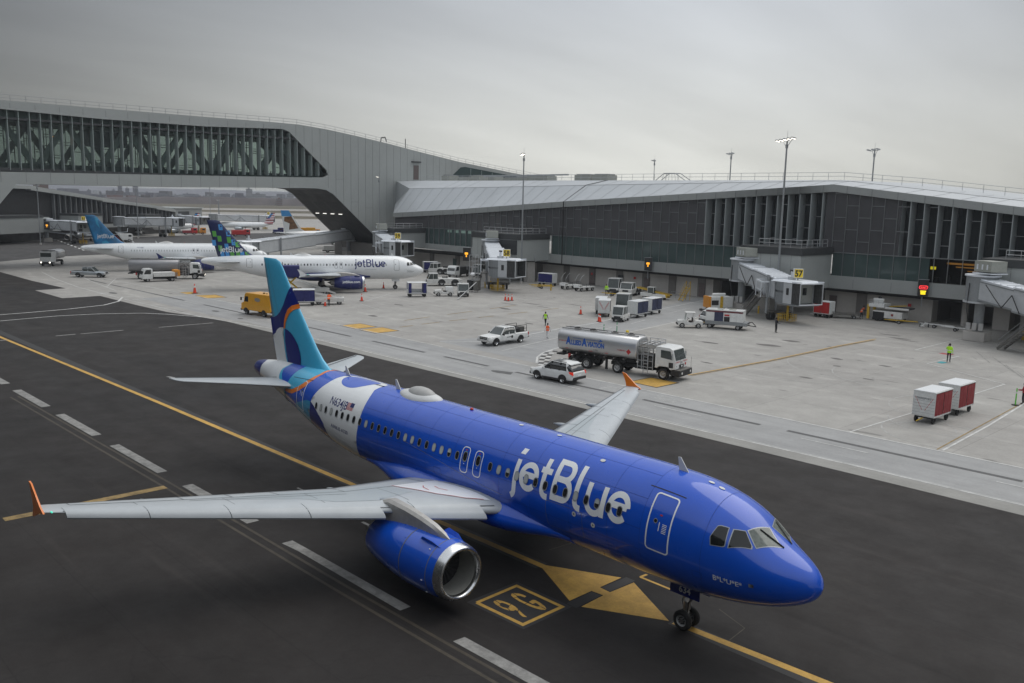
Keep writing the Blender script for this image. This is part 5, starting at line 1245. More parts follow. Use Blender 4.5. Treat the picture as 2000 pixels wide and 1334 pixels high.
# ground floor
m=MB(); 
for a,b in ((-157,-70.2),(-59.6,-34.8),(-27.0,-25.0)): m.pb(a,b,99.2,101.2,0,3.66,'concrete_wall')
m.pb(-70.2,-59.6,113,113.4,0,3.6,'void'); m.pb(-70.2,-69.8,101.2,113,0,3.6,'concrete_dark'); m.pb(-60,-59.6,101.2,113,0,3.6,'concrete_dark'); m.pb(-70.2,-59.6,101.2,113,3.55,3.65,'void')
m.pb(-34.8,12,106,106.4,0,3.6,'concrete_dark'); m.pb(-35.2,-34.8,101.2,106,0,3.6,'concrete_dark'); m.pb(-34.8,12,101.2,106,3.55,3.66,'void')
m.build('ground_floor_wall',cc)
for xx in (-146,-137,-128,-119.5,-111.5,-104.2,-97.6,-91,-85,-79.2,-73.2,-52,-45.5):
    m=MB(); m.pb(xx,xx+1.5,99.05,99.2,0,3.62,'concrete_dark'); m.build('wall_shade_strip',cc)  # dark strips on the wall face, their colour standing for shade in recesses
for xx,mt in ((-137.8,'glass_teal'),(-128.8,'glass_teal'),(-120.2,'glass_teal'),(-97.5,'door_brown'),(-90.6,'near_black'),(-84.6,'door_brown'),(-73.0,'door_brown'),(-49.8,'door_brown')):
    m=MB(); m.pb(xx+.15,xx+1.3,98.96,99.04,0,2.35,mt); m.pb(xx+.1,xx+1.35,98.98,99.02,2.35,2.45,'seam'); d=m.build('door',cc)
for xx,w in ((-96.95,.32),(-86.8,.45),(-38.0,.45)):
    m=MB(); m.pb(xx,xx+w,98.9,98.95,1.9,2.3,'red'); m.build('wall_sign',cc)
for k in range(9): xx=-55+k*2.4; m=MB(); m.pb(xx,xx+.4,97.9,98.05,3.58,3.64,'ceiling_light'); m.build('soffit_light',cc)
for xx in (-30.6,-23.4,-17.4,-12): m=MB(); m.cyl((xx,99.5,0),(xx,99.5,3.7),.42,None,16,'concrete_wall'); m.build('column',cc)
m=MB(); m.pb(-65.0,-58.9,96.55,96.78,3.75,4.55,'sign_ochre'); put_text(m,'LOW CLEARANCE 12-6',.46,(-61.9,96.54,3.98),(1,0,0),(0,0,1),'near_black',.01,'CENTER'); m.build('clearance_sign',cc,weld=False)
# gate blocks pushed out of the front
def block(x0,x1,y0,zb,zt,par,side):
    m=MB(); m.pb(x0,x1,y0,97.0,zb,zt,'panel_light' if x0>-130 else 'panel_fascia')
    x=x0+1.6
    while x<x1-.4: m.pb(x,x+.03,y0-.02,y0,zb,zt,'seam'); x+=1.6
    b=m.build('gate_block',cc); 
    m=MB(); m.pb(x0-.15,x1+.15,y0-.15,97.0,zt,zt+par,'panel_dark'); m.build('parapet',b)
    m=MB(); railing(m,[(x0+2.2,y0+1.0,zt+par),(x1-.6,y0+1.0,zt+par),(x1-.6,96.6,zt+par)],1.05,1.5,'rail_light',.045); m.build('railing',b,weld=False)
    return b
block(-58.3,-48.8,88,3.75,8.6,1.05,1); block(-119,-106.2,88.4,4.1,8.1,1.05,1); block(-152,-145,88.5,4.5,7.8,1.0,1); block(-25.3,-8,88,4.0,8.8,.95,1)
m=MB(); m.pb(-112,-106.3,88.3,88.42,5.3,8.0,'panel_dark'); m.build('dark_panel',cc)
m=MB(); m.bar((-105.8,93,4.0),(-107.5,93,9.0),.2,.2,'rail_light'); m.build('strut',cc)
for x0,x1 in ((-57.5,-55.5),(-119,-118),(-108,-107)): m=MB(); m.pb(x0,x1,92,94,0,3.8,'concrete_wall'); m.build('column',cc)
# roof plant and rail
m=MB(); railing(m,[(-158,107.5,19.65),(-53,107.5,19.65),(-41,107.5,18.7),(-27,107.5,17.2),(5,107.5,13.9)],1.15,2.6,'rail_light',.035); m.build('roof_railing',cc,weld=False)
for i,(x,w,h) in enumerate(((-158,3,1.0),(-152,4,.6),(-147,3,.9),(-141,2,.7),(-136,7,.4),(-128,6,.8),(-114,4,.9),(-109,4,.9))):
    m=MB(); m.pb(x,x+w,112,115,19.6,20.0+h,'hvac'); m.pb(x+.3,x+w-.3,112.3,114.7,20.0+h,20.2+h,'rail'); m.build('roof_unit',cc)
m=MB(); m.bar((-140,110,20.7),(-114,110,20.9),.5,.3,'roof_metal'); m.build('roof_duct',cc); m=MB(); m.tube([(-91.5,110,19.6),(-89.5,110,21),(-87,110,21),(-84.5,110,19.6)],.07,5,'rail'); m.tube([(-91,111,19.6),(-89,111,21),(-86.5,111,21),(-84,111,19.6)],.07,5,'rail')
for k in range(6): m.bar((-90+k*.8,110,20.9),(-90+k*.8,111,20.9),.05,.05,'rail'); m.bar((-90+k*.8,110,19.7),(-89.5+k*.6,110,20.9),.04,.04,'rail')
m.build('roof_walkway',cc,weld=False)
# ---------------------------------------------------------------- far concourse
fc=thing('far_concourse','dark glazed concourse with a pale falling roof edge, seen beyond the footbridge at left','terminal',(-277,47,0),math.atan2(66,-49))
fc.scale=(1,-1,1)
FR=[(-45,17.6),(7,16.6),(41,13.3),(73,10.6),(86,9.1)]
m=MB()
for a,b in zip(FR,FR[1:]): m.prism([(a[0],a[1]-1.3),(b[0],b[1]-1.0),(b[0],b[1]),(a[0],a[1])],-1.0,.3,'y','panel_light') if False else m.prism([(a[0],a[1]-1.3),(b[0],b[1]-1.0),(b[0],b[1]),(a[0],a[1])],-.3,1.2,'y','panel_light')
for a,b in zip(FR,FR[1:]): m.add([(a[0],-.3,a[1]),(b[0],-.3,b[1]),(b[0],-30,b[1]+1.5),(a[0],-30,a[1]+1.5)],[(0,1,2,3)],'roof_metal')
m.build('roof',fc,weld=False)
m=MB()
for a,b in zip(FR,FR[1:]): m.prism([(a[0],4),(b[0],4),(b[0],b[1]-1.0),(a[0],a[1]-1.2)],-1.2,-.5,'y','black')
m.build('curtain_wall',fc,weld=False)
t_=18
while t_<84: z=curve_z(FR,t_)-1.1; m=MB(); m.pb(t_,t_+.35,-.5,.35,5.0,z,'mullion'); m.build('facade_fin',fc); t_+=2.6
m=MB(); m.pb(-45,88,-1.0,.5,3.2,4.4,'panel_fascia'); m.pb(-45,88,-6,-3,0,3.2,'concrete_dark'); m.build('base_wall',fc)
m=MB(); m.pb(86,106,-14,1,3.6,9.4,'panel_fascia'); m.pb(85.5,106.5,-14.5,1.5,9.4,9.8,'panel_light'); m.pb(88,96,1,1.1,4.2,8.3,'panel_dark'); m.build('end_block',fc)
for t0,t1,z1 in ((-40,4,7.4),(20,32,7.6),(56,66,7.0)): m=MB(); m.pb(t0,t1,.6,7,3.0,z1,'panel_fascia'); m.pb(t0,t1,.4,7.2,z1,z1+.7,'panel_dark'); m.build('gate_block',fc)
m=MB(); m.prism([(4,7.4),(7,7.4),(14,4),(12,3.2),(4,3.2)],5,6.6,'y','panel_light'); m.prism([(4.6,6.9),(6.8,6.9),(12.6,3.8),(4.6,3.8)],6.6,6.68,'y','glass_dark'); m.build('slanted_window',fc)
for t0,h in ((33,2.2),(37.5,3.4),(41,1.2)): m=MB(); m.pb(t0,t0+1.5+h,-22,-20,14,14.5+h,'door_brown' if h==3.4 else 'hvac'); m.build('roof_unit',fc)
# ---------------------------------------------------------------- light masts
def mast(name,label,loc,h,r,heads,lit=True,grp='apron light masts'):
    t=thing(name,label,'light mast',loc,R(-40),grp)
    m=MB(); m.cyl((0,0,0),(0,0,h),r,r*.6,12,'pole_grey'); m.cyl((0,0,0),(0,0,.5),r*1.7,None,12,'concrete_wall'); m.build('pole',t)
    m=MB(); w=1.15*heads/2; m.tube([(-w,0,h-.35),(w,0,h-.35)],.05,6,'pole_grey'); m.tube([(-w*.6,0,h-.35),(0,0,h-1.3),(w*.6,0,h-.35)],.04,6,'pole_grey'); m.cyl((0,0,h-1.4),(0,0,h-.9),.2,None,8,'pole_grey'); m.cyl((0,0,h),(0,0,h+1.0),.02,None,5,'pole_grey'); m.build('crossarm',t)
    for i in range(heads):
        x=-w+2*w*i/(heads-1); m=MB(); m.box((x,-.25,h-.2),(.5,.62,.16),'rail_light',0,0,R(-12)); m.box((x,-.25,h-.30),(.40,.5,.05),'lamp_lit' if lit else 'lamp_clear',0,0,R(-12)); m.build('floodlight',t)
    return t
mast('light_mast','tall grey light mast before the concourse near gate 58',(-104.6,88,0),23.9,.17,4)
mast('light_mast','tallest grey light mast rising beside gate 57',(-51.6,87,0),24.7,.18,5)
mast('light_mast','slim light mast behind the concourse roof at far right of the ridge',(-56.5,125,0),25.5,.18,3,False)
mast('light_mast','slim light mast behind the roof in the middle of the concourse',(-94.5,140,0),26.5,.18,3,False)
mast('light_mast','small light mast behind the roof just right of the ladder frame',(-122.5,150,0),26.0,.12,2,False)
mast('light_mast','light mast standing in front of the footbridge wall',(-147.2,86,0),20.0,.09,3)
mast('light_mast','dim light mast before the far concourse, left',(-262,50,0),17,.16,2,False)
mast('light_mast','dim light mast before the far concourse, right',(-290,88,0),17,.16,2,False)
mast('light_mast','thin mast beyond the bridge over the regional jets',(-430,178,0),19,.16,2,False)
mast('light_mast','white mast on the end of the far concourse',(-352,146,0),13,.3,2,False)
# ---------------------------------------------------------------- shared vehicle pieces
def wheel(t,x,y,r,w,hub='hub'):
    def tm():
        m=MB(); M=Matrix.Rotation(PI/2,4,'Z'); m.lathe([(-w/2+.02,r*.55),(-w/2,r*.82),(-w/2+.03,r*.96),(-w*.25,r),(w*.25,r),(w/2-.03,r*.96),(w/2,r*.82),(w/2-.02,r*.55)],20,'rubber',M); me=m.mesh('wheel'); m.fix(me); return me
    def rm():
        m=MB(); M=Matrix.Rotation(PI/2,4,'Z'); m.lathe([(-w/2+.03,.0),(-w/2+.02,r*.16),(-w/2+.07,r*.22),(-w/2+.07,r*.45),(-w/2+.01,r*.58),(w/2-.01,r*.58),(w/2-.07,r*.45),(w/2-.07,r*.22),(w/2-.02,r*.16),(w/2-.03,0)],20,hub,M)
        for q in range(6): a=2*PI*q/6; m.cyl((r*.34*math.cos(a),-w/2+.04,r*.34*math.sin(a)),(r*.34*math.cos(a),w/2-.04,r*.34*math.sin(a)),r*.07,None,6,'near_black')
        me=m.mesh('rim'); m.fix(me); return me
    o=link('wheel',shared(('wh',r,w),tm),t,loc=(x,y,r)); link('rim',shared(('rim',r,w,hub),rm),o); return o
def wheels(t,xs,y,r,w,hub='hub'):
    for x in xs:
        for s in (-1,1): wheel(t,x,s*y,r,w,hub)
def sect(mb,S_,mat_,caps=True):
    """loft of body sections (x, z0, z1, half width low, half width high)"""
    rings=[]
    for x,z0,z1,w0,w1 in S_:
        h=z1-z0; rings.append([(x,-w0*.94,z0),(x,-w0,z0+.18*h),(x,-w0,z0+.62*h),(x,-w1,z1-.12*h),(x,-w1*.90,z1),(x,w1*.90,z1),(x,w1,z1-.12*h),(x,w0,z0+.62*h),(x,w0,z0+.18*h),(x,w0*.94,z0)])
    mb.loft(rings,mat_,caps,False)
def P1(t,name,fn,bevel=0.0):
    m=MB(); fn(m); return m.build(name,t,bevel)
def box_part(t,name,c,d,mt,bevel=0.02,rz=0,ry=0): m=MB(); m.box(c,d,mt,rz,ry); return m.build(name,t,bevel)
def suv(name,label,cat,loc,rz,L=4.9,paint='truck_white',hubm='bare_metal',group=None,beacon=False,tail='lamp_red'):
    t=thing(name,label,cat,loc,rz,group); k=L/4.9; h=L/2
    m=MB(); sect(m,[(-h,.55,1.05,.86,.84),(-h+.15,.38,1.12,.95,.92),(-h+1.1,.34,1.16,.985,.95),(0,.34,1.14,.985,.95),(h-1.5*k,.34,1.12,.985,.94),(h-1.15*k,.35,1.08,.98,.88),(h-.45,.36,.98,.96,.82),(h-.1,.42,.86,.86,.74),(h,.5,.74,.78,.70)],paint); m.build('body',t,.03)
    gh=[(-h+.12,1.10,1.18,.86,.84),(-h+.42,1.10,1.62,.90,.74),(-h+.75,1.10,1.75,.92,.73),(0,1.10,1.80,.92,.73),(h-2.35*k,1.10,1.76,.92,.73),(h-1.42*k,1.08,1.14,.90,.82)]
    m=MB(); sect(m,gh,'car_glass'); m.build('window',t,.01)
    m=MB(); sect(m,[(-h+.40,1.66,1.72,.73,.70),(-h+.72,1.72,1.80,.75,.70),(0,1.765,1.845,.75,.70),(h-2.3*k,1.72,1.80,.74,.68)],paint)
    for s in (-1,1):
        for (a,b) in (((-h+.55,s*.93,1.12),(-h+.75,s*.76,1.78)),((-h+1.5,s*.945,1.12),(-h+1.42,s*.765,1.8)),((.05,s*.945,1.12),(.0,s*.765,1.82)),((h-1.45*k,s*.93,1.10),(h-2.35*k,s*.75,1.78))): m.bar(a,b,.09 if a[0]>-h+1 else .22,.05,paint if a[0]<-h+1 or a[0]>h-1.6 else 'near_black')
    m.bar((-h+.40,-.72,1.68),(-h+.40,.72,1.68),.1,.08,paint)
    for s in (-1,1): m.bar((-h+.9,s*.66,1.86),(h-2.5*k,s*.66,1.85),.04,.05,'near_black')
    if L>4.7: m.pb(-.7,.0,-.4,.4,1.845,1.85,'car_glass')
    m.build('roof',t)
    m=MB(); m.box((-h+.02,0,.55),(.22,1.7,.22),'near_black'); m.box((h-.05,0,.48),(.24,1.6,.22),'near_black')
    for s in (-1,1):
        m.pb(-h+1.4,h-1.5*k,s*.96-.04,s*.96+.04,.32,.42,'near_black')
    m.build('bumper',t)
    for x in (h-.92*k,-h+1.12*k):
        for s in (-1,1):
            m=MB(); m.add([(x+.46*math.cos(a),s*.992,.37+.46*math.sin(a)) for a in [PI*i/14 for i in range(15)]],[tuple(range(15))],'near_black'); m.build('wheel_arch',t)
    wheels(t,(h-.92*k,-h+1.12*k),.88,.37,.24,hubm)
    for s in (-1,1):
        m=MB(); m.prism([(-h-.01,.86),(-h+.06,1.10),(-h+.42,1.10),(-h+.30,.95)],s*.80,s*.99,'y',tail) ; m.build('tail_lamp',t)
        m=MB(); m.box((h-.18,s*.72,.80),(.28,.30,.16),'lamp_clear'); m.build('headlight',t)
        m=MB(); m.box((h-1.75*k,s*1.06,1.14),(.12,.20,.16),paint); m.build('mirror',t,.02)
    m=MB(); m.pb(-h-.012,-h,-.22,.22,.70,.84,'letter_white'); m.pb(h-.01,h+.015,-.45,.45,.52,.74,'near_black'); m.pb(-.3,.3,-.999,-.992,.72,.84,'car_silver'); m.build('plate',t)
    return t
def pickup(name,label,loc,rz,paint='truck_white',beacon=True,load=True,logo=True,group=None):
    t=thing(name,label,'pickup truck',loc,rz,group); h=2.95
    m=MB(); sect(m,[(-h,.55,1.12,.93,.90),(-h+.1,.45,1.14,.97,.94),(-.95,.42,1.16,.99,.95),(-.9,.42,1.12,.99,.95),(.9,.42,1.12,.99,.94),(1.35,.42,1.12,.98,.90),(2.6,.45,1.06,.96,.84),(2.9,.5,.98,.90,.80),(3.0,.55,.85,.86,.78)],paint); m.build('body',t,.03)
    m=MB(); m.pb(-2.85,-1.0,-.80,.80,.70,.75,'near_black'); m.pb(-2.85,-1.0,-.80,.80,1.165,1.172,'near_black'); m.build('cargo_bed',t)
    m=MB(); sect(m,[(-.92,1.10,1.20,.88,.86),(-.88,1.10,1.80,.90,.74),(-.3,1.1,1.86,.91,.73),(.55,1.1,1.82,.91,.73),(1.32,1.08,1.14,.90,.82)],'cab_glass'); m.build('window',t,.01)
    m=MB(); sect(m,[(-.95,1.74,1.84,.76,.70),(-.3,1.80,1.90,.76,.70),(.6,1.76,1.86,.75,.68)],paint)
    for s in (-1,1):
        for a,b,w in (((-.9,s*.92,1.12),(-.88,s*.76,1.8),.16),((.05,s*.94,1.12),(.0,s*.77,1.84),.08),((1.28,s*.92,1.10),(.58,s*.75,1.80),.09)): m.bar(a,b,w,.06,paint)
    m.build('roof',t)
    m=MB(); m.box((3.0,0,.60),(.22,1.8,.24),'bare_metal'); m.box((-h-.03,0,.60),(.18,1.8,.2),'near_black'); m.build('bumper',t,.02)
    m=MB(); m.pb(2.93,3.06,-.55,.55,.72,.98,'near_black'); m.pb(3.06,3.07,-.5,.5,.84,.88,'bare_metal'); m.build('grille',t)
    for x in (2.02,-1.72):
        for s in (-1,1): m=MB(); m.add([(x+.50*math.cos(a),s*.996,.40+.50*math.sin(a)) for a in [PI*i/14 for i in range(15)]],[tuple(range(15))],'near_black'); m.build('wheel_arch',t)
    wheels(t,(2.02,-1.72),.88,.40,.26,'bare_metal')
    for s in (-1,1):
        m=MB(); m.box((2.9,s*.74,.86),(.22,.28,.22),'lamp_clear'); m.build('headlight',t)
        m=MB(); m.box((-h,s*.92,.95),(.12,.12,.32),'red'); m.build('tail_lamp',t)
        m=MB(); m.box((1.05,s*1.10,1.18),(.12,.24,.20),'near_black'); m.build('mirror',t,.02)
    if beacon: m=MB(); m.box((-.2,0,1.93),(.22,.9,.08),'lamp_clear'); m.build('light_bar',t)
    if load:
        m=MB(); railing(m,[(-2.8,-.78,1.15),(-1.05,-.78,1.15),(-1.05,.78,1.15),(-2.8,.78,1.15)],.75,.9,'near_black',.03); m.build('load_rack',t,weld=False)
        box_part(t,'toolbox',(-1.5,0,1.35),(.7,1.4,.5),'near_black'); box_part(t,'generator',(-2.3,.1,1.4),(.8,.9,.6),'grime_metal')
    if logo:
        for s in (-1,1):
            m=MB(); m.add([(-.35+.16*math.cos(2*PI*i/12),s*.997,.82+.16*math.sin(2*PI*i/12)) for i in range(12)],[tuple(range(12))],'near_black'); m.pb(-.15,.45,s*.992-.004,s*.992+.004,.78,.86,'seam'); m.build('door_emblem',t)
    return t
def arch(m,x,y,r,s,mt='near_black'): m.add([(x+r*math.cos(a),y,.02+r*math.sin(a)+s) for a in [PI*i/14 for i in range(15)]],[tuple(range(15))],mt)
def tank(t,x0,x1,w,z0,z1,mt,name='tank'):
    m=MB(); rings=[]
    def ring(x,k):
        zc=(z0+z1)/2; hh=(z1-z0)/2*k; ww=w/2*k
        return [(x, ww*math.copysign(abs(math.cos(a))**.62,math.cos(a)), zc+hh*math.copysign(abs(math.sin(a))**.62,math.sin(a))) for a in [2*PI*i/36 for i in range(36)]]
    for x,k in ((x0-.02,.90),(x0,.97),(x0+.06,1.0),(x1-.06,1.0),(x1,.97),(x1+.10,.86),(x1+.14,.5)): rings.append(ring(x,k))
    m.loft(rings,mt); o=m.build(name,t)
    return o
def tanker(label,loc,rz,far=False,lettered=True,group=None,mt='tank_alu'):
    t=thing('fuel_tanker',label,'fuel truck',loc,rz,group)
    # x=0 at the front axle
    o=tank(t,-11.1,-2.75,2.45,1.35,3.45,mt)
    m=MB(); 
    for x in (-9.6,-7.9,-5.6,-3.9): m.pb(x-.25,x+.25,-.25,.25,3.44,3.58,'dull_metal'); m.cyl((x,0,3.58),(x,0,3.64),.2,None,12,'near_black')
    for s in (-1,1): m.bar((-11,s*.6,3.50),(-2.8,s*.6,3.50),.04,.10,mt)
    m.tube([(-10.8,-.3,3.62),(-6.2,-.32,3.62)],.03,5,'near_black'); m.build('top_rail',o)
    m=MB()
    for s in (-1,1): m.pb(-10.9,-3.0,s*.55-.06,s*.55+.06,1.05,1.35,'chassis')
    m.pb(-11.3,-10.5,-1.0,1.0,.95,1.1,'chassis'); m.pb(-6.0,-5.8,-.9,-.75,.15,1.1,'chassis'); m.pb(-6.0,-5.8,.75,.9,.15,1.1,'chassis'); m.pb(-9.8,-7.2,-.5,.5,.75,1.0,'chassis'); m.box((-9.9,-.9,.95),(.25,.1,.45),'red')
    for x in (-7.85,-9.2):
        for s in (-1,1): m.add([(x+r_*math.cos(a),yy,.52+r_*math.sin(a)) for r_ in (.64,) for yy in (s*1.22,) for a in [PI*i/12 for i in range(13)]]+[(x+.64*math.cos(a),s*.72,.52+.64*math.sin(a)) for a in [PI*i/12 for i in range(13)]],[(i,i+1,14+i,13+i) for i in range(12)],'chassis')
    for x in range(-10,-3): m.pb(x-.04,x+.04,-1.2,1.2,1.28,1.40,'dull_metal')
    m.build('trailer_frame',t,weld=False)
    for x in (-4.6,-7.85,-9.2): wheels(t,(x,),1.0,.52,.46,'hub')
    wheels(t,(0,),1.04,.52,.32,'hub')
    m=MB()
    for s in (-1,1): m.pb(-5.6,1.2,s*.45-.06,s*.45+.06,.62,.92,'chassis')
    m.pb(-5.2,-3.9,-1.1,1.1,1.02,1.12,'chassis'); m.pb(-2.8,-1.0,-1.12,1.12,.70,1.0,'chassis'); m.pb(-2.6,-1.6,-.9,.9,1.0,1.9,'near_black'); m.build('tractor_frame',t)
    c=MB(); c.prism([(-.85,1.0),(-.85,2.82),(-.75,2.95),(.55,2.90),(.82,2.75),(1.12,1.75),(1.18,1.05),(.62,.95),(.42,1.18),(-.42,1.18),(-.62,1.0)],-1.14,1.14,'y','truck_white'); c.build('cab',t,.05)
    m=MB(); m.add([(.845,-.98,2.70),(.845,.98,2.70),(1.125,1.02,1.82),(1.125,-1.02,1.82)],[(0,1,2,3)],'cab_glass'); m.build('windscreen',t,weld=False)
    for s in (-1,1):
        m=MB(); m.add([(-.30,s*1.15,2.66),(.62,s*1.15,2.62),(.85,s*1.15,1.86),(-.30,s*1.15,1.98)],[(0,1,2,3)],'cab_glass'); m.build('side_window',t,weld=False)
        m=MB(); m.bar((.80,s*1.18,2.4),(.92,s*1.36,2.4),.03,.03,'near_black'); m.box((.92,s*1.36,2.15),(.06,.16,.50),'car_silver'); m.build('mirror',t)
        m=MB(); m.pb(.50,.92,s*1.145,s*1.16,1.15,1.62,'near_black'); m.build('step_vent',t)
        m=MB(); m.cyl((1.66,s*.85,.75),(1.70,s*.85,.75),.11,None,10,'lamp_lit' if far else 'lamp_clear'); m.build('headlight',t)
        m=MB(); m.add([(-.0+.66*math.cos(a),s*1.19,.54+.66*math.sin(a)) for a in [PI*i/12 for i in range(13)]]+[(.66*math.cos(a),s*.80,.54+.66*math.sin(a)) for a in [PI*i/12 for i in range(13)]],[(i,i+1,14+i,13+i) for i in range(12)],'chassis'); m.build('mudguard',t)
    m=MB(); m.prism([(1.12,.95),(1.62,1.0),(1.68,.95),(1.68,.48),(1.5,.42),(.75,.55),(.75,.95)],-1.22,1.22,'y','near_black'); m.build('bumper',t,.03)
    m=MB(); m.pb(1.14,1.66,-1.2,1.2,.985,1.03,'grime_metal'); m.pb(1.19,1.215,-.42,.42,1.12,1.42,'near_black'); m.pb(1.215,1.23,-.12,.12,1.20,1.34,'letter_white'); m.cyl((1.6,-1.1,1.0),(1.6,-1.1,2.2),.012,None,5,'near_black'); m.cyl((1.6,1.1,1.0),(1.6,1.1,2.0),.012,None,5,'near_black'); m.build('front_step',t)
    m=MB(); put_text(m,'FLAMMABLE',.17,(1.19,-.78,1.62),(0,1,0),(-.05,0,1),'red',.01,'CENTER'); put_text(m,'FLAMMABLE',.17,(1.19,.76,1.62),(0,1,0),(-.05,0,1),'red',.01,'CENTER'); put_text(m,'130',.24,(1.19,0,1.52),(0,1,0),(-.05,0,1),'near_black',.02,'CENTER'); m.box((1.19,.82,1.38),(.02,.2,.2),'red',0,0,R(45)); m.box((1.19,-.95,1.32),(.02,.06,.06),'near_black'); m.build('front_lettering',t,weld=False)
    # elevating platform cage behind the cab
    m=MB()
    for s in (-1,1):
        X=[-2.55,-2.15,-1.55,-1.05]
        for x in X: m.bar((x,s*1.15,.75),(x,s*1.15,2.75),.06,.06,'rail_light')
        for z in (.95,1.5,2.05,2.6): m.bar((X[0],s*1.15,z),(X[-1],s*1.15,z),.05,.05,'rail_light')
        for k in range(8): z=.35+.3*k; m.bar((-1.95,s*1.20,z),(-1.5,s*1.20,z),.05,.05,'rail_light')
        m.bar((-1.95,s*1.20,.3),(-1.95,s*1.20,2.7),.05,.05,'rail_light'); m.bar((-1.5,s*1.20,.3),(-1.5,s*1.20,2.7),.05,.05,'rail_light')
    m.pb(-2.55,-1.05,-1.1,1.1,2.66,2.72,'grime_metal'); railing(m,[(-2.5,-1.05,2.72),(-.95,-1.05,2.72),(-.95,1.05,2.72),(-2.5,1.05,2.72)],.55,.7,'rail_light',.03)
    for k in range(3): m.cyl((-2.4+.5*k,-.6,2.9),(-1.9+.5*k,.7,3.1),.05,None,6,'rail_light')
    m.cyl((-2.2,-.7,1.55),(-1.2,-.7,1.55),.22,None,12,'grime_metal'); m.cyl((-2.2,-.75,2.05),(-1.3,-.75,2.05),.18,None,12,'dull_metal'); m.cyl((-2.1,-.8,1.15),(-1.5,-.8,1.15),.16,None,12,'grime_metal')
    m.build('platform_frame',t,weld=False)
    if lettered:
        m=MB(); y=-1.232
        W4=[(q,z_,text2d(q,z_,.045)) for q,z_ in (('A',.98),('LLIED',.62),('A',.98),('VIATION',.62))]; tot=sum(w[2][2] for w in W4)+.12; kx=4.15/tot; X=-10.15
        for q,z_,(vs_,fs_,w_) in W4:
            m.add([(X+vx*kx,y-.002,2.12+vy) for vx,vy in vs_],fs_,'logo_blue'); X+=(w_+.04)*kx
        m.pb(-9.4,-6.4,y-.006,y,2.74,2.77,'logo_blue'); m.add([(-6.15,y-.008,2.76),(-6.5,y-.008,2.90),(-6.45,y-.008,2.77),(-6.7,y-.008,2.58),(-6.4,y-.008,2.70)],[(0,1,2,3,4)],'logo_blue')
        m.add([(-4.95,y-.004,2.10),(-4.68,y-.004,2.37),(-4.41,y-.004,2.10),(-4.68,y-.004,1.83)],[(0,1,2,3)],'red') if False else m.add([(-3.72,y-.004,2.10),(-3.47,y-.004,2.36),(-3.22,y-.004,2.10),(-3.47,y-.004,1.84)],[(0,1,2,3)],'red')
        put_text(m,'FLAMMABLE',.15,(-4.2,y,2.12),(1,0,0),(0,0,1),'red',.01,'CENTER'); put_text(m,'NO SMOKING',.14,(-10.5,y,2.35),(1,0,0),(0,0,1),'red',.006,'CENTER'); put_text(m,'11701',.22,(-6.9,y,1.78),(1,0,0),(0,0,1),'seam',.01,'CENTER')
        for x in (-10.2,-7.6,-5.9): m.pb(x,x+.35,y-.006,y,1.70,1.74,'red')
        m.build('lettering',o,weld=False)
    return t
tanker('white cab fuel tanker with blue ALLIED AVIATION lettering on its silver tank',(-33.7,37.65,0),R(10.5))
tanker('unlettered silver fuel tanker standing under the tail of the middle airliner',(-143.6,42.9,0),R(61),True,False,mt='tank_dark')
# short fuel truck heading to the camera, far left
t=thing('fuel_truck','small square-fronted fuel truck driving with lit headlights at far left','fuel truck',(-184.0,29.6,0),R(-38))
tank(t,-6.0,-1.6,2.4,1.3,3.2,'tank_alu'); box_part(t,'cab',(-.2,0,1.9),(1.9,2.4,2.2),'truck_white',.06)
m=MB(); m.pb(.76,.78,-1.05,1.05,1.9,2.75,'cab_glass'); m.build('windscreen',t); box_part(t,'bumper',(.85,0,.65),(.5,2.4,.5),'near_black'); box_part(t,'chassis',(-3,0,.85),(6,1.2,.35),'chassis'); box_part(t,'cab_rack',(-.6,0,3.1),(1.8,2.0,.15),'near_black')
for s in (-1,1): m=MB(); m.cyl((1.08,s*.85,.8),(1.12,s*.85,.8),.14,None,10,'lamp_lit'); m.build('headlight',t)
wheels(t,(-.1,-4.6),1.0,.5,.35)
suv('suv','white family SUV with dark tinted windows driving beside the fuel tanker','SUV',(-39.2,29.0,0),R(186),4.75)
suv('suv','white crossover car parked behind the ground power unit, dull red tail lamp','SUV',(-51.7,72.6,0),R(68),4.5,'truck_white','bare_metal',None,False,'lamp_dull_red')
pickup('pickup_truck','white crew cab pickup with roof light bar and equipment in its bed',(-56.6,38.8,0),R(-88))
pickup('pickup_truck','silver pickup truck with empty bed crossing the apron at far left',(-155.3,28.4,0),R(38) if False else R(50),'car_silver',False,False,False)
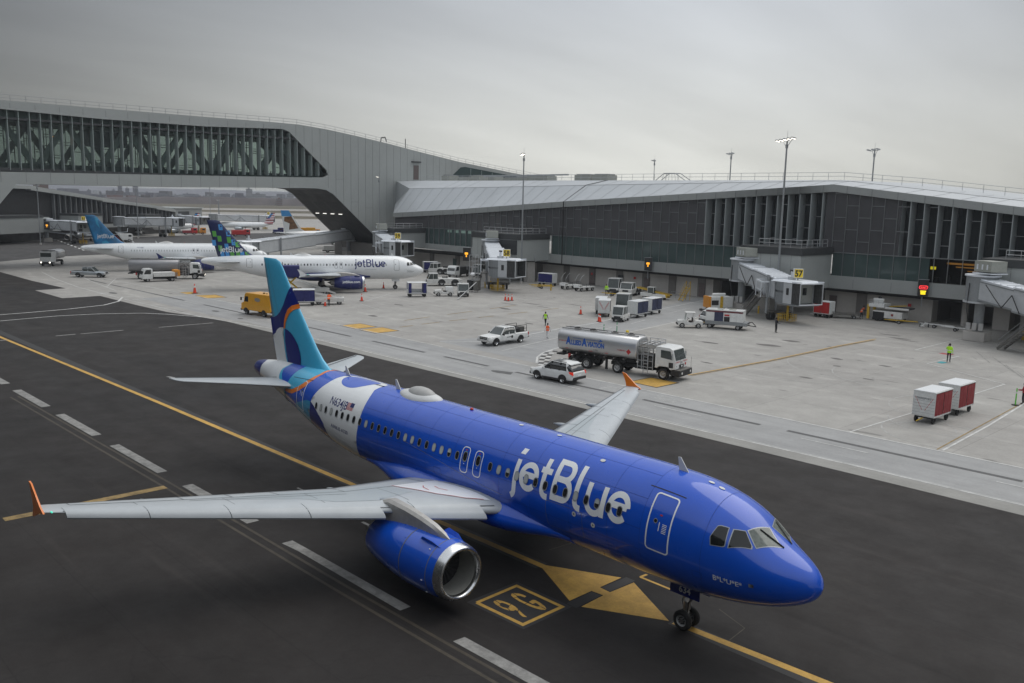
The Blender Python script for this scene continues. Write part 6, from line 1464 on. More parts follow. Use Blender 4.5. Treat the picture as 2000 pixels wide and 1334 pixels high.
# yellow walk-in van
t=thing('walk_in_van','boxy yellow walk-in delivery van with a faded blue oval mark','van',(-91.3,28.7,0),R(187))
m=MB(); m.prism([(-3.1,.62),(-3.1,2.78),(-3.0,2.9),(2.1,2.86),(2.35,2.6),(2.62,1.62),(3.15,1.45),(3.22,.62)],-1.13,1.13,'y','van_yellow'); m.build('body',t,.07)
m=MB(); m.add([(2.37,-.95,2.5),(2.37,.95,2.5),(2.63,1.0,1.68),(2.63,-1.0,1.68)],[(0,1,2,3)],'car_glass'); m.build('windscreen',t,weld=False)
for s in (-1,1):
    m=MB(); m.add([(1.55,s*1.14,2.4),(2.2,s*1.14,2.4),(2.42,s*1.14,1.7),(1.55,s*1.14,1.7)],[(0,1,2,3)],'car_glass'); m.build('side_window',t,weld=False)
    m=MB(); m.bar((2.45,s*1.15,2.2),(2.7,s*1.42,2.2),.03,.03,'near_black'); m.box((2.7,s*1.42,2.05),(.06,.2,.4),'near_black'); m.build('mirror',t)
    m=MB(); m.add([(-.45+.62*math.cos(2*PI*i/18),s*1.142,2.12+.26*math.sin(2*PI*i/18)) for i in range(18)],[tuple(range(18))],'pole_grey'); m.pb(-3.0,2.2,s*1.135-.01,s*1.135+.01,1.30,1.34,'sign_ochre'); m.build('side_mark',t,weld=False)
    for x in (2.1,-1.75): m=MB(); arch(m,x,s*1.143,.56,.35); m.build('wheel_arch',t,weld=False)
m=MB(); m.box((-3.2,0,.7),(.3,2.1,.16),'near_black'); m.box((3.25,0,.62),(.2,2.2,.22),'near_black'); m.build('bumper',t)
for y in (-.5,.5): m=MB(); m.pb(-3.125,-3.1,y-.47,y+.47,.8,2.65,'van_yellow'); m.build('rear_door',t,.01)
m=MB(); m.ball((-3.35,.3,1.15),.35,8,'dome_grey',(.5,1.3,.8)); m.build('bundle',t); m=MB(); m.cyl((-.6,.2,2.9),(-.6,.2,3.0),.16,None,10,'near_black'); m.cyl((-1.2,.2,2.9),(-1.2,.2,2.97),.1,None,10,'near_black'); m.build('roof_vent',t)
wheels(t,(2.1,-1.75),.98,.38,.28)
# ---------------------------------------------------------------- baggage carts
def cart(label,loc,rz,curtain,group,end='cart_white',open_=False,chevron=None,text=None,Lc=2.6,H=2.25):
    t=thing('baggage_cart',label,'baggage cart',loc,rz,group); h=Lc/2
    m=MB(); m.pb(-h,h,-.78,.78,.52,.62,'cart_white'); m.pb(-h+.1,h-.1,-.5,.5,.40,.52,'chassis'); m.build('deck',t)
    m=MB(); m.pb(-h-.03,h+.03,-.82,.82,H-.05,H+.02,'cart_white'); m.pb(-h+.0,h-.0,-.74,.74,H+.02,H+.06,'letter_white'); m.build('roof',t,.02)
    for s in (-1,1):
        if open_:
            m=MB(); 
            for y in (-.76,.76): m.pb(s*h-.04,s*h+.04,y-.04,y+.04,.6,H-.05,'cart_white')
            m.pb(s*h-.05,s*h-.02 if s<0 else s*h+.02,-.74,.74,.62,1.2,'cart_white'); m.build('post',t)
            m=MB(); m.pb(s*(h-.32)-.22,s*(h-.32)+.22,-.80,.80,.64,H-.1,curtain); m.build('gathered_curtain',t)
        else:
            m=MB(); m.pb(s*h-.025,s*h+.025,-.80,.80,.6,H-.05,end)
            if chevron:
                X=s*h+s*.03
                for k in range(5):
                    for sg in (-1,1):
                        for q in range(1 if chevron=='v2' else 3):
                            y0=sg*(.10+.115*k)+0; z0=.95+.20*k+.11*q
                            m.add([(X,y0,z0),(X,y0+sg*.085,z0+.15),(X,y0+sg*.085,z0+.22),(X,y0,z0+.07)],[(0,1,2,3)],'red' if (k+q)%1==0 else 'cone_band')
            if end=='cart_white':
                for k in range(6 if chevron=='v2' else 0): m.pb(s*h+s*.026-.004,s*h+s*.026+.004,-.78,.78,.8+.22*k,.815+.22*k,'pole_grey')
            if text:
                put_text(m,text,.20,(s*h+s*.034,0,1.78),(0,s,0),(0,0,1),'seam',.012,'CENTER')
            m.build('end_panel',t,weld=False)
    if not open_:
        for s in (-1,1):
            for x0,x1 in ((-h+.06,-.03),(.03,h-.06)):
                m=MB(); n=9; vs=[]
                for i in range(n):
                    x=x0+(x1-x0)*i/(n-1); dy=.022*math.sin(i*2.4); vs+=[(x,s*(.79+dy),.64),(x,s*(.80+dy*.5),H-.08)]
                m.add(vs,[(2*i,2*i+1,2*i+3,2*i+2) for i in range(n-1)],curtain,True); m.build('curtain',t,weld=False)
    else:
        m=MB(); m.pb(-h+.5,h-.5,.70,.76,.62,1.15,'cart_white'); m.build('back_rail',t)
    for x in (-h+.35,h-.35):
        for s in (-1,1): wheel(t,x,s*.62,.25,.16,'near_black')
    m=MB(); m.bar((h,0,.42),(h+1.05,0,.35),.07,.05,'machine_yellow' if chevron=='v2' else 'near_black'); m.build('tow_bar',t)
    return t
G1='enclosed blue curtain baggage carts'
cart('blue curtained baggage cart behind the taxiing tail fin, beside the yellow van',(-98.0,38.6,0),R(62),'cart_blue',G1,Lc=3.0)
cart('open baggage cart with blue curtains tied back, parked near the nose wheel',(-98.3,58.9,0),R(62),'cart_blue','open baggage carts',open_=True,Lc=3.0)
cart('blue curtained cart just past the nose of the white airliner, against the concourse',(-133.8,89.6,0),R(62),'cart_blue',G1,Lc=3.0)
cart('white cart with an open blue side under the gate 58 cab window',(-100.3,90.6,0),R(10),'cart_blue',G1,Lc=3.2)
G2='slate curtained baggage carts in a train'
cart('slate curtained baggage cart coupled directly behind the small tractor',(-62.0,68.9,0),R(-82),'cart_slate',G2,Lc=2.9)
cart('second slate curtained baggage cart at the rear of the train',(-63.2,73.6,0),R(-82),'cart_slate',G2,Lc=2.9)
G3='brown curtained baggage carts with striped ends'
cart('brown curtained baggage cart with a red striped V on its end',(-65.4,65.9,0),R(-52),'cart_brown',G3,chevron='v3',Lc=2.7)
cart('brown curtained cart mostly hidden behind the striped one',(-67.6,67.8,0),R(-52),'cart_brown',G3,Lc=2.7)
G4='red curtained baggage carts'
cart('nearer red curtained baggage cart lettered SWISSPORT with a red V',(-12.0,40.4,0),R(-92),'deep_red',G4,chevron='v2',text='SWISSPORT',Lc=2.9,H=2.35)
cart('farther red curtained baggage cart, half hidden by the nearer one',(-11.9,44.7,0),R(-92),'deep_red',G4,chevron='v2',text='SWISSPORT',Lc=2.9,H=2.35)
cart('red cart showing behind the gate 57 boarding bridge',(-46.6,91.5,0),R(0),'red',None,Lc=2.4)
# ---------------------------------------------------------------- tugs and tractors
def tractor(label,loc,rz,cabin=True,box=None,L=3.0,paint='tug_white',group='baggage tractors'):
    t=thing('baggage_tractor',label,'tow tractor',loc,rz,group); h=L/2
    m=MB(); m.prism([(-h,.38),(-h,.92),(-h+.9,.98),(-.35,.70),(.35,.70),(.45,1.02),(h-.1,.95),(h,.88),(h,.36)],-.68,.68,'y',paint); m.build('body',t,.04)
    m=MB(); m.box((h+.06,0,.5),(.12,1.3,.2),'near_black'); m.box((-h-.08,0,.45),(.16,.3,.16),'near_black'); m.build('bumper',t)
    m=MB(); m.pb(-.30,.10,-.5,.5,.70,.86,'cart_brown'); m.pb(-.36,-.26,-.5,.5,.86,1.28,'cart_brown'); m.build('seat',t,.03)
    m=MB(); m.cyl((.32,-.25,.85),(.18,-.25,1.15),.03,None,6,'near_black'); m.cyl((.16,-.25,1.13),(.14,-.25,1.17),.18,None,12,'near_black'); m.build('steering_wheel',t)
    if cabin:
        m=MB()
        for x,y in ((-.45,-.62),(-.45,.62),(.62,-.62),(.62,.62)): m.bar((x,y,.9),(x-(.0 if x<0 else .16),y*.96,1.92),.07,.07,paint)
        m.build('roll_cage',t); box_part(t,'roof',(.02,0,1.95),(1.25,1.32,.07),paint,.02)
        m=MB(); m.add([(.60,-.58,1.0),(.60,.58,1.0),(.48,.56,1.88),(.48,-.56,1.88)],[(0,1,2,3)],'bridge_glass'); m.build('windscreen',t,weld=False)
    wheels(t,(h-.55,-h+.55),.62,.33,.2,'hub')
    for s in (-1,1): m=MB(); m.box((h+.02,s*.5,.72),(.06,.16,.14),'lamp_clear'); m.build('headlight',t)
    if box: box_part(t,'water_tank',(-.85,0,1.2),(1.25,1.25,.65),'truck_white',.06)
    return t
tractor('white open-sided tow tractor with roof, hitched ahead of the ground power unit',(-51.7,66.4,0),R(222),True,None,3.1)
tractor('small tractor carrying a white water tank, beside the open cart',(-96.7,63.1,0),R(238),False,True,3.0)
def cabtug(label,loc,rz,L=3.0,W=1.5,H=1.9,cabx=.35,group='cab tow tractors',yellow=False):
    t=thing('tow_tractor',label,'tow tractor',loc,rz,group); h=L/2
    m=MB(); m.prism([(-h,.35),(-h,.95),(cabx-.65,1.0),(h-.05,.95),(h,.85),(h,.32)],-W/2,W/2,'y','tug_white'); m.build('body',t,.05)
    m=MB(); m.prism([(cabx-.65,.98),(cabx-.62,H),(h-.32,H),(h-.06,.96)],-W/2+.04,W/2-.04,'y','cab_glass'); m.build('window',t)
    m=MB(); m.box(((cabx-.62+h-.32)/2,0,H+.03),(h-.32-cabx+.62+.16,W+.02,.08),'truck_white')
    for s in (-1,1):
        y=s*(W/2-.03); m.bar((cabx-.65,y,.95),(cabx-.62,y,H),.10,.06,'truck_white'); m.bar((h-.06,y,.95),(h-.32,y,H),.07,.06,'truck_white'); m.bar((cabx-.0,y,.95),(cabx+.0,y,H),.06,.06,'truck_white')
    m.build('cab_frame',t,weld=False)
    m=MB(); m.box((h+.05,0,.46),(.12,W,.26),'near_black'); 
    m.build('bumper',t)
    m=MB(); m.pb(h+.002,h+.02,-W*.3,W*.3,.55,.78,'near_black'); m.build('grille',t)
    for s in (-1,1): m=MB(); m.box((h+.02,s*W*.38,.68),(.05,.2,.16),'lamp_clear'); m.build('headlight',t)
    if yellow:
        m=MB()
        for k in range(8): y=-W/2+W*(k+.15)/8; m.add([(h+.122,y,.34),(h+.122,y+W/16,.34),(h+.122,y+W/9,.58),(h+.122,y+W/20,.58)],[(0,1,2,3)],'sign_yellow')
        m.build('warning_stripe',t,weld=False)
    wheels(t,(h-.6,-h+.55),W/2-.10,.34,.22,'hub')
    return t
cabtug('white cab tractor pulling the slate carts, driver in yellow inside',(-60.8,63.9,0),R(-70),3.0,1.5,1.95,.2)
t=cabtug('squat white tractor seen head on beside gate 58 stairs',(-94.9,65.6,0),R(-38),2.6,1.75,2.0,.0)
cabtug('large white truck tractor standing behind the striped cart',(-67.6,73.0,0),R(-62),4.4,1.9,2.55,.6)
def pushback(label,loc,rz,group='aircraft pushback tractors',L=6.2,yellow=False,front=True):
    t=thing('pushback_tractor',label,'pushback tractor',loc,rz,group); h=L/2
    m=MB(); m.prism([(-h,.45),(-h,1.20),(-h+1.4,1.35),(h-2.1,1.35),(h-2.0,1.25),(h-.1,1.2),(h,1.05),(h,.40)],-1.15,1.15,'y','tug_white'); m.build('body',t,.06)
    m=MB(); m.prism([(h-1.95,1.22),(h-1.9,2.15),(h-.55,2.15),(h-.15,1.22)],-1.0,1.0,'y','cab_glass'); m.build('window',t)
    m=MB(); m.box((h-1.2,0,2.2),(1.6,2.1,.09),'truck_white')
    for s in (-1,1):
        for a,b in (((h-1.95,1.2),(h-1.9,2.15)),((h-.15,1.2),(h-.55,2.15)),((h-1.1,1.2),(h-1.1,2.15))): m.bar((a[0],s*1.01,a[1]),(b[0],s*1.01,b[1]),.10,.05,'truck_white')
    m.build('cab_frame',t,weld=False)
    for x in (h-2.6,-h+1.2):
        for s in (-1,1): m=MB(); arch(m,x,s*1.156,.72,.5); m.build('wheel_arch',t,weld=False)
    wheels(t,(h-2.6,-h+1.2),1.0,.52,.36,'hub')
    m=MB(); m.box((h+.08,0,.5),(.16,2.3,.3),'near_black'); m.box((-h-.06,0,.5),(.14,2.2,.3),'near_black'); m.build('bumper',t)
    m=MB()
    for k in range(10):
        y=-1.1+2.2*k/10; m.add([(h+.165,y,.36),(h+.165,y+.12,.36),(h+.165,y+.22,.66),(h+.165,y+.10,.66)],[(0,1,2,3)],'sign_yellow' if yellow else 'near_black')
    m.build('warning_stripe',t,weld=False)
    for k in range(3): m=MB(); m.box((h-3.0-.35*k,0,1.5),(.16,.6,.28),'near_black'); m.build('exhaust_box',t)
    m=MB(); m.pb(h+.01,h+.03,-.5,.5,.75,1.05,'near_black'); m.build('grille',t)
    return t
pushback('long white pushback tractor with big wheels facing the white airliner nose',(-110.2,74.0,0),R(240))
pushback('white pushback tractor with yellow and black striped front by the concourse wall',(-81.0,91.0,0),R(-72),L=5.2,yellow=True)
pushback('white pushback tractor parked deep behind the white airliner nose',(-129.3,89.0,0),R(210),L=5.0)
def cabtruck(name,label,loc,rz,bed,L=5.6,cab='truck_white',bedh=(0.85,1.6),group=None,W=2.0):
    t=thing(name,label,'truck',loc,rz,group); h=L/2
    m=MB(); m.prism([(h-1.75,.5),(h-1.75,2.2),(h-1.6,2.3),(h-.6,2.28),(h-.38,2.1),(h-.02,1.25),(h,.5)],-W/2,W/2,'y',cab); m.build('cab',t,.06)
    m=MB(); m.add([(h-.37,-W*.42,2.05),(h-.37,W*.42,2.05),(h-.02,W*.45,1.32),(h-.02,-W*.45,1.32)],[(0,1,2,3)],'car_glass'); m.build('windscreen',t,weld=False)
    for s in (-1,1): m=MB(); m.add([(h-1.45,s*(W/2+.006),2.1),(h-.62,s*(W/2+.006),2.08),(h-.28,s*(W/2+.006),1.36),(h-1.45,s*(W/2+.006),1.36)],[(0,1,2,3)],'car_glass'); m.build('side_window',t,weld=False)
    box_part(t,'chassis',(-.4,0,.62),(L-1,W*.55,.25),'chassis'); box_part(t,'bed',((-h+h-1.85)/2,0,sum(bedh)/2),(L-1.9,W,bedh[1]-bedh[0]),bed,.04)
    box_part(t,'bumper',(h+.05,0,.52),(.16,W,.2),'near_black')
    for s in (-1,1): m=MB(); m.box((h+.02,s*W*.36,.85),(.06,.26,.18),'lamp_clear'); m.build('headlight',t)
    wheels(t,(h-.9,-h+1.0),W/2-.12,.36,.24); return t
t=cabtruck('service_truck','white cab lavatory truck with a low pale body parked before the second tanker',(-142.0,35.6,0),R(262),'tug_white',6.0); box_part(t,'orange_cabinet',(-2.9,0,1.4),(.9,2.0,1.1),'machine_orange')
t=cabtruck('service_truck','white cab-over truck with a dark bed parked facing away from the wall',(-122.8,88.2,0),R(-75),'near_black',5.6,bedh=(.8,2.0))
cabtug('white cab tractor right of the dark bed truck by the wall',(-120.2,91.8,0),R(-70),3.6,1.8,2.5,.3)
cabtug('pale tractor with green tinted windows next to the striped pushback tractor',(-84.9,91.8,0),R(-68),3.6,2.0,2.5,.2)
cabtruck('service_truck','small white truck parked on the far ramp by the regional jets',(-318.5,99.5,0),R(-40),'grime_metal',5.4)
# ---------------------------------------------------------------- ground power unit, heater, loaders
t=thing('ground_power_unit','large white and grey ground power unit trailer with dark louvred door','ground power unit',(-48.3,69.6,0),R(22))
m=MB(); m.pb(-2.6,2.6,-1.05,1.05,.55,.98,'pole_grey'); m.build('chassis',t,.02); m=MB(); m.pb(-2.55,2.05,-1.0,1.0,.98,2.35,'cart_white'); m.build('housing',t,.03)
m=MB(); m.pb(-2.6,2.1,-1.04,1.04,2.35,2.42,'truck_white'); m.pb(-1.2,-.5,-.5,.4,2.42,2.50,'hvac'); m.pb(.2,1.0,-.5,.5,2.42,2.50,'hvac'); m.build('roof',t)
m=MB(); m.pb(-1.45,-.35,-1.03,-1.0,1.0,2.12,'cart_slate'); m.build('louvred_door',t)
for a,b,c,d in ((-2.45,-1.5,1.02,2.05),(.55,1.25,1.02,1.55),(.55,1.25,1.6,2.05),(1.35,2.0,1.02,2.05),(-.25,.45,1.0,1.6)):
    m=MB(); m.pb(a,b,-1.02,-1.0,c,d,'truck_white' if a!=-.25 else 'near_black'); m.build('side_panel',t,.01)
m=MB(); m.pb(-2.5,2.05,-1.012,-1.003,2.12,2.30,'dark_red_panel'); m.pb(-.2,.4,-1.03,-1.0,1.7,1.9,'red'); m.build('trim_stripe',t,weld=False)
m=MB(); m.bar((2.6,0,.6),(3.6,0,.5),.1,.1,'near_black'); m.tube([(2.6,-.5,.9),(3.1,-.4,1.1),(3.5,0,.6)],.05,6,'near_black'); m.build('tow_bar',t); m=MB(); m.bar((-2.6,0,.6),(-4.6,-.2,.5),.08,.08,'machine_yellow'); m.build('drawbar',t); wheels(t,(-2.0,1.5),.92,.33,.22)
t=thing('air_start_unit','pale box trailer with a yellow frame and a white roof cylinder, behind the crossover car','ground unit',(-59.8,85.0,0),R(60))
m=MB(); m.pb(-1.9,1.9,-.9,.9,.5,2.1,'cart_white'); m.build('housing',t,.05); m=MB(); m.cyl((-1.0,0,2.4),(1.0,0,2.4),.2,None,12,'truck_white'); m.build('cylinder',t)
m=MB(); m.pb(-1.95,-1.6,-.95,.95,.5,2.15,'machine_orange'); m.pb(-.15,.3,-.94,-.9,.5,2.2,'machine_yellow'); m.pb(-1.5,-.4,-.92,-.9,.9,1.6,'near_black'); m.build('side_panel',t); wheels(t,(-1.3,1.3),.8,.25,.2)
m=MB(); m.tube([(-2.0,-.6,.4),(-2.6,-.8,.2),(-3.0,-.3,.25),(-2.5,.3,.2)],.14,8,'near_black'); m.build('hose',t)
def belt_loader(label,loc,rz,elev=12,group='belt loaders',cab=True,L=6.0):
    t=thing('belt_loader',label,'belt loader',loc,rz,group)
    m=MB(); m.prism([(-2.2,.4),(-2.2,1.0),(-.2,1.0),(0,.85),(2.1,.85),(2.3,.4)],-.85,.85,'y','tug_white'); m.build('body',t,.04)
    e=R(elev); dx,dz=L/2*math.cos(e),L/2*math.sin(e); m=MB(); m.bar((-dx-.1,0,1.15+dz),(dx-.1,0,1.15-dz+.1),.75,.14,'near_black')
    for s in (-1,1): m.bar((-dx-.1,s*.42,1.2+dz),(dx-.1,s*.42,1.2-dz+.1),.06,.22,'machine_yellow' if elev>0 else 'tug_white')
    m.build('conveyor',t)
    if cab:
        m=MB(); m.prism([(-.9,1.0),(-.9,1.9),(.1,1.9),(.25,1.0)],-.83,-.1,'y','cab_glass'); m.build('window',t); m=MB(); m.box((-.38,-.46,1.94),(1.2,.84,.08),'truck_white')
        for x in (-.9,.16): m.bar((x,-.83,1),(x-.03,-.83,1.9),.07,.05,'truck_white'); m.bar((x,-.1,1),(x-.03,-.1,1.9),.07,.05,'truck_white')
        m.build('cab_frame',t)
    box_part(t,'rear_guard',(2.25,0,.6),(.4,1.3,.5),'machine_yellow'); wheels(t,(-1.5,1.4),.72,.34,.22)
    return t
belt_loader('white belt loader with its black belt sloping down, parked by the wall',(-74.9,89.6,0),R(12),10)
belt_loader('small belt loader with a driver in orange beside it, near the cones',(-97.2,42.1,0),R(240),-8,cab=False,L=4.0)
belt_loader('belt loader raised to the hold of the white airliner, mostly hidden by the blue fin',(-110.0,47.6,0),R(240),-20,cab=False,L=6.5)
t=thing('lift_truck','navy cargo box raised against the white airliner behind its wing','lift truck',(-113.8,45.4,0),R(60))
box_part(t,'box_body',(0,0,3.45),(2.9,2.3,1.75),'cart_blue'); m=MB(); 
for s in (-1,1): m.bar((-1.2,s*.8,.6),(1.0,s*.8,2.5),.14,.14,'machine_yellow'); m.bar((1.2,s*.8,.6),(-1.0,s*.8,2.5),.14,.14,'machine_yellow')
m.build('scissor_lift',t); box_part(t,'chassis',(0,0,.6),(3.4,1.6,.3),'chassis'); wheels(t,(-1.2,1.2),.8,.35,.25)
m=MB(); m.cyl((-1.2,0,4.3),(-1.2,0,4.9),.05,None,6,'near_black'); m.build('post',t)
# container loader by the wall
t=thing('container_loader','white container loader with raised operator deck and yellow posts against the wall','cargo loader',(-39.0,95.3,0),R(2))
m=MB(); m.pb(-1.8,2.2,-1.2,1.2,.5,1.45,'tug_white'); m.build('body',t,.04); m=MB(); m.pb(-2.4,-.3,-1.25,1.25,1.9,2.35,'truck_white'); m.pb(-1.9,-.5,-1.0,-.7,2.35,3.1,'truck_white'); m.build('operator_deck',t,.03)
m=MB(); m.ball((-1.1,-.7,3.2),.28,8,'near_black'); m.build('seat',t); m=MB(); m.pb(-.2,3.0,-1.1,1.1,1.85,2.0,'near_black'); m.pb(-.2,3.0,-1.15,-1.05,1.8,2.05,'tug_white'); m.bar((0,0,2.05),(2.2,.2,2.3),.3,.1,'machine_yellow'); m.build('platform',t)
m=MB(); m.pb(-2.6,-2.3,-1.2,-.9,.2,2.2,'machine_yellow'); m.pb(-2.6,-2.3,.9,1.2,.2,2.2,'machine_yellow'); m.build('mast',t); m=MB(); m.pb(-1.75,-.2,-1.22,-1.2,.2,1.3,'black'); m.build('hollow_shade_plate',t); box_part(t,'red_reel',(.9,-1.22,1.0),(.3,.08,.3),'deep_red'); wheels(t,(-1.2,1.6),1.0,.35,.3)  # black plate on the body side paints the shade of a hollow
m=MB(); railing(m,[(-2.4,-1.2,2.35),(-.4,-1.2,2.35)],.5,.6,'rail_light',.03); m.build('guard_rail',t,weld=False)
# dollies: flat carts with hoops
def dolly(label,loc,rz):
    t=thing('flat_dolly',label,'dolly',loc,rz,'flat dollies with hoops')
    m=MB(); m.pb(-1.9,1.9,-.8,.8,.62,.78,'tug_white'); m.pb(-1.9,-1.2,-.8,.8,.78,1.15,'tug_white'); m.build('deck',t,.03); m=MB()
    for y in (-.6,.6): m.tube([(-1.6,y,1.1),(-1.7,y,1.9),(-1.2,y,2.6),(-.7,y,2.9)],.03,5,'rail_light')
    railing(m,[(-1.2,-.75,.78),(1.8,-.75,.78),(1.8,.75,.78)],.5,.9,'near_black',.025); m.build('hoop',t,weld=False); wheels(t,(-1.3,1.3),.7,.33,.2); return t
dolly('white flat dolly with tall hoops, right of a pair by the wall',(-89.9,89.2,0),R(85)); dolly('white flat dolly with tall hoops, left of a pair by the wall',(-93.6,89.6,0),R(85))
def trailer_flat(label,loc,rz):
    t=thing('flat_trailer',label,'trailer',loc,rz); m=MB(); m.pb(-2.6,2.6,-.9,.9,.5,.62,'grime_metal'); railing(m,[(-2.6,-.9,.62),(2.6,-.9,.62)],.3,.8,'grime_metal',.03); m.build('deck',t,weld=False); m=MB(); m.bar((-2.6,0,.45),(-3.9,0,.4),.1,.08,'truck_white'); m.build('tow_bar',t); wheels(t,(-1.9,1.9),.75,.25,.16); return t
trailer_flat('low flat trailer with a white drawbar beside the container loader',(-44.9,92.8,0),R(30))
def towbar(label,loc,rz,mt):
    t=thing('tow_bar',label,'tow bar',loc,rz,'aircraft tow bars'); m=MB(); m.cyl((-1.9,0,.45),(1.7,0,.40),.075,None,8,mt); m.bar((1.7,-.25,.4),(1.7,.25,.4),.1,.1,mt); m.build('shaft',t)
    m=MB(); m.bar((-.6,-.45,.3),(-.6,.45,.3),.07,.07,mt); m.build('axle',t)
    for s in (-1,1): wheel(t,-.6,s*.5,.24,.14,'hub')
    m=MB(); m.bar((-1.9,0,.45),(-2.4,.2,.5),.06,.06,mt); m.bar((-1.9,0,.45),(-2.4,-.2,.5),.06,.06,mt); m.build('head',t)
towbar('yellow aircraft tow bar lying right of the container loader',(-36.4,94.0,0),R(25),'machine_yellow')
towbar('white tow bar pointing at the camera, left of a white pair',(-33.2,92.7,0),R(-75),'truck_white'); towbar('white tow bar lying lengthwise, right of a white pair',(-31.6,93.8,0),R(12),'truck_white')
towbar('white tow bar beside the red hose reel at the pillar',(-28.6,92.9,0),R(8),'truck_white'); towbar('yellow tow bar under the gate 58 boarding bridge, near the white cart',(-98.3,87.2,0),R(40),'machine_yellow'); towbar('second yellow tow bar under the gate 58 boarding bridge, with a white shaft end',(-96.6,86.0,0),R(60),'machine_yellow')
towbar('yellow tow bar on the ground by the worker in green',(-81.0,87.0,0),R(20),'machine_yellow')
t=thing('hose_reel','dark red hose reel standing by the gate 56 pillar','hose reel',(-26.6,92.4,0),R(10)); m=MB(); m.cyl((0,-.5,.55),(0,.5,.55),.45,None,16,'near_black'); m.build('drum',t)
for s in (-1,1): m=MB(); m.cyl((0,s*.55,.55),(0,s*.5,.55),.55,None,16,'deep_red'); m.build('flange',t)
# yellow mobile stairs, scaffold pit and bollards
t=thing('mobile_steps','tall yellow mobile steps by the concourse wall','steps',(-70.2,91.4,0),R(-100)); m=MB()
for s in (-.45,.45): m.bar((1.0,s,.1),(-.6,s,2.3),.07,.12,'machine_yellow'); m.bar((-.6,s,.1),(-.6,s,3.2),.06,.06,'machine_yellow'); m.bar((.9,s,.9),(-.6,s,3.2),.04,.04,'machine_yellow')
m.build('frame',t)
for k in range(6): m=MB(); m.pb(.85-.26*k,1.1-.26*k,-.45,.45,.25+.36*k,.30+.36*k,'machine_yellow'); m.build('step',t)
t=thing('work_stand','grey tubular work stand leaning beside the yellow steps','work stand',(-72.8,93.2,0),R(0)); m=MB(); railing(m,[(-1.5,0,0),(1.2,0,0)],1.1,.9,'rail',.035); m.bar((1.2,-.3,0),(1.9,-.3,3.0),.06,.06,'rail'); m.bar((1.2,.3,0),(1.9,.3,3.0),.06,.06,'rail')
for k in range(6): m.bar((1.25+.11*k,-.3,.4+.45*k),(1.25+.11*k,.3,.4+.45*k),.05,.05,'rail')
m.build('frame',t,weld=False)
def bollard(label,x,y,h=1.0): t=thing('bollard',label,'bollard',(x,y,0),0,'yellow bollards'); m=MB(); m.cyl((0,0,0),(0,0,h),.13,None,12,'machine_yellow'); m.build('post',t); m=MB(); m.ball((0,0,h),.13,10,'machine_yellow'); m.build('cap',t)
bollard('yellow bollard at the right picture edge by the gate 56 pillar',-21.1,91.8,1.2); bollard('yellow bollard under the gate 58 bridge, right of its wheels',-93.5,84.5); bollard('yellow bollard left of the gate 58 stair tower, rear of two',-103.6,79.5); bollard('yellow bollard left of the gate 58 stair tower, front of two',-103.0,77.6); bollard('yellow bollard beside the gate 57 pedestal',-54.4,87.2)
# ---------------------------------------------------------------- cones and delineators
def cone(label,x,y,k=1.0,tip=0):
    t=thing('traffic_cone',label,'traffic cone',(x,y,0),rnd.uniform(0,3),'orange traffic cones'); t.scale=(k,k,k)
    m=MB(); m.pb(-.22,.22,-.22,.22,0,.05,'near_black'); m.build('base',t); m=MB(); m.cyl((0,0,.05),(0,0,.95),.165,.03,14,'cone_red'); m.build('body',t); m=MB(); m.cyl((0,0,.58),(0,0,.76),.088,.066,14,'cone_band'); m.build('reflective_band',t)
for a in (('orange cone on a wide base left of the striped cart, apart from the pair',-68.41,64.42,1.2),('orange cone before the striped cart, left of two',-62.13,61.0,1.1),('orange cone before the striped cart, right of two',-61.6,60.65,1.1),('orange cone left of three near the gate 58 bridge',-86.52,67.09,1.1),('orange cone front and middle of three near the gate 58 bridge',-85.74,67.0,1.1),('orange cone right of three near the gate 58 bridge',-85.9,67.9,1.1),('orange cone just ahead of the navy engine of the white airliner',-108.4,56.0,1.35),('orange cone standing alone between the open cart and the small belt loader',-97.8,48.2,1.2),('orange cone by the small yellow ground pad at far left',-120.2,32.4,1.6),('orange cone near the nose gear of the white airliner',-111.7,62.0,1.1),('orange cone in front of the small belt loader',-95.35,40.4,1.1),('orange cone next to the cone by the engine, partly hidden',-109.0,56.4,1.1)): cone(*a)
def delin(label,x,y,h,mt):
    t=thing('delineator_post',label,'delineator',(x,y,0),0,'flexible delineator posts'); m=MB(); m.cyl((0,0,0),(0,0,.06),.28,None,8,'near_black'); m.build('base',t); m=MB(); m.cyl((0,0,.06),(0,0,h),.055,.045,10,mt); m.build('post',t)
    m=MB(); m.cyl((0,0,h*.7),(0,0,h*.8),.058,None,10,'reflective'); m.build('band',t)
delin('dark green delineator post behind the tanker, left of two',-54.6,53.2,1.15,'delineator_green'); delin('taller dark green delineator post behind the tanker, right of two',-53.2,53.9,1.5,'delineator_green'); delin('bright green delineator at the right picture edge',-9.6,51.2,1.4,'lime_green')
t=thing('warning_lamp','squat yellow marker on a black base beside the road edge','marker',(-52.9,55.5,0),0); m=MB(); m.cyl((0,0,0),(0,0,.08),.32,None,10,'near_black'); m.build('base',t); m=MB(); m.cyl((0,0,.08),(0,0,.42),.22,.16,12,'sign_yellow'); m.build('dome',t)
m=MB(); m.bar((-99.9,72.1,.06),(-93.6,62.9,.06),.16,.10,'rail_light'); tag(m.build('steel_bar'),'long pale bar lying on the apron right of the head-on tractor','bar') if False else None
t=thing('leaning_pole','long pale pole leaning from the stairs to the apron','pole',(0,0,0)); m=MB(); m.cyl((-91.2,61.3,.05),(-95.6,69.0,2.0),.07,None,8,'rail_light'); m.build('pole',t)
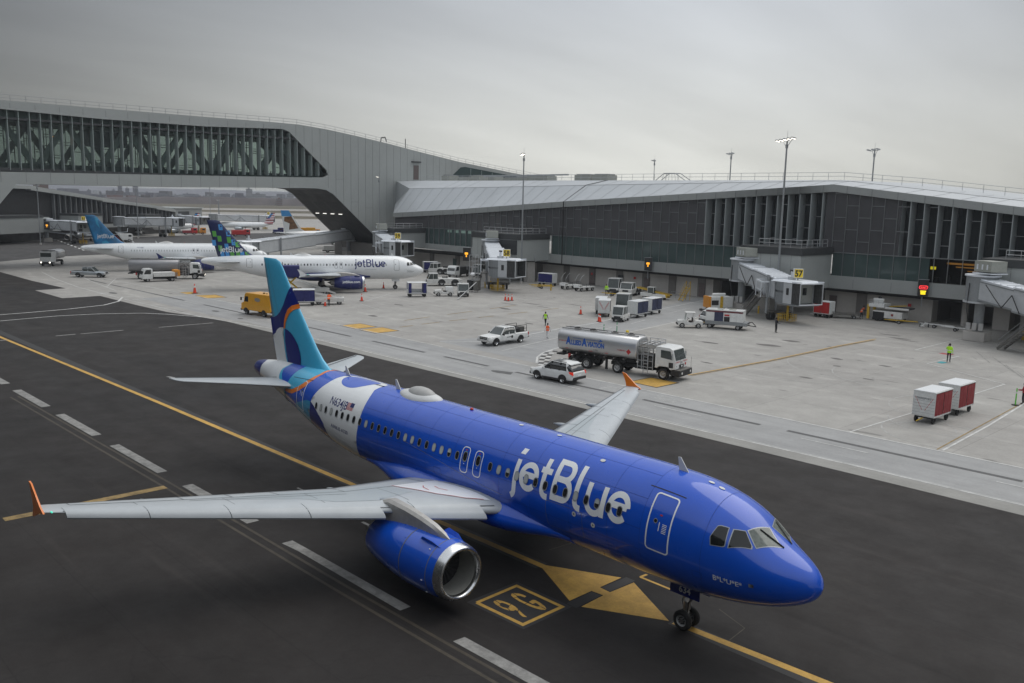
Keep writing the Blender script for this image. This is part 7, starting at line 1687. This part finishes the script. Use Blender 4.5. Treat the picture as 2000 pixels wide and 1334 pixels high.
# ---------------------------------------------------------------- docking displays
def display(label,loc,rz,mode):
    t=thing('docking_display',label,'display',loc,rz,'gate docking displays')
    m=MB(); m.pb(-.25,.25,-.62,.62,-1.1,1.1,'near_black'); m.build('housing',t,.03); m=MB(); m.pb(-.3,.35,-.66,.66,1.1,1.16,'pole_grey'); m.pb(-.3,-.25,-.66,.66,-1.1,1.1,'pole_grey'); m.build('hood',t)
    m=MB(); m.cyl((-.2,0,-1.1),(-.2,0,-2.6),.06,None,6,'pole_grey'); m.build('bracket',t)
    if mode=='red':
        m=MB(); P=rrect(-.52,.52,-.12,.30,.18); v,f=outline(P,.07); m.add([(.262,x,z) for x,z in v],f,'led_red'); put_text(m,'WAIT',.30,(.262,0,-.02),(0,1,0),(0,0,1),'led_red',.02,'CENTER'); m.build('red_text',t,weld=False)
        m=MB()
        for z in (-.42,-.62,-.80): m.pb(.252,.266,-.36+.05*(z<-.5),.36-.05*(z<-.5),z-.06,z+.06,'led_yellow')
        m.build('yellow_text',t,weld=False)
    else:
        m=MB(); m.pb(.252,.266,-.28,.28,-.05,.30,'led_amber'); m.pb(.252,.266,-.10,.10,-.45,-.15,'led_amber'); m.build('amber_text',t,weld=False)
    return t
display('wall docking display glowing red and yellow, right of gate 57',(-35.1,96.2,4.9),R(-60),'red'); display('wall docking display with a small amber light, left of gate 57',(-81.6,96.2,5.0),R(-60),'amber'); display('tall docking display post with an amber arrow left of gate 58',(-99.9,70.6,6.3),R(-60),'amber'); display('amber lit docking display before the far concourse',(-262,52,5.4),R(-35),'amber')
# ---------------------------------------------------------------- boarding bridges
def jetway(label,A,B,num,cab=0,hv=True,lift=True,name='boarding_bridge',W=1.6,H=2.7,stairs=True,canopy=True,two=False,sgn=1):
    """A rotunda floor point, B cab floor point (world); cab heading in degrees (world)"""
    t=thing(name,label,'boarding bridge',(0,0,0),0,'boarding bridges')
    A,B=Vector(A),Vector(B); d=B-A; L=math.hypot(d.x,d.y); az_=math.atan2(d.y,d.x); sl=math.atan2(d.z,L)
    u=d.normalized(); n=Vector((-math.sin(az_),math.cos(az_),0)); up=Vector((0,0,1))
    m=MB(); m.cyl(A-up*.15,A+up*(H+.1),1.75,None,24,'jet_bridge_grey'); m.cyl(A+up*(H+.1),A+up*(H+.28),1.95,None,24,'jet_bridge_roof'); m.cyl(A-up*.35,A-up*.15,1.9,None,24,'jet_bridge'); m.build('rotunda',t)
    m=MB(); m.cyl((A.x,A.y,1.1),(A.x,A.y,A.z-.3),.55,None,16,'jet_bridge_grey'); m.build('column',t); m=MB(); m.pb(A.x-1.2,A.x+1.2,A.y-1.2,A.y+1.2,0,1.15,'concrete_wall'); m.build('pedestal',t,.05)
    for k in (-1,0,1): m=MB(); m.box((A.x+.7*k,A.y-1.1,1.75),(.5,.3,.85),'dome_grey'); m.build('cabinet',t,.02)
    def tun(a,b,w,h,z0,nm,mt,ribs=8):
        m=MB(); P=A+u*a; Q=A+u*b; c=[(-w,z0),(w,z0),(w,z0+h),(w-.18,z0+h+.10),(-w+.18,z0+h+.10),(-w,z0+h)]
        m.loft([[tuple(X+n*y+up*z) for y,z in c] for X in (P,Q)],mt,True,False); o=m.build(nm,t)
        m=MB(); 
        m.loft([[tuple(X+n*y+up*z) for y,z in ((-w+.05,z0+h+.105),(w-.05,z0+h+.105),(w-.2,z0+h+.19),(-w+.2,z0+h+.19))] for X in (P,Q)],'jet_bridge_roof',True,False)
        for i in range(ribs+1):
            X=P.lerp(Q,i/ribs); m.bar(X+n*(-w+.1)+up*(z0+h+.21),X+n*(w-.1)+up*(z0+h+.21),.06,.06,'jet_bridge')
        for s in (-1,1):
            m.bar(P+n*(s*(w+.03))+up*(z0+h-.12),Q+n*(s*(w+.03))+up*(z0+h-.12),.06,.14,'jet_bridge_grey'); m.bar(P+n*(s*(w+.03))+up*(z0+.1),Q+n*(s*(w+.03))+up*(z0+.1),.06,.2,'jet_bridge_grey')
        m.build('roof_panel',o,weld=False); return o
    Ld=d.length
    tun(1.2,Ld*.62,W-.15,H-.35,.15,'inner_tunnel','jet_bridge'); tun(Ld*.45,Ld-1.3,W+.1,H,0,'outer_tunnel','jet_bridge')
    m=MB()   # slack service hoses under the tunnel
    for s in (-1,):
        X=[A+u*(Ld*k)+n*(s*(W+.3)) for k in (.18,.27,.36,.45,.54)]; zz_=[2.3,1.2,.2,1.9,.1]
        m.tube([x+up*z for x,z in zip(X,zz_)],.06,6,'near_black'); m.build('hose',t)
    m=MB(); m.tube([A+n*(-1.8)+up*2,A+n*(-1.9)+up*(-1),A+n*(-1.5)+up*(-2.6)],.05,6,'near_black'); m.build('hose',t)
    # cab
    ca=R(cab); f=Vector((math.cos(ca),math.sin(ca),0)); r=Vector((-math.sin(ca),math.cos(ca),0)); c0=B
    m=MB(); m.cyl(c0-up*.05,c0+up*(H+.02),1.95,None,28,'curtain_grey')
    for i in range(28):
        a=2*PI*i/28; p=c0+Vector((1.955*math.cos(a),1.955*math.sin(a),0)); m.bar(p,p+up*H,.03,.05,'jet_bridge_grey')
    for i in range(16):
        a=ca+R(-150)+R(6)*i; p=c0+Vector((1.985*math.cos(a),1.985*math.sin(a),1.3)); m.bar(p,p+up*.28,.04,.03,'near_black')
    o=m.build('cab_curtain',t,weld=False)
    m=MB(); 
    def fr(x,y,z): return tuple(c0+f*x+r*y+up*z)
    m.add([fr(*p) for p in ((-1.9,-1.9,H),(-1.9,1.9,H),(3.1,2.0,H+.05),(3.1,-2.0,H+.05),(-1.6,-1.6,H+.28),(-1.6,1.6,H+.28),(2.9,1.7,H+.30),(2.9,-1.7,H+.30))],[(0,1,2,3),(4,7,6,5),(0,4,5,1),(1,5,6,2),(2,6,7,3),(3,7,4,0)],'jet_bridge_roof'); m.build('cab_roof',t)
    m=MB()
    for s in (-1,1): m.add([fr(*p) for p in ((.6,s*1.85,-.05),(2.3,s*1.9,-.05),(2.3,s*1.9,H),(.6,s*1.85,H),(.6,s*1.6,-.05),(2.3,s*1.65,-.05),(2.3,s*1.65,H),(.6,s*1.6,H))],[(0,1,2,3),(4,7,6,5),(0,3,7,4),(1,5,6,2)],'jet_bridge'); m.add([fr(*p) for p in ((1.25,s*1.91,1.1),(1.75,s*1.92,1.1),(1.75,s*1.92,2.0),(1.25,s*1.91,2.0))],[(0,1,2,3)],'near_black')
    m.add([fr(*p) for p in ((-.5,-1.9,-.08),(3.4,-1.9,-.08),(3.4,1.9,-.08),(-.5,1.9,-.08),(-.5,-1.9,-.25),(3.4,-1.9,-.25),(3.4,1.9,-.25),(-.5,1.9,-.25))],[(0,1,2,3),(4,7,6,5),(0,4,5,1),(1,5,6,2),(2,6,7,3),(3,7,4,0)],'jet_bridge_grey')
    m.build('cab_wall',t,weld=False)
    if canopy:
        m=MB(); m.add([fr(*p) for p in ((2.3,-1.6,0),(2.3,1.6,0),(2.3,1.6,H-.05),(2.3,-1.6,H-.05))],[(0,1,2,3)],'canopy_in')
        m.build('cab_front',t,weld=False)
        for y,w,z0,z1,mt in ((-.75,.25,1.1,2.1,'car_glass'),(.25,.33,1.1,2.05,'car_glass'),(-.9,.5,.1,.85,'near_black')):
            m=MB(); m.add([fr(*p) for p in ((2.33,y-w,z0),(2.33,y+w,z0),(2.33,y+w,z1),(2.33,y-w,z1))],[(0,1,2,3)],mt); m.build('cab_window',t,weld=False)
        m=MB()
        for s in (-1,1):
            pr_=[(2.3+.16*i,(.0 if i%2 else .10)) for i in range(11)]
            for (a,da),(b,db) in zip(pr_,pr_[1:]): m.add([fr(a,s*(1.75+da),.0),fr(b,s*(1.75+db),.0),fr(b,s*(1.75+db),H-.1),fr(a,s*(1.75+da),H)],[(0,1,2,3)],'canopy_dark')
        m.add([fr(2.3,-1.85,H),fr(2.3,1.85,H),fr(3.9,1.85,H+.1),fr(3.9,-1.85,H+.1)],[(0,1,2,3)],'jet_bridge_roof')
        m.build('bellows',t,weld=False)
        m=MB(); 
        for z in (0,H+.02): m.bar(fr(3.9,-1.9,z),fr(3.9,1.9,z),.12,.12,'jet_bridge_roof')
        for s in (-1,1): m.bar(fr(3.9,s*1.87,0),fr(3.9,s*1.87,H),.1,.1,'jet_bridge'); m.bar(fr(2.3,s*1.9,H+.12),fr(4.0,s*1.9,H+.22),.14,.12,'jet_bridge_roof')
        m.build('canopy_frame',t)
    # wheel bogie and lift columns
    if lift:
        W0=A+u*(Ld*.80); 
        for s in (-1,1): m=MB(); m.cyl((W0.x+n.x*s*2.0,W0.y+n.y*s*2.0,.9),(W0.x+n.x*s*2.0,W0.y+n.y*s*2.0,W0.z+H+.3),.2,None,12,'jet_bridge_grey'); m.build('lift_column',t)
        m=MB(); m.bar((W0.x-n.x*2,W0.y-n.y*2,1.0),(W0.x+n.x*2,W0.y+n.y*2,1.0),.5,.45,'grime_metal'); m.build('axle_beam',t)
        for s in (-1,1):
            for k in (-.3,.3): wheel_o=wheel(t,0,0,.55,.35,'near_black'); wheel_o.location=(W0.x+n.x*(s*1.25+k),W0.y+n.y*(s*1.25+k),.55); wheel_o.rotation_euler.z=az_
        m=MB(); F0=c0-up*.3; railing(m,[(F0.x-1.1,F0.y-1.3,.15),(F0.x+.9,F0.y-1.3,.15),(F0.x+.9,F0.y+.3,.15),(F0.x-1.1,F0.y+.3,.15),(F0.x-1.1,F0.y-1.3,.15)],.95,.28,'machine_yellow',.035); m.cyl((F0.x,F0.y-.5,.2),(F0.x,F0.y-.5,F0.z),.16,None,10,'machine_yellow'); m.build('safety_cage',t,weld=False)
    # outside landing with stair
    if stairs:
        sd_=n*(-sgn); S0=A+u*(Ld-2.4)+sd_*(W+.2); 
        m=MB(); Q=[S0,S0+sd_*1.3,S0+sd_*1.3-u*1.3,S0-u*1.3]
        m.add([tuple(q) for q in Q]+[tuple(q-up*.1) for q in Q],[(0,1,2,3),(4,7,6,5),(0,4,5,1),(1,5,6,2),(2,6,7,3),(3,7,4,0)],'grime_metal')
        for q in Q: m.bar(q,q+up*2.1,.07,.07,'jet_bridge_roof')
        m.bar(Q[0]+up*2.1,Q[1]+up*2.1,.12,.2,'jet_bridge_roof'); m.bar(Q[1]+up*2.1,Q[2]+up*2.1,.12,.2,'jet_bridge_roof'); m.bar(Q[2]+up*2.1,Q[3]+up*2.1,.12,.2,'jet_bridge_roof')
        m.bar(Q[1]+up*1.0,Q[2]+up*1.0,.06,.06,'jet_bridge_roof'); m.build('stair_landing',t,weld=False)
        T0=S0+sd_*.65-u*1.3; run=Vector((u.x,u.y,0)).normalized()*-1
        nst=max(4,int(T0.z/.22)); m=MB(); E0=T0+run*(nst*.26)-up*(T0.z-.1)
        for s in (-.5,.5): m.bar(T0+sd_*s,E0+sd_*s,.08,.28,'grime_metal'); m.bar(T0+sd_*s+up*1.0,E0+sd_*s+up*1.0,.05,.05,'rail'); m.bar(T0+sd_*s+up*.5,E0+sd_*s+up*.5,.04,.04,'rail')
        for k in range(nst): p=T0+run*(.26*(k+.5))-up*((T0.z-.1)*(k+.5)/nst); m.bar(p-sd_*.5,p+sd_*.5,.24,.04,'dull_metal')
        m.build('stair',t,weld=False)
    if num:
        m=MB(); P=c0+up*(H+.3)+f*1.2; rr_=Vector((math.cos(R(-35)),math.sin(R(-35)),0)); ss=Vector((-rr_.y,rr_.x,0))
        rr_=Vector((.72,.69,0)); ss=Vector((-.69,.72,0))  # board faces the camera side
        def bx(a0,a1,b0,b1,z0,z1,mt):
            v=[tuple(P+rr_*a+ss*b+up*z) for z in (z0,z1) for a,b in ((a0,b0),(a1,b0),(a1,b1),(a0,b1))]; m.add(v,[(3,2,1,0),(4,5,6,7),(0,1,5,4),(1,2,6,5),(2,3,7,6),(3,0,4,7)],mt)
        bx(-.6,.6,-.15,.45,.3,1.5,'truck_white'); bx(-.07,.07,.05,.2,0,.3,'pole_grey'); bx(-.55,.55,-.17,-.151,.36,1.44,'sign_yellow')
        put_text(m,num,1.15,P-ss*.19+up*.50,rr_,up,'near_black',.03,'CENTER',.85); m.build('gate_sign',t,weld=False)
    m=MB(); P=c0+up*(H+.3); m.cyl(P,P+up*.35,.55,None,14,'jet_bridge'); m.cyl(P+up*.35,P+up*1.1,.18,None,10,'jet_bridge_roof'); m.box(P+up*1.15,(.5,.3,.25),'near_black'); m.build('roof_beacon',t)
    if hv:
        P=A+up*(H+.55)+u*.8; m=MB(); M=Matrix.Translation(P)@Matrix.Rotation(az_,4,'Z'); m.pb(-1.1,1.5,-1.1,1.1,.25,1.5,'hvac',M); m.pb(-1.2,1.6,-1.2,1.2,0,.12,'jet_bridge_roof',M)
        for k in range(3): m.pb(-.7+.75*k,-.5+.75*k,-1.14,-1.1,.5,1.1,'jet_bridge_roof',M)
        m.build('roof_hvac',t)
    return t
jetway('boarding bridge of gate 57 with yellow number box and open dark canopy',(-58.0,88.2,4.7),(-46.9,82.4,2.75),'57',-20)
jetway('boarding bridge of gate 58 seen end on beside the docking display post',(-113.0,88.0,4.9),(-97.0,75.6,2.7),'58',18)
jetway('boarding bridge of gate 59 rising behind the white airliner nose',(-149.5,88.0,5.0),(-134.5,80.6,3.9),'59',10,stairs=True,canopy=True)
jetway('boarding bridge of gate 56 cut by the right picture edge',(-24.6,86.6,4.9),(-12.0,79.6,3.4),'',-10)
jetway('dark boarding bridge between the bridge leg and the farthest white airliner',(-187,104,4.2),(-160.2,62.0,2.9),'',-80,hv=False,canopy=False,stairs=False)
jetway('far boarding bridge at the left edge, under the far concourse window',(-277,56,4.0),(-262,62,3.6),'61',-20,hv=False,stairs=False)
jetway('far boarding bridge behind the teal tail, reaching right',(-296,84,4.2),(-300,104,3.8),'',60,hv=False,stairs=False)
jetway('far boarding bridge to the left regional jet',(-330,118,4.4),(-322,124,3.6),'',10,hv=False,stairs=False)
jetway('far boarding bridge to the right regional jet',(-345,140,4.2),(-352,168,3.4),'63',60,hv=False,stairs=False)
# ---------------------------------------------------------------- stair tower under the gate 58 display
t=thing('stair_tower','narrow pale steel stair tower left of the gate 58 cab','stair tower',(-98.9,71.3,0),R(20)); m=MB()
for x in (-.55,.55):
    for y in (-.55,.55): m.bar((x,y,0),(x,y,6.2),.09,.09,'rail_light')
for z in (2.0,3.1,4.2,5.2,6.2): 
    for a,b in (((-.55,-.55),(.55,-.55)),((.55,-.55),(.55,.55)),((-.55,.55),(.55,.55)),((-.55,-.55),(-.55,.55))): m.bar((*a,z),(*b,z),.07,.07,'rail_light')
m.build('frame',t,weld=False)
for x,mt in ((-.5,'near_black'),(.7,'grime_metal')): m=MB(); m.pb(x-.4,x+.4,-.6,.5,.3,2.0,mt); m.build('panel',t)
m=MB(); m.ball((0,-.3,3.0),.5,10,'letter_white',(1,.7,.6)); m.build('dish',t)
# ---------------------------------------------------------------- people
def person(label,loc,rz,pose='stand',top='cloth_dark',legs='cloth_dark',vest=None,hair='hair',scale=1.0,arms=None):
    t=thing('person',label,'person',loc,rz); t.scale=(scale,)*3
    st={'stand':.0,'walk':.28,'stride':.34,'lean':.12}[pose]; ln=.18 if pose=='lean' else .0
    V=[];E=[];Rr=[]
    def v(p,r,par=None):
        V.append(p);Rr.append(r)
        if par is not None: E.append((par,len(V)-1))
        return len(V)-1
    pel=v((0,0,.96),(.15,.12)); wa=v((ln*.4,0,1.12),(.14,.11),pel); ch=v((ln,0,1.34),(.165,.12),wa); nk=v((ln*1.2,0,1.50),(.058,.058),ch); hd=v((ln*1.35+.015,0,1.63),(.085,.10),nk); v((ln*1.4+.01,0,1.74),(.065,.075),hd)
    v((ln*1.35+.105,0,1.625),(.02,.02),hd)
    for s in (-1,1):
        k=s*st; hp=v((0,s*.095,.90),(.095,.095),pel); kn=v((k*.55+.03,s*.11,.50),(.062,.062),hp); an=v((k-.02,s*.11,.10),(.045,.045),kn); v((k+.15,s*.13,.04),(.04,.035),an)
        sh=v((ln,s*.19,1.42),(.062,.06),ch); A_=arms or 'down'
        if A_=='phone' and s==1: el=v((ln+.10,s*.30,1.20),(.045,.045),sh); wr=v((ln+.12,s*.16,1.50),(.032,.032),el); hn=v((ln+.10,s*.12,1.60),(.035,.025),wr); dirn=(0,-.03,.08)
        elif A_=='front': el=v((ln+.08,s*.27,1.14),(.045,.045),sh); wr=v((ln+.30,s*.18,1.12),(.032,.032),el); hn=v((ln+.38,s*.16,1.12),(.035,.025),wr); dirn=(.08,0,-.01)
        else: el=v((ln-.05-k*.3,s*.27,1.14),(.045,.045),sh); wr=v((ln+.02-k*.5,s*.29,.90),(.032,.032),el); hn=v((ln+.03-k*.55,s*.29,.82),(.035,.022),wr); dirn=(.01,0,-.08)
        b=V[hn]
        for q in range(5):
            o=(q-2)*.016; f1=v((b[0]+dirn[0]*.5+o*.9,b[1]+s*.004+dirn[1]*.5,b[2]+dirn[2]*.5+(0 if q else .02)),(.011,.011),hn); v((b[0]+dirn[0]*(1.0 if q else .7)+o*1.3,b[1]-s*.012,b[2]+dirn[2]*(1.0 if q else .6)),(.009,.009),f1)
    me=bpy.data.meshes.new('body'); me.from_pydata(V,E,[]); ob=bpy.data.objects.new('body',me); COL.objects.link(ob)
    ob.modifiers.new('skin','SKIN'); sv=me.skin_vertices[0].data if me.skin_vertices else None
    if sv is None:
        bm=bmesh.new(); bm.from_mesh(me); bm.verts.layers.skin.verify(); bm.to_mesh(me); bm.free(); sv=me.skin_vertices[0].data
    for i,r in enumerate(Rr): sv[i].radius=r
    sv[0].use_root=True
    ss=ob.modifiers.new('sub','SUBSURF'); ss.levels=1; ss.render_levels=1
    dg=bpy.context.evaluated_depsgraph_get(); nm_=bpy.data.meshes.new_from_object(ob.evaluated_get(dg)); bpy.data.objects.remove(ob)
    nm_.name='body'; nm_.materials.clear()
    for q in (top,legs,'skin','near_black',hair): nm_.materials.append(MATS[q])
    for p in nm_.polygons:
        c=p.center; p.use_smooth=True
        hand=abs(c.y)>.24 and c.z<.88 and c.z>.7
        p.material_index = 2 if (c.z>1.48 or hand) else (0 if c.z>.93 or (abs(c.y)>.2 and c.z>.85) else (3 if c.z<.14 else 1))
    b=link('body',nm_,t)
    m=MB(); m.ball((ln*1.38-.012,0,1.665),.112,14,hair,(1.0,.92,.98)); m.ball((ln*1.38+.065,0,1.60),.001,6,'skin'); m.build('hair',t)
    m=MB()
    for s in (-1,1): m.ball((ln*1.35+.096,s*.033,1.655),.011,6,'near_black')
    m.ball((ln*1.35+.10,0,1.585),.016,6,'dark_red_panel',(.5,1.5,.4)); m.build('face_detail',t)
    if vest:
        m=MB(); rings=[]
        for z,a,bb in ((.90,.185,.150),(1.0,.185,.150),(1.15,.178,.145),(1.30,.20,.155),(1.40,.215,.145),(1.47,.15,.11)):
            dx=ln*(z-.96)/.4; rings.append([(dx+bb*math.cos(2*PI*i/18),a*math.sin(2*PI*i/18),z) for i in range(18)])
        m.loft(rings,vest,False); m.build('vest',t)
        m=MB(); m.loft([[(ln*(z-.96)/.4+.158*math.cos(2*PI*i/18),.192*math.sin(2*PI*i/18),z) for i in range(18)] for z in (1.08,1.13)],'reflective',False); m.build('reflective_band',t)
    return t
person('worker in a yellow hi-vis vest walking away past the pickup',(-63.46,52.37,0),R(110),'walk','cloth_dark','cloth_dark','hivis_yellow')
person('worker in white overalls and an orange vest walking behind the pickup',(-56.08,45.15,0),R(120),'walk','cloth_white','cloth_white','hivis_orange')
person('worker in a lime jacket and dark trousers standing alone on the right apron',(-20.8,67.6,0),R(100),'stand','hivis_yellow','cloth_dark','hivis_yellow',scale=1.12,arms='phone')
person('worker in black standing beside the yellow safety cage of gate 57',(-42.6,71.54,0),R(60),'stand','cloth_dark','cloth_dark',None,scale=1.08,arms='front')
person('worker in an orange vest bending over the trailer by the wall',(-42.3,94.0,0),R(10),'lean','cloth_dark','cloth_dark','hivis_orange',scale=1.1,arms='front')
person('worker in a lime jacket beside the striped pushback tractor',(-82.9,86.9,0),R(-60),'stand','hivis_yellow','cloth_dark','hivis_yellow',scale=1.08)
person('worker in an orange vest standing at the small belt loader',(-95.2,40.9,0),R(130),'lean','hivis_orange','cloth_dark','hivis_orange',scale=1.1,arms='front')
person('worker in dark red cut by the right picture edge',(-9.35,52.2,0),R(180),'stand','cloth_red','cloth_dark',None,arms='front')
person('driver in a yellow vest inside the tractor pulling the slate carts',(-60.7,63.7,.15),R(-70),'stand','hivis_yellow','cloth_dark','hivis_yellow',scale=.92,arms='front')
# ---------------------------------------------------------------- aircraft beyond the bridge
def small_jet(label,loc,rz,k=1.0,tail='flag',body='paint_white',eng='car_silver',L=30.0,under=True,fin=True,T=False):
    t=thing('regional_jet',label,'aircraft',loc,rz); t.scale=(k,k,k)
    n=24; m=MB(); prof=[(0,.02,2.6),(-.5,.6,2.65),(-1.4,1.05,2.8),(-3,1.42,3.0),(-5,1.5,3.05),(-20,1.5,3.05),(-24,1.25,3.3),(-27,.8,3.7),(-29.3,.35,4.0),(-30,.05,4.05)]
    m.loft([[(x,r*math.sin(2*PI*i/n),z+r*math.cos(2*PI*i/n)) for i in range(n)] for x,r,z in prof],body); f=m.build('fuselage',t)
    for s in (-1,1):
        m=MB(); m.loft([[(a,s*y,z+.12*w),(b,s*y,z),(a,s*y,z-.10*w)] for a,b,y,z,w in ((-11.2,-16.2,1.0,2.0,3),(-13.2,-16.4,5,2.35,2),(-17,-18.4,13,3.0,1))],'wing_grey',True,False); m.prism([(-17,3.0),(-18.4,3.0),(-19.0,4.2),(-18.5,4.2)],s*13-.05,s*13+.05,'y',body); m.build('wing',t)
        m=MB(); m.loft([[(a,s*y,4.1),(b,s*y,4.05),(a,s*y,4.0)] for a,b,y in ((-26.3,-29.3,.3),(-28.6,-30.0,5.4))] if not T else [[(a,s*y,8.7),(b,s*y,8.65),(a,s*y,8.55)] for a,b,y in ((-27.6,-30.4,0),(-29.8,-31,4.4))],'wing_grey',True,False); m.build('stabiliser',t)
        m=MB(); m.lathe([(-9.6,.62),(-9.5,.75),(-9.8,.86),(-11.5,.9),(-13.2,.66),(-13.8,.45)],20,eng,Matrix.Translation((0,s*4.3,1.35))); m.lathe([(-9.75,0),(-9.7,.66)],20,'fan_dark',Matrix.Translation((0,s*4.3,1.35))); m.build('engine',t)
    m=MB(); 
    for i in range(20): m.pb(-6-.8*i,-5.7-.8*i,-1.47,-1.44,3.35,3.65,'near_black')
    m.build('window_row',f); m=MB(); m.prism([(-.95,3.25),(-1.7,3.75),(-2.4,3.75),(-2.4,3.3)],-1.12,1.12,'y','car_glass'); m.build('windscreen',f)
    m=MB()
    for x,y in ((-3.5,0),(-15,-2),(-15,2)): m.cyl((x,y,.4),(x,y,2.2),.1,None,8,'dull_metal'); m.cyl((x,y-.3,.42),(x,y+.3,.42),.42,None,14,'rubber')
    m.build('landing_gear',t,weld=False)
    if fin:
        zt=9.6; m=MB(); P=[(-23.5,4.3),(-25.2,5.0),(-28.6,zt),(-30.6,zt),(-29.6,4.2)]
        def hor(z): # fin edges
            le=-25.2-(z-5)*3.4/(zt-5); te=-29.6-(z-4.2)*1.0/(zt-4.2); return le,te
        if tail=='flag':
            N=11
            for i in range(N):
                z0=4.3+(zt-4.3)*i/N; z1=4.3+(zt-4.3)*(i+1)/N; a0,b0=hor(max(z0,4.3)); a1,b1=hor(z1); m.prism([(a0,z0),(b0,z0),(b1,z1),(a1,z1)],-.16,.16,'y',('tail_red','letter_white')[i%2] )
                if i>4: m.prism([(a0+.01,z0),(a0-1.3,z0),(a1-1.3,z1),(a1+.01,z1)],-.175,.175,'y','tile_blue' if i%2 else 'tail_navy')
            m.prism([(-23.9,3.9),(-29.2,3.5),(-29.6,4.3),(-25.2,4.35)],-.85,.85,'y','tail_red')
        elif tail=='wild':
            m.prism(P,-.16,.16,'y','paint_white'); m.prism([(-27.7,8.2),(-28.6,zt+.02),(-30.65,zt+.02),(-30.35,8.2)],-.18,.18,'y','tile_blue'); m.prism([(-26.0,5.2),(-27.9,8.2),(-29.8,8.0),(-29.9,7.0),(-28.4,6.4),(-28.6,4.9)],-.18,.18,'y','tail_brown')
        else:
            m.prism(P,-.16,.16,'y','near_black'); m.prism([(-25.7,5.2),(-28.0,8.3),(-29.4,8.2),(-29.2,5.0)],-.18,.18,'y','deep_red'); m.bar((-24.9,.0,4.9),(-28.5,.0,zt),.4,.12,'letter_white')
        m.build('tail_fin',t)
    return t
def at(u,D):
    a=az(u); return (C0[0]+D*math.cos(a),C0[1]+D*math.sin(a),0)
def from_tail(u,D,h,L):
    p=at(u,D); return (p[0]+L*math.cos(h),p[1]+L*math.sin(h),0)
p=at(288,362); small_jet('left of two regional jets with striped red white and blue tails under the bridge',p,az(300)+R(128),.8)
p=at(421,398); small_jet('right of two regional jets with striped red white and blue tails under the bridge',p,az(470)+R(92),.8)
h=az(552)-R(62); small_jet('white airliner with green engines and a blue tipped brown tail behind the bridge leg',from_tail(557,262,h,34),h,1.16,'wild','paint_white','green_engine')
h=az(240)-R(92); small_jet('jet hidden but for its black and dark red tail behind the teal tail',from_tail(214,222,h,20),h,.66,'maple',T=True)
p=at(150,292); t=small_jet('small jet parked nose away at left under the far boarding bridge',p,az(145)+R(172),.95,'none','car_silver','dull_metal',fin=False,T=False)
# far ramp vehicles
def far_truck(label,u,D,rz,L,H,mt,cab,group=None):
    p=at(u,D); t=thing('ramp_vehicle',label,'truck',p,rz,group); h=L/2
    box_part(t,'body',(-.8,0,H/2+.5),(L-2.2,2.4,H-.3),mt,.05); box_part(t,'cab',(h-1.0,0,1.5),(2.0,2.3,2.0),cab,.1); m=MB(); m.pb(h-.02,h+.01,-1,1,1.6,2.3,'car_glass'); m.pb(h-1.4,h-.4,-1.16,1.16,1.6,2.25,'car_glass'); m.build('window',t); box_part(t,'chassis',(0,0,.55),(L,1.6,.3),'chassis'); wheels(t,(h-1.2,-h+1.4),1.0,.5,.35); return t
far_truck('long yellow tank truck parked beyond the brown patterned tail',583,360,az(583)-R(85),10.5,2.6,'van_yellow','van_yellow','yellow trucks on the far ramp')
far_truck('second yellow truck with orange cab, nearer the bridge leg',609,357,az(609)-R(85),5.5,2.8,'van_yellow','machine_orange','yellow trucks on the far ramp')
far_truck('small dark blue tractor left of the brown patterned tail',541,368,az(541)-R(80),4.2,1.4,'cart_blue','cart_blue')
far_truck('red ramp truck below the right regional jet',468,345,az(468)-R(80),6.8,1.9,'red','red'); far_truck('red cargo tractor below the left regional jet tail',369,355,az(369)-R(80),5.5,1.2,'deep_red','red'); far_truck('orange vehicle right of the left regional jet',394,358,az(394)-R(85),2.6,1.2,'machine_orange','machine_orange')
far_truck('white service van near the small jet at left',241,300,az(241)-R(60),4.6,2.2,'truck_white','truck_white'); far_truck('white boxy vehicle under the right end of the dark boarding bridge',645,250,az(645)-R(90),5.0,1.6,'tug_white','tug_white')
far_truck('small grey tractor beneath the footbridge leg, left end',508,232,az(508)-R(60),3.2,1.8,'car_silver','truck_white')
# ---------------------------------------------------------------- building behind the viewpoint
nb=thing('headhouse_wing','tall dark glazed wing on the viewer side, mirrored in the blue fuselage','terminal',(0,0,0))
m=MB(); m.pb(-170,70,-62,-28.6,0,21.5,'panel_dark'); m.build('wall',nb); m=MB(); m.pb(-171,71,-63,-27.9,21.5,22.8,'panel_fascia'); m.build('roof_edge',nb); m=MB(); m.pb(-168,68,-28.6,-28.45,4.5,20.8,'glass_dark'); m.build('curtain_wall',nb)
m=MB()
for k in range(79): m.pb(-168+3*k,-167.8+3*k,-28.45,-28.3,4.5,20.8,'mullion')
for z in (8.5,12.5,16.5): m.pb(-168,68,-28.45,-28.32,z,z+.15,'mullion')
m.build('mullion_grid',nb,weld=False)
# ---------------------------------------------------------------- air between the near apron and the skyline
hz=MB(); hz.pb(-8990,5990,-5990,8990,-1.1,36.0,'black'); ho=hz.build('haze'); ho.data.materials.clear()
hm=bpy.data.materials.new('haze'); hm.use_nodes=True; hn=hm.node_tree
for n in list(hn.nodes): hn.nodes.remove(n)
ho_=hn.nodes.new('ShaderNodeOutputMaterial'); pv=hn.nodes.new('ShaderNodeVolumePrincipled'); pv.inputs['Color'].default_value=(.80,.86,.95,1); pv.inputs['Density'].default_value=0.00018; pv.inputs['Anisotropy'].default_value=.2
hn.links.new(pv.outputs[0],ho_.inputs['Volume']); ho.data.materials.append(hm); struct(ho,'stuff')
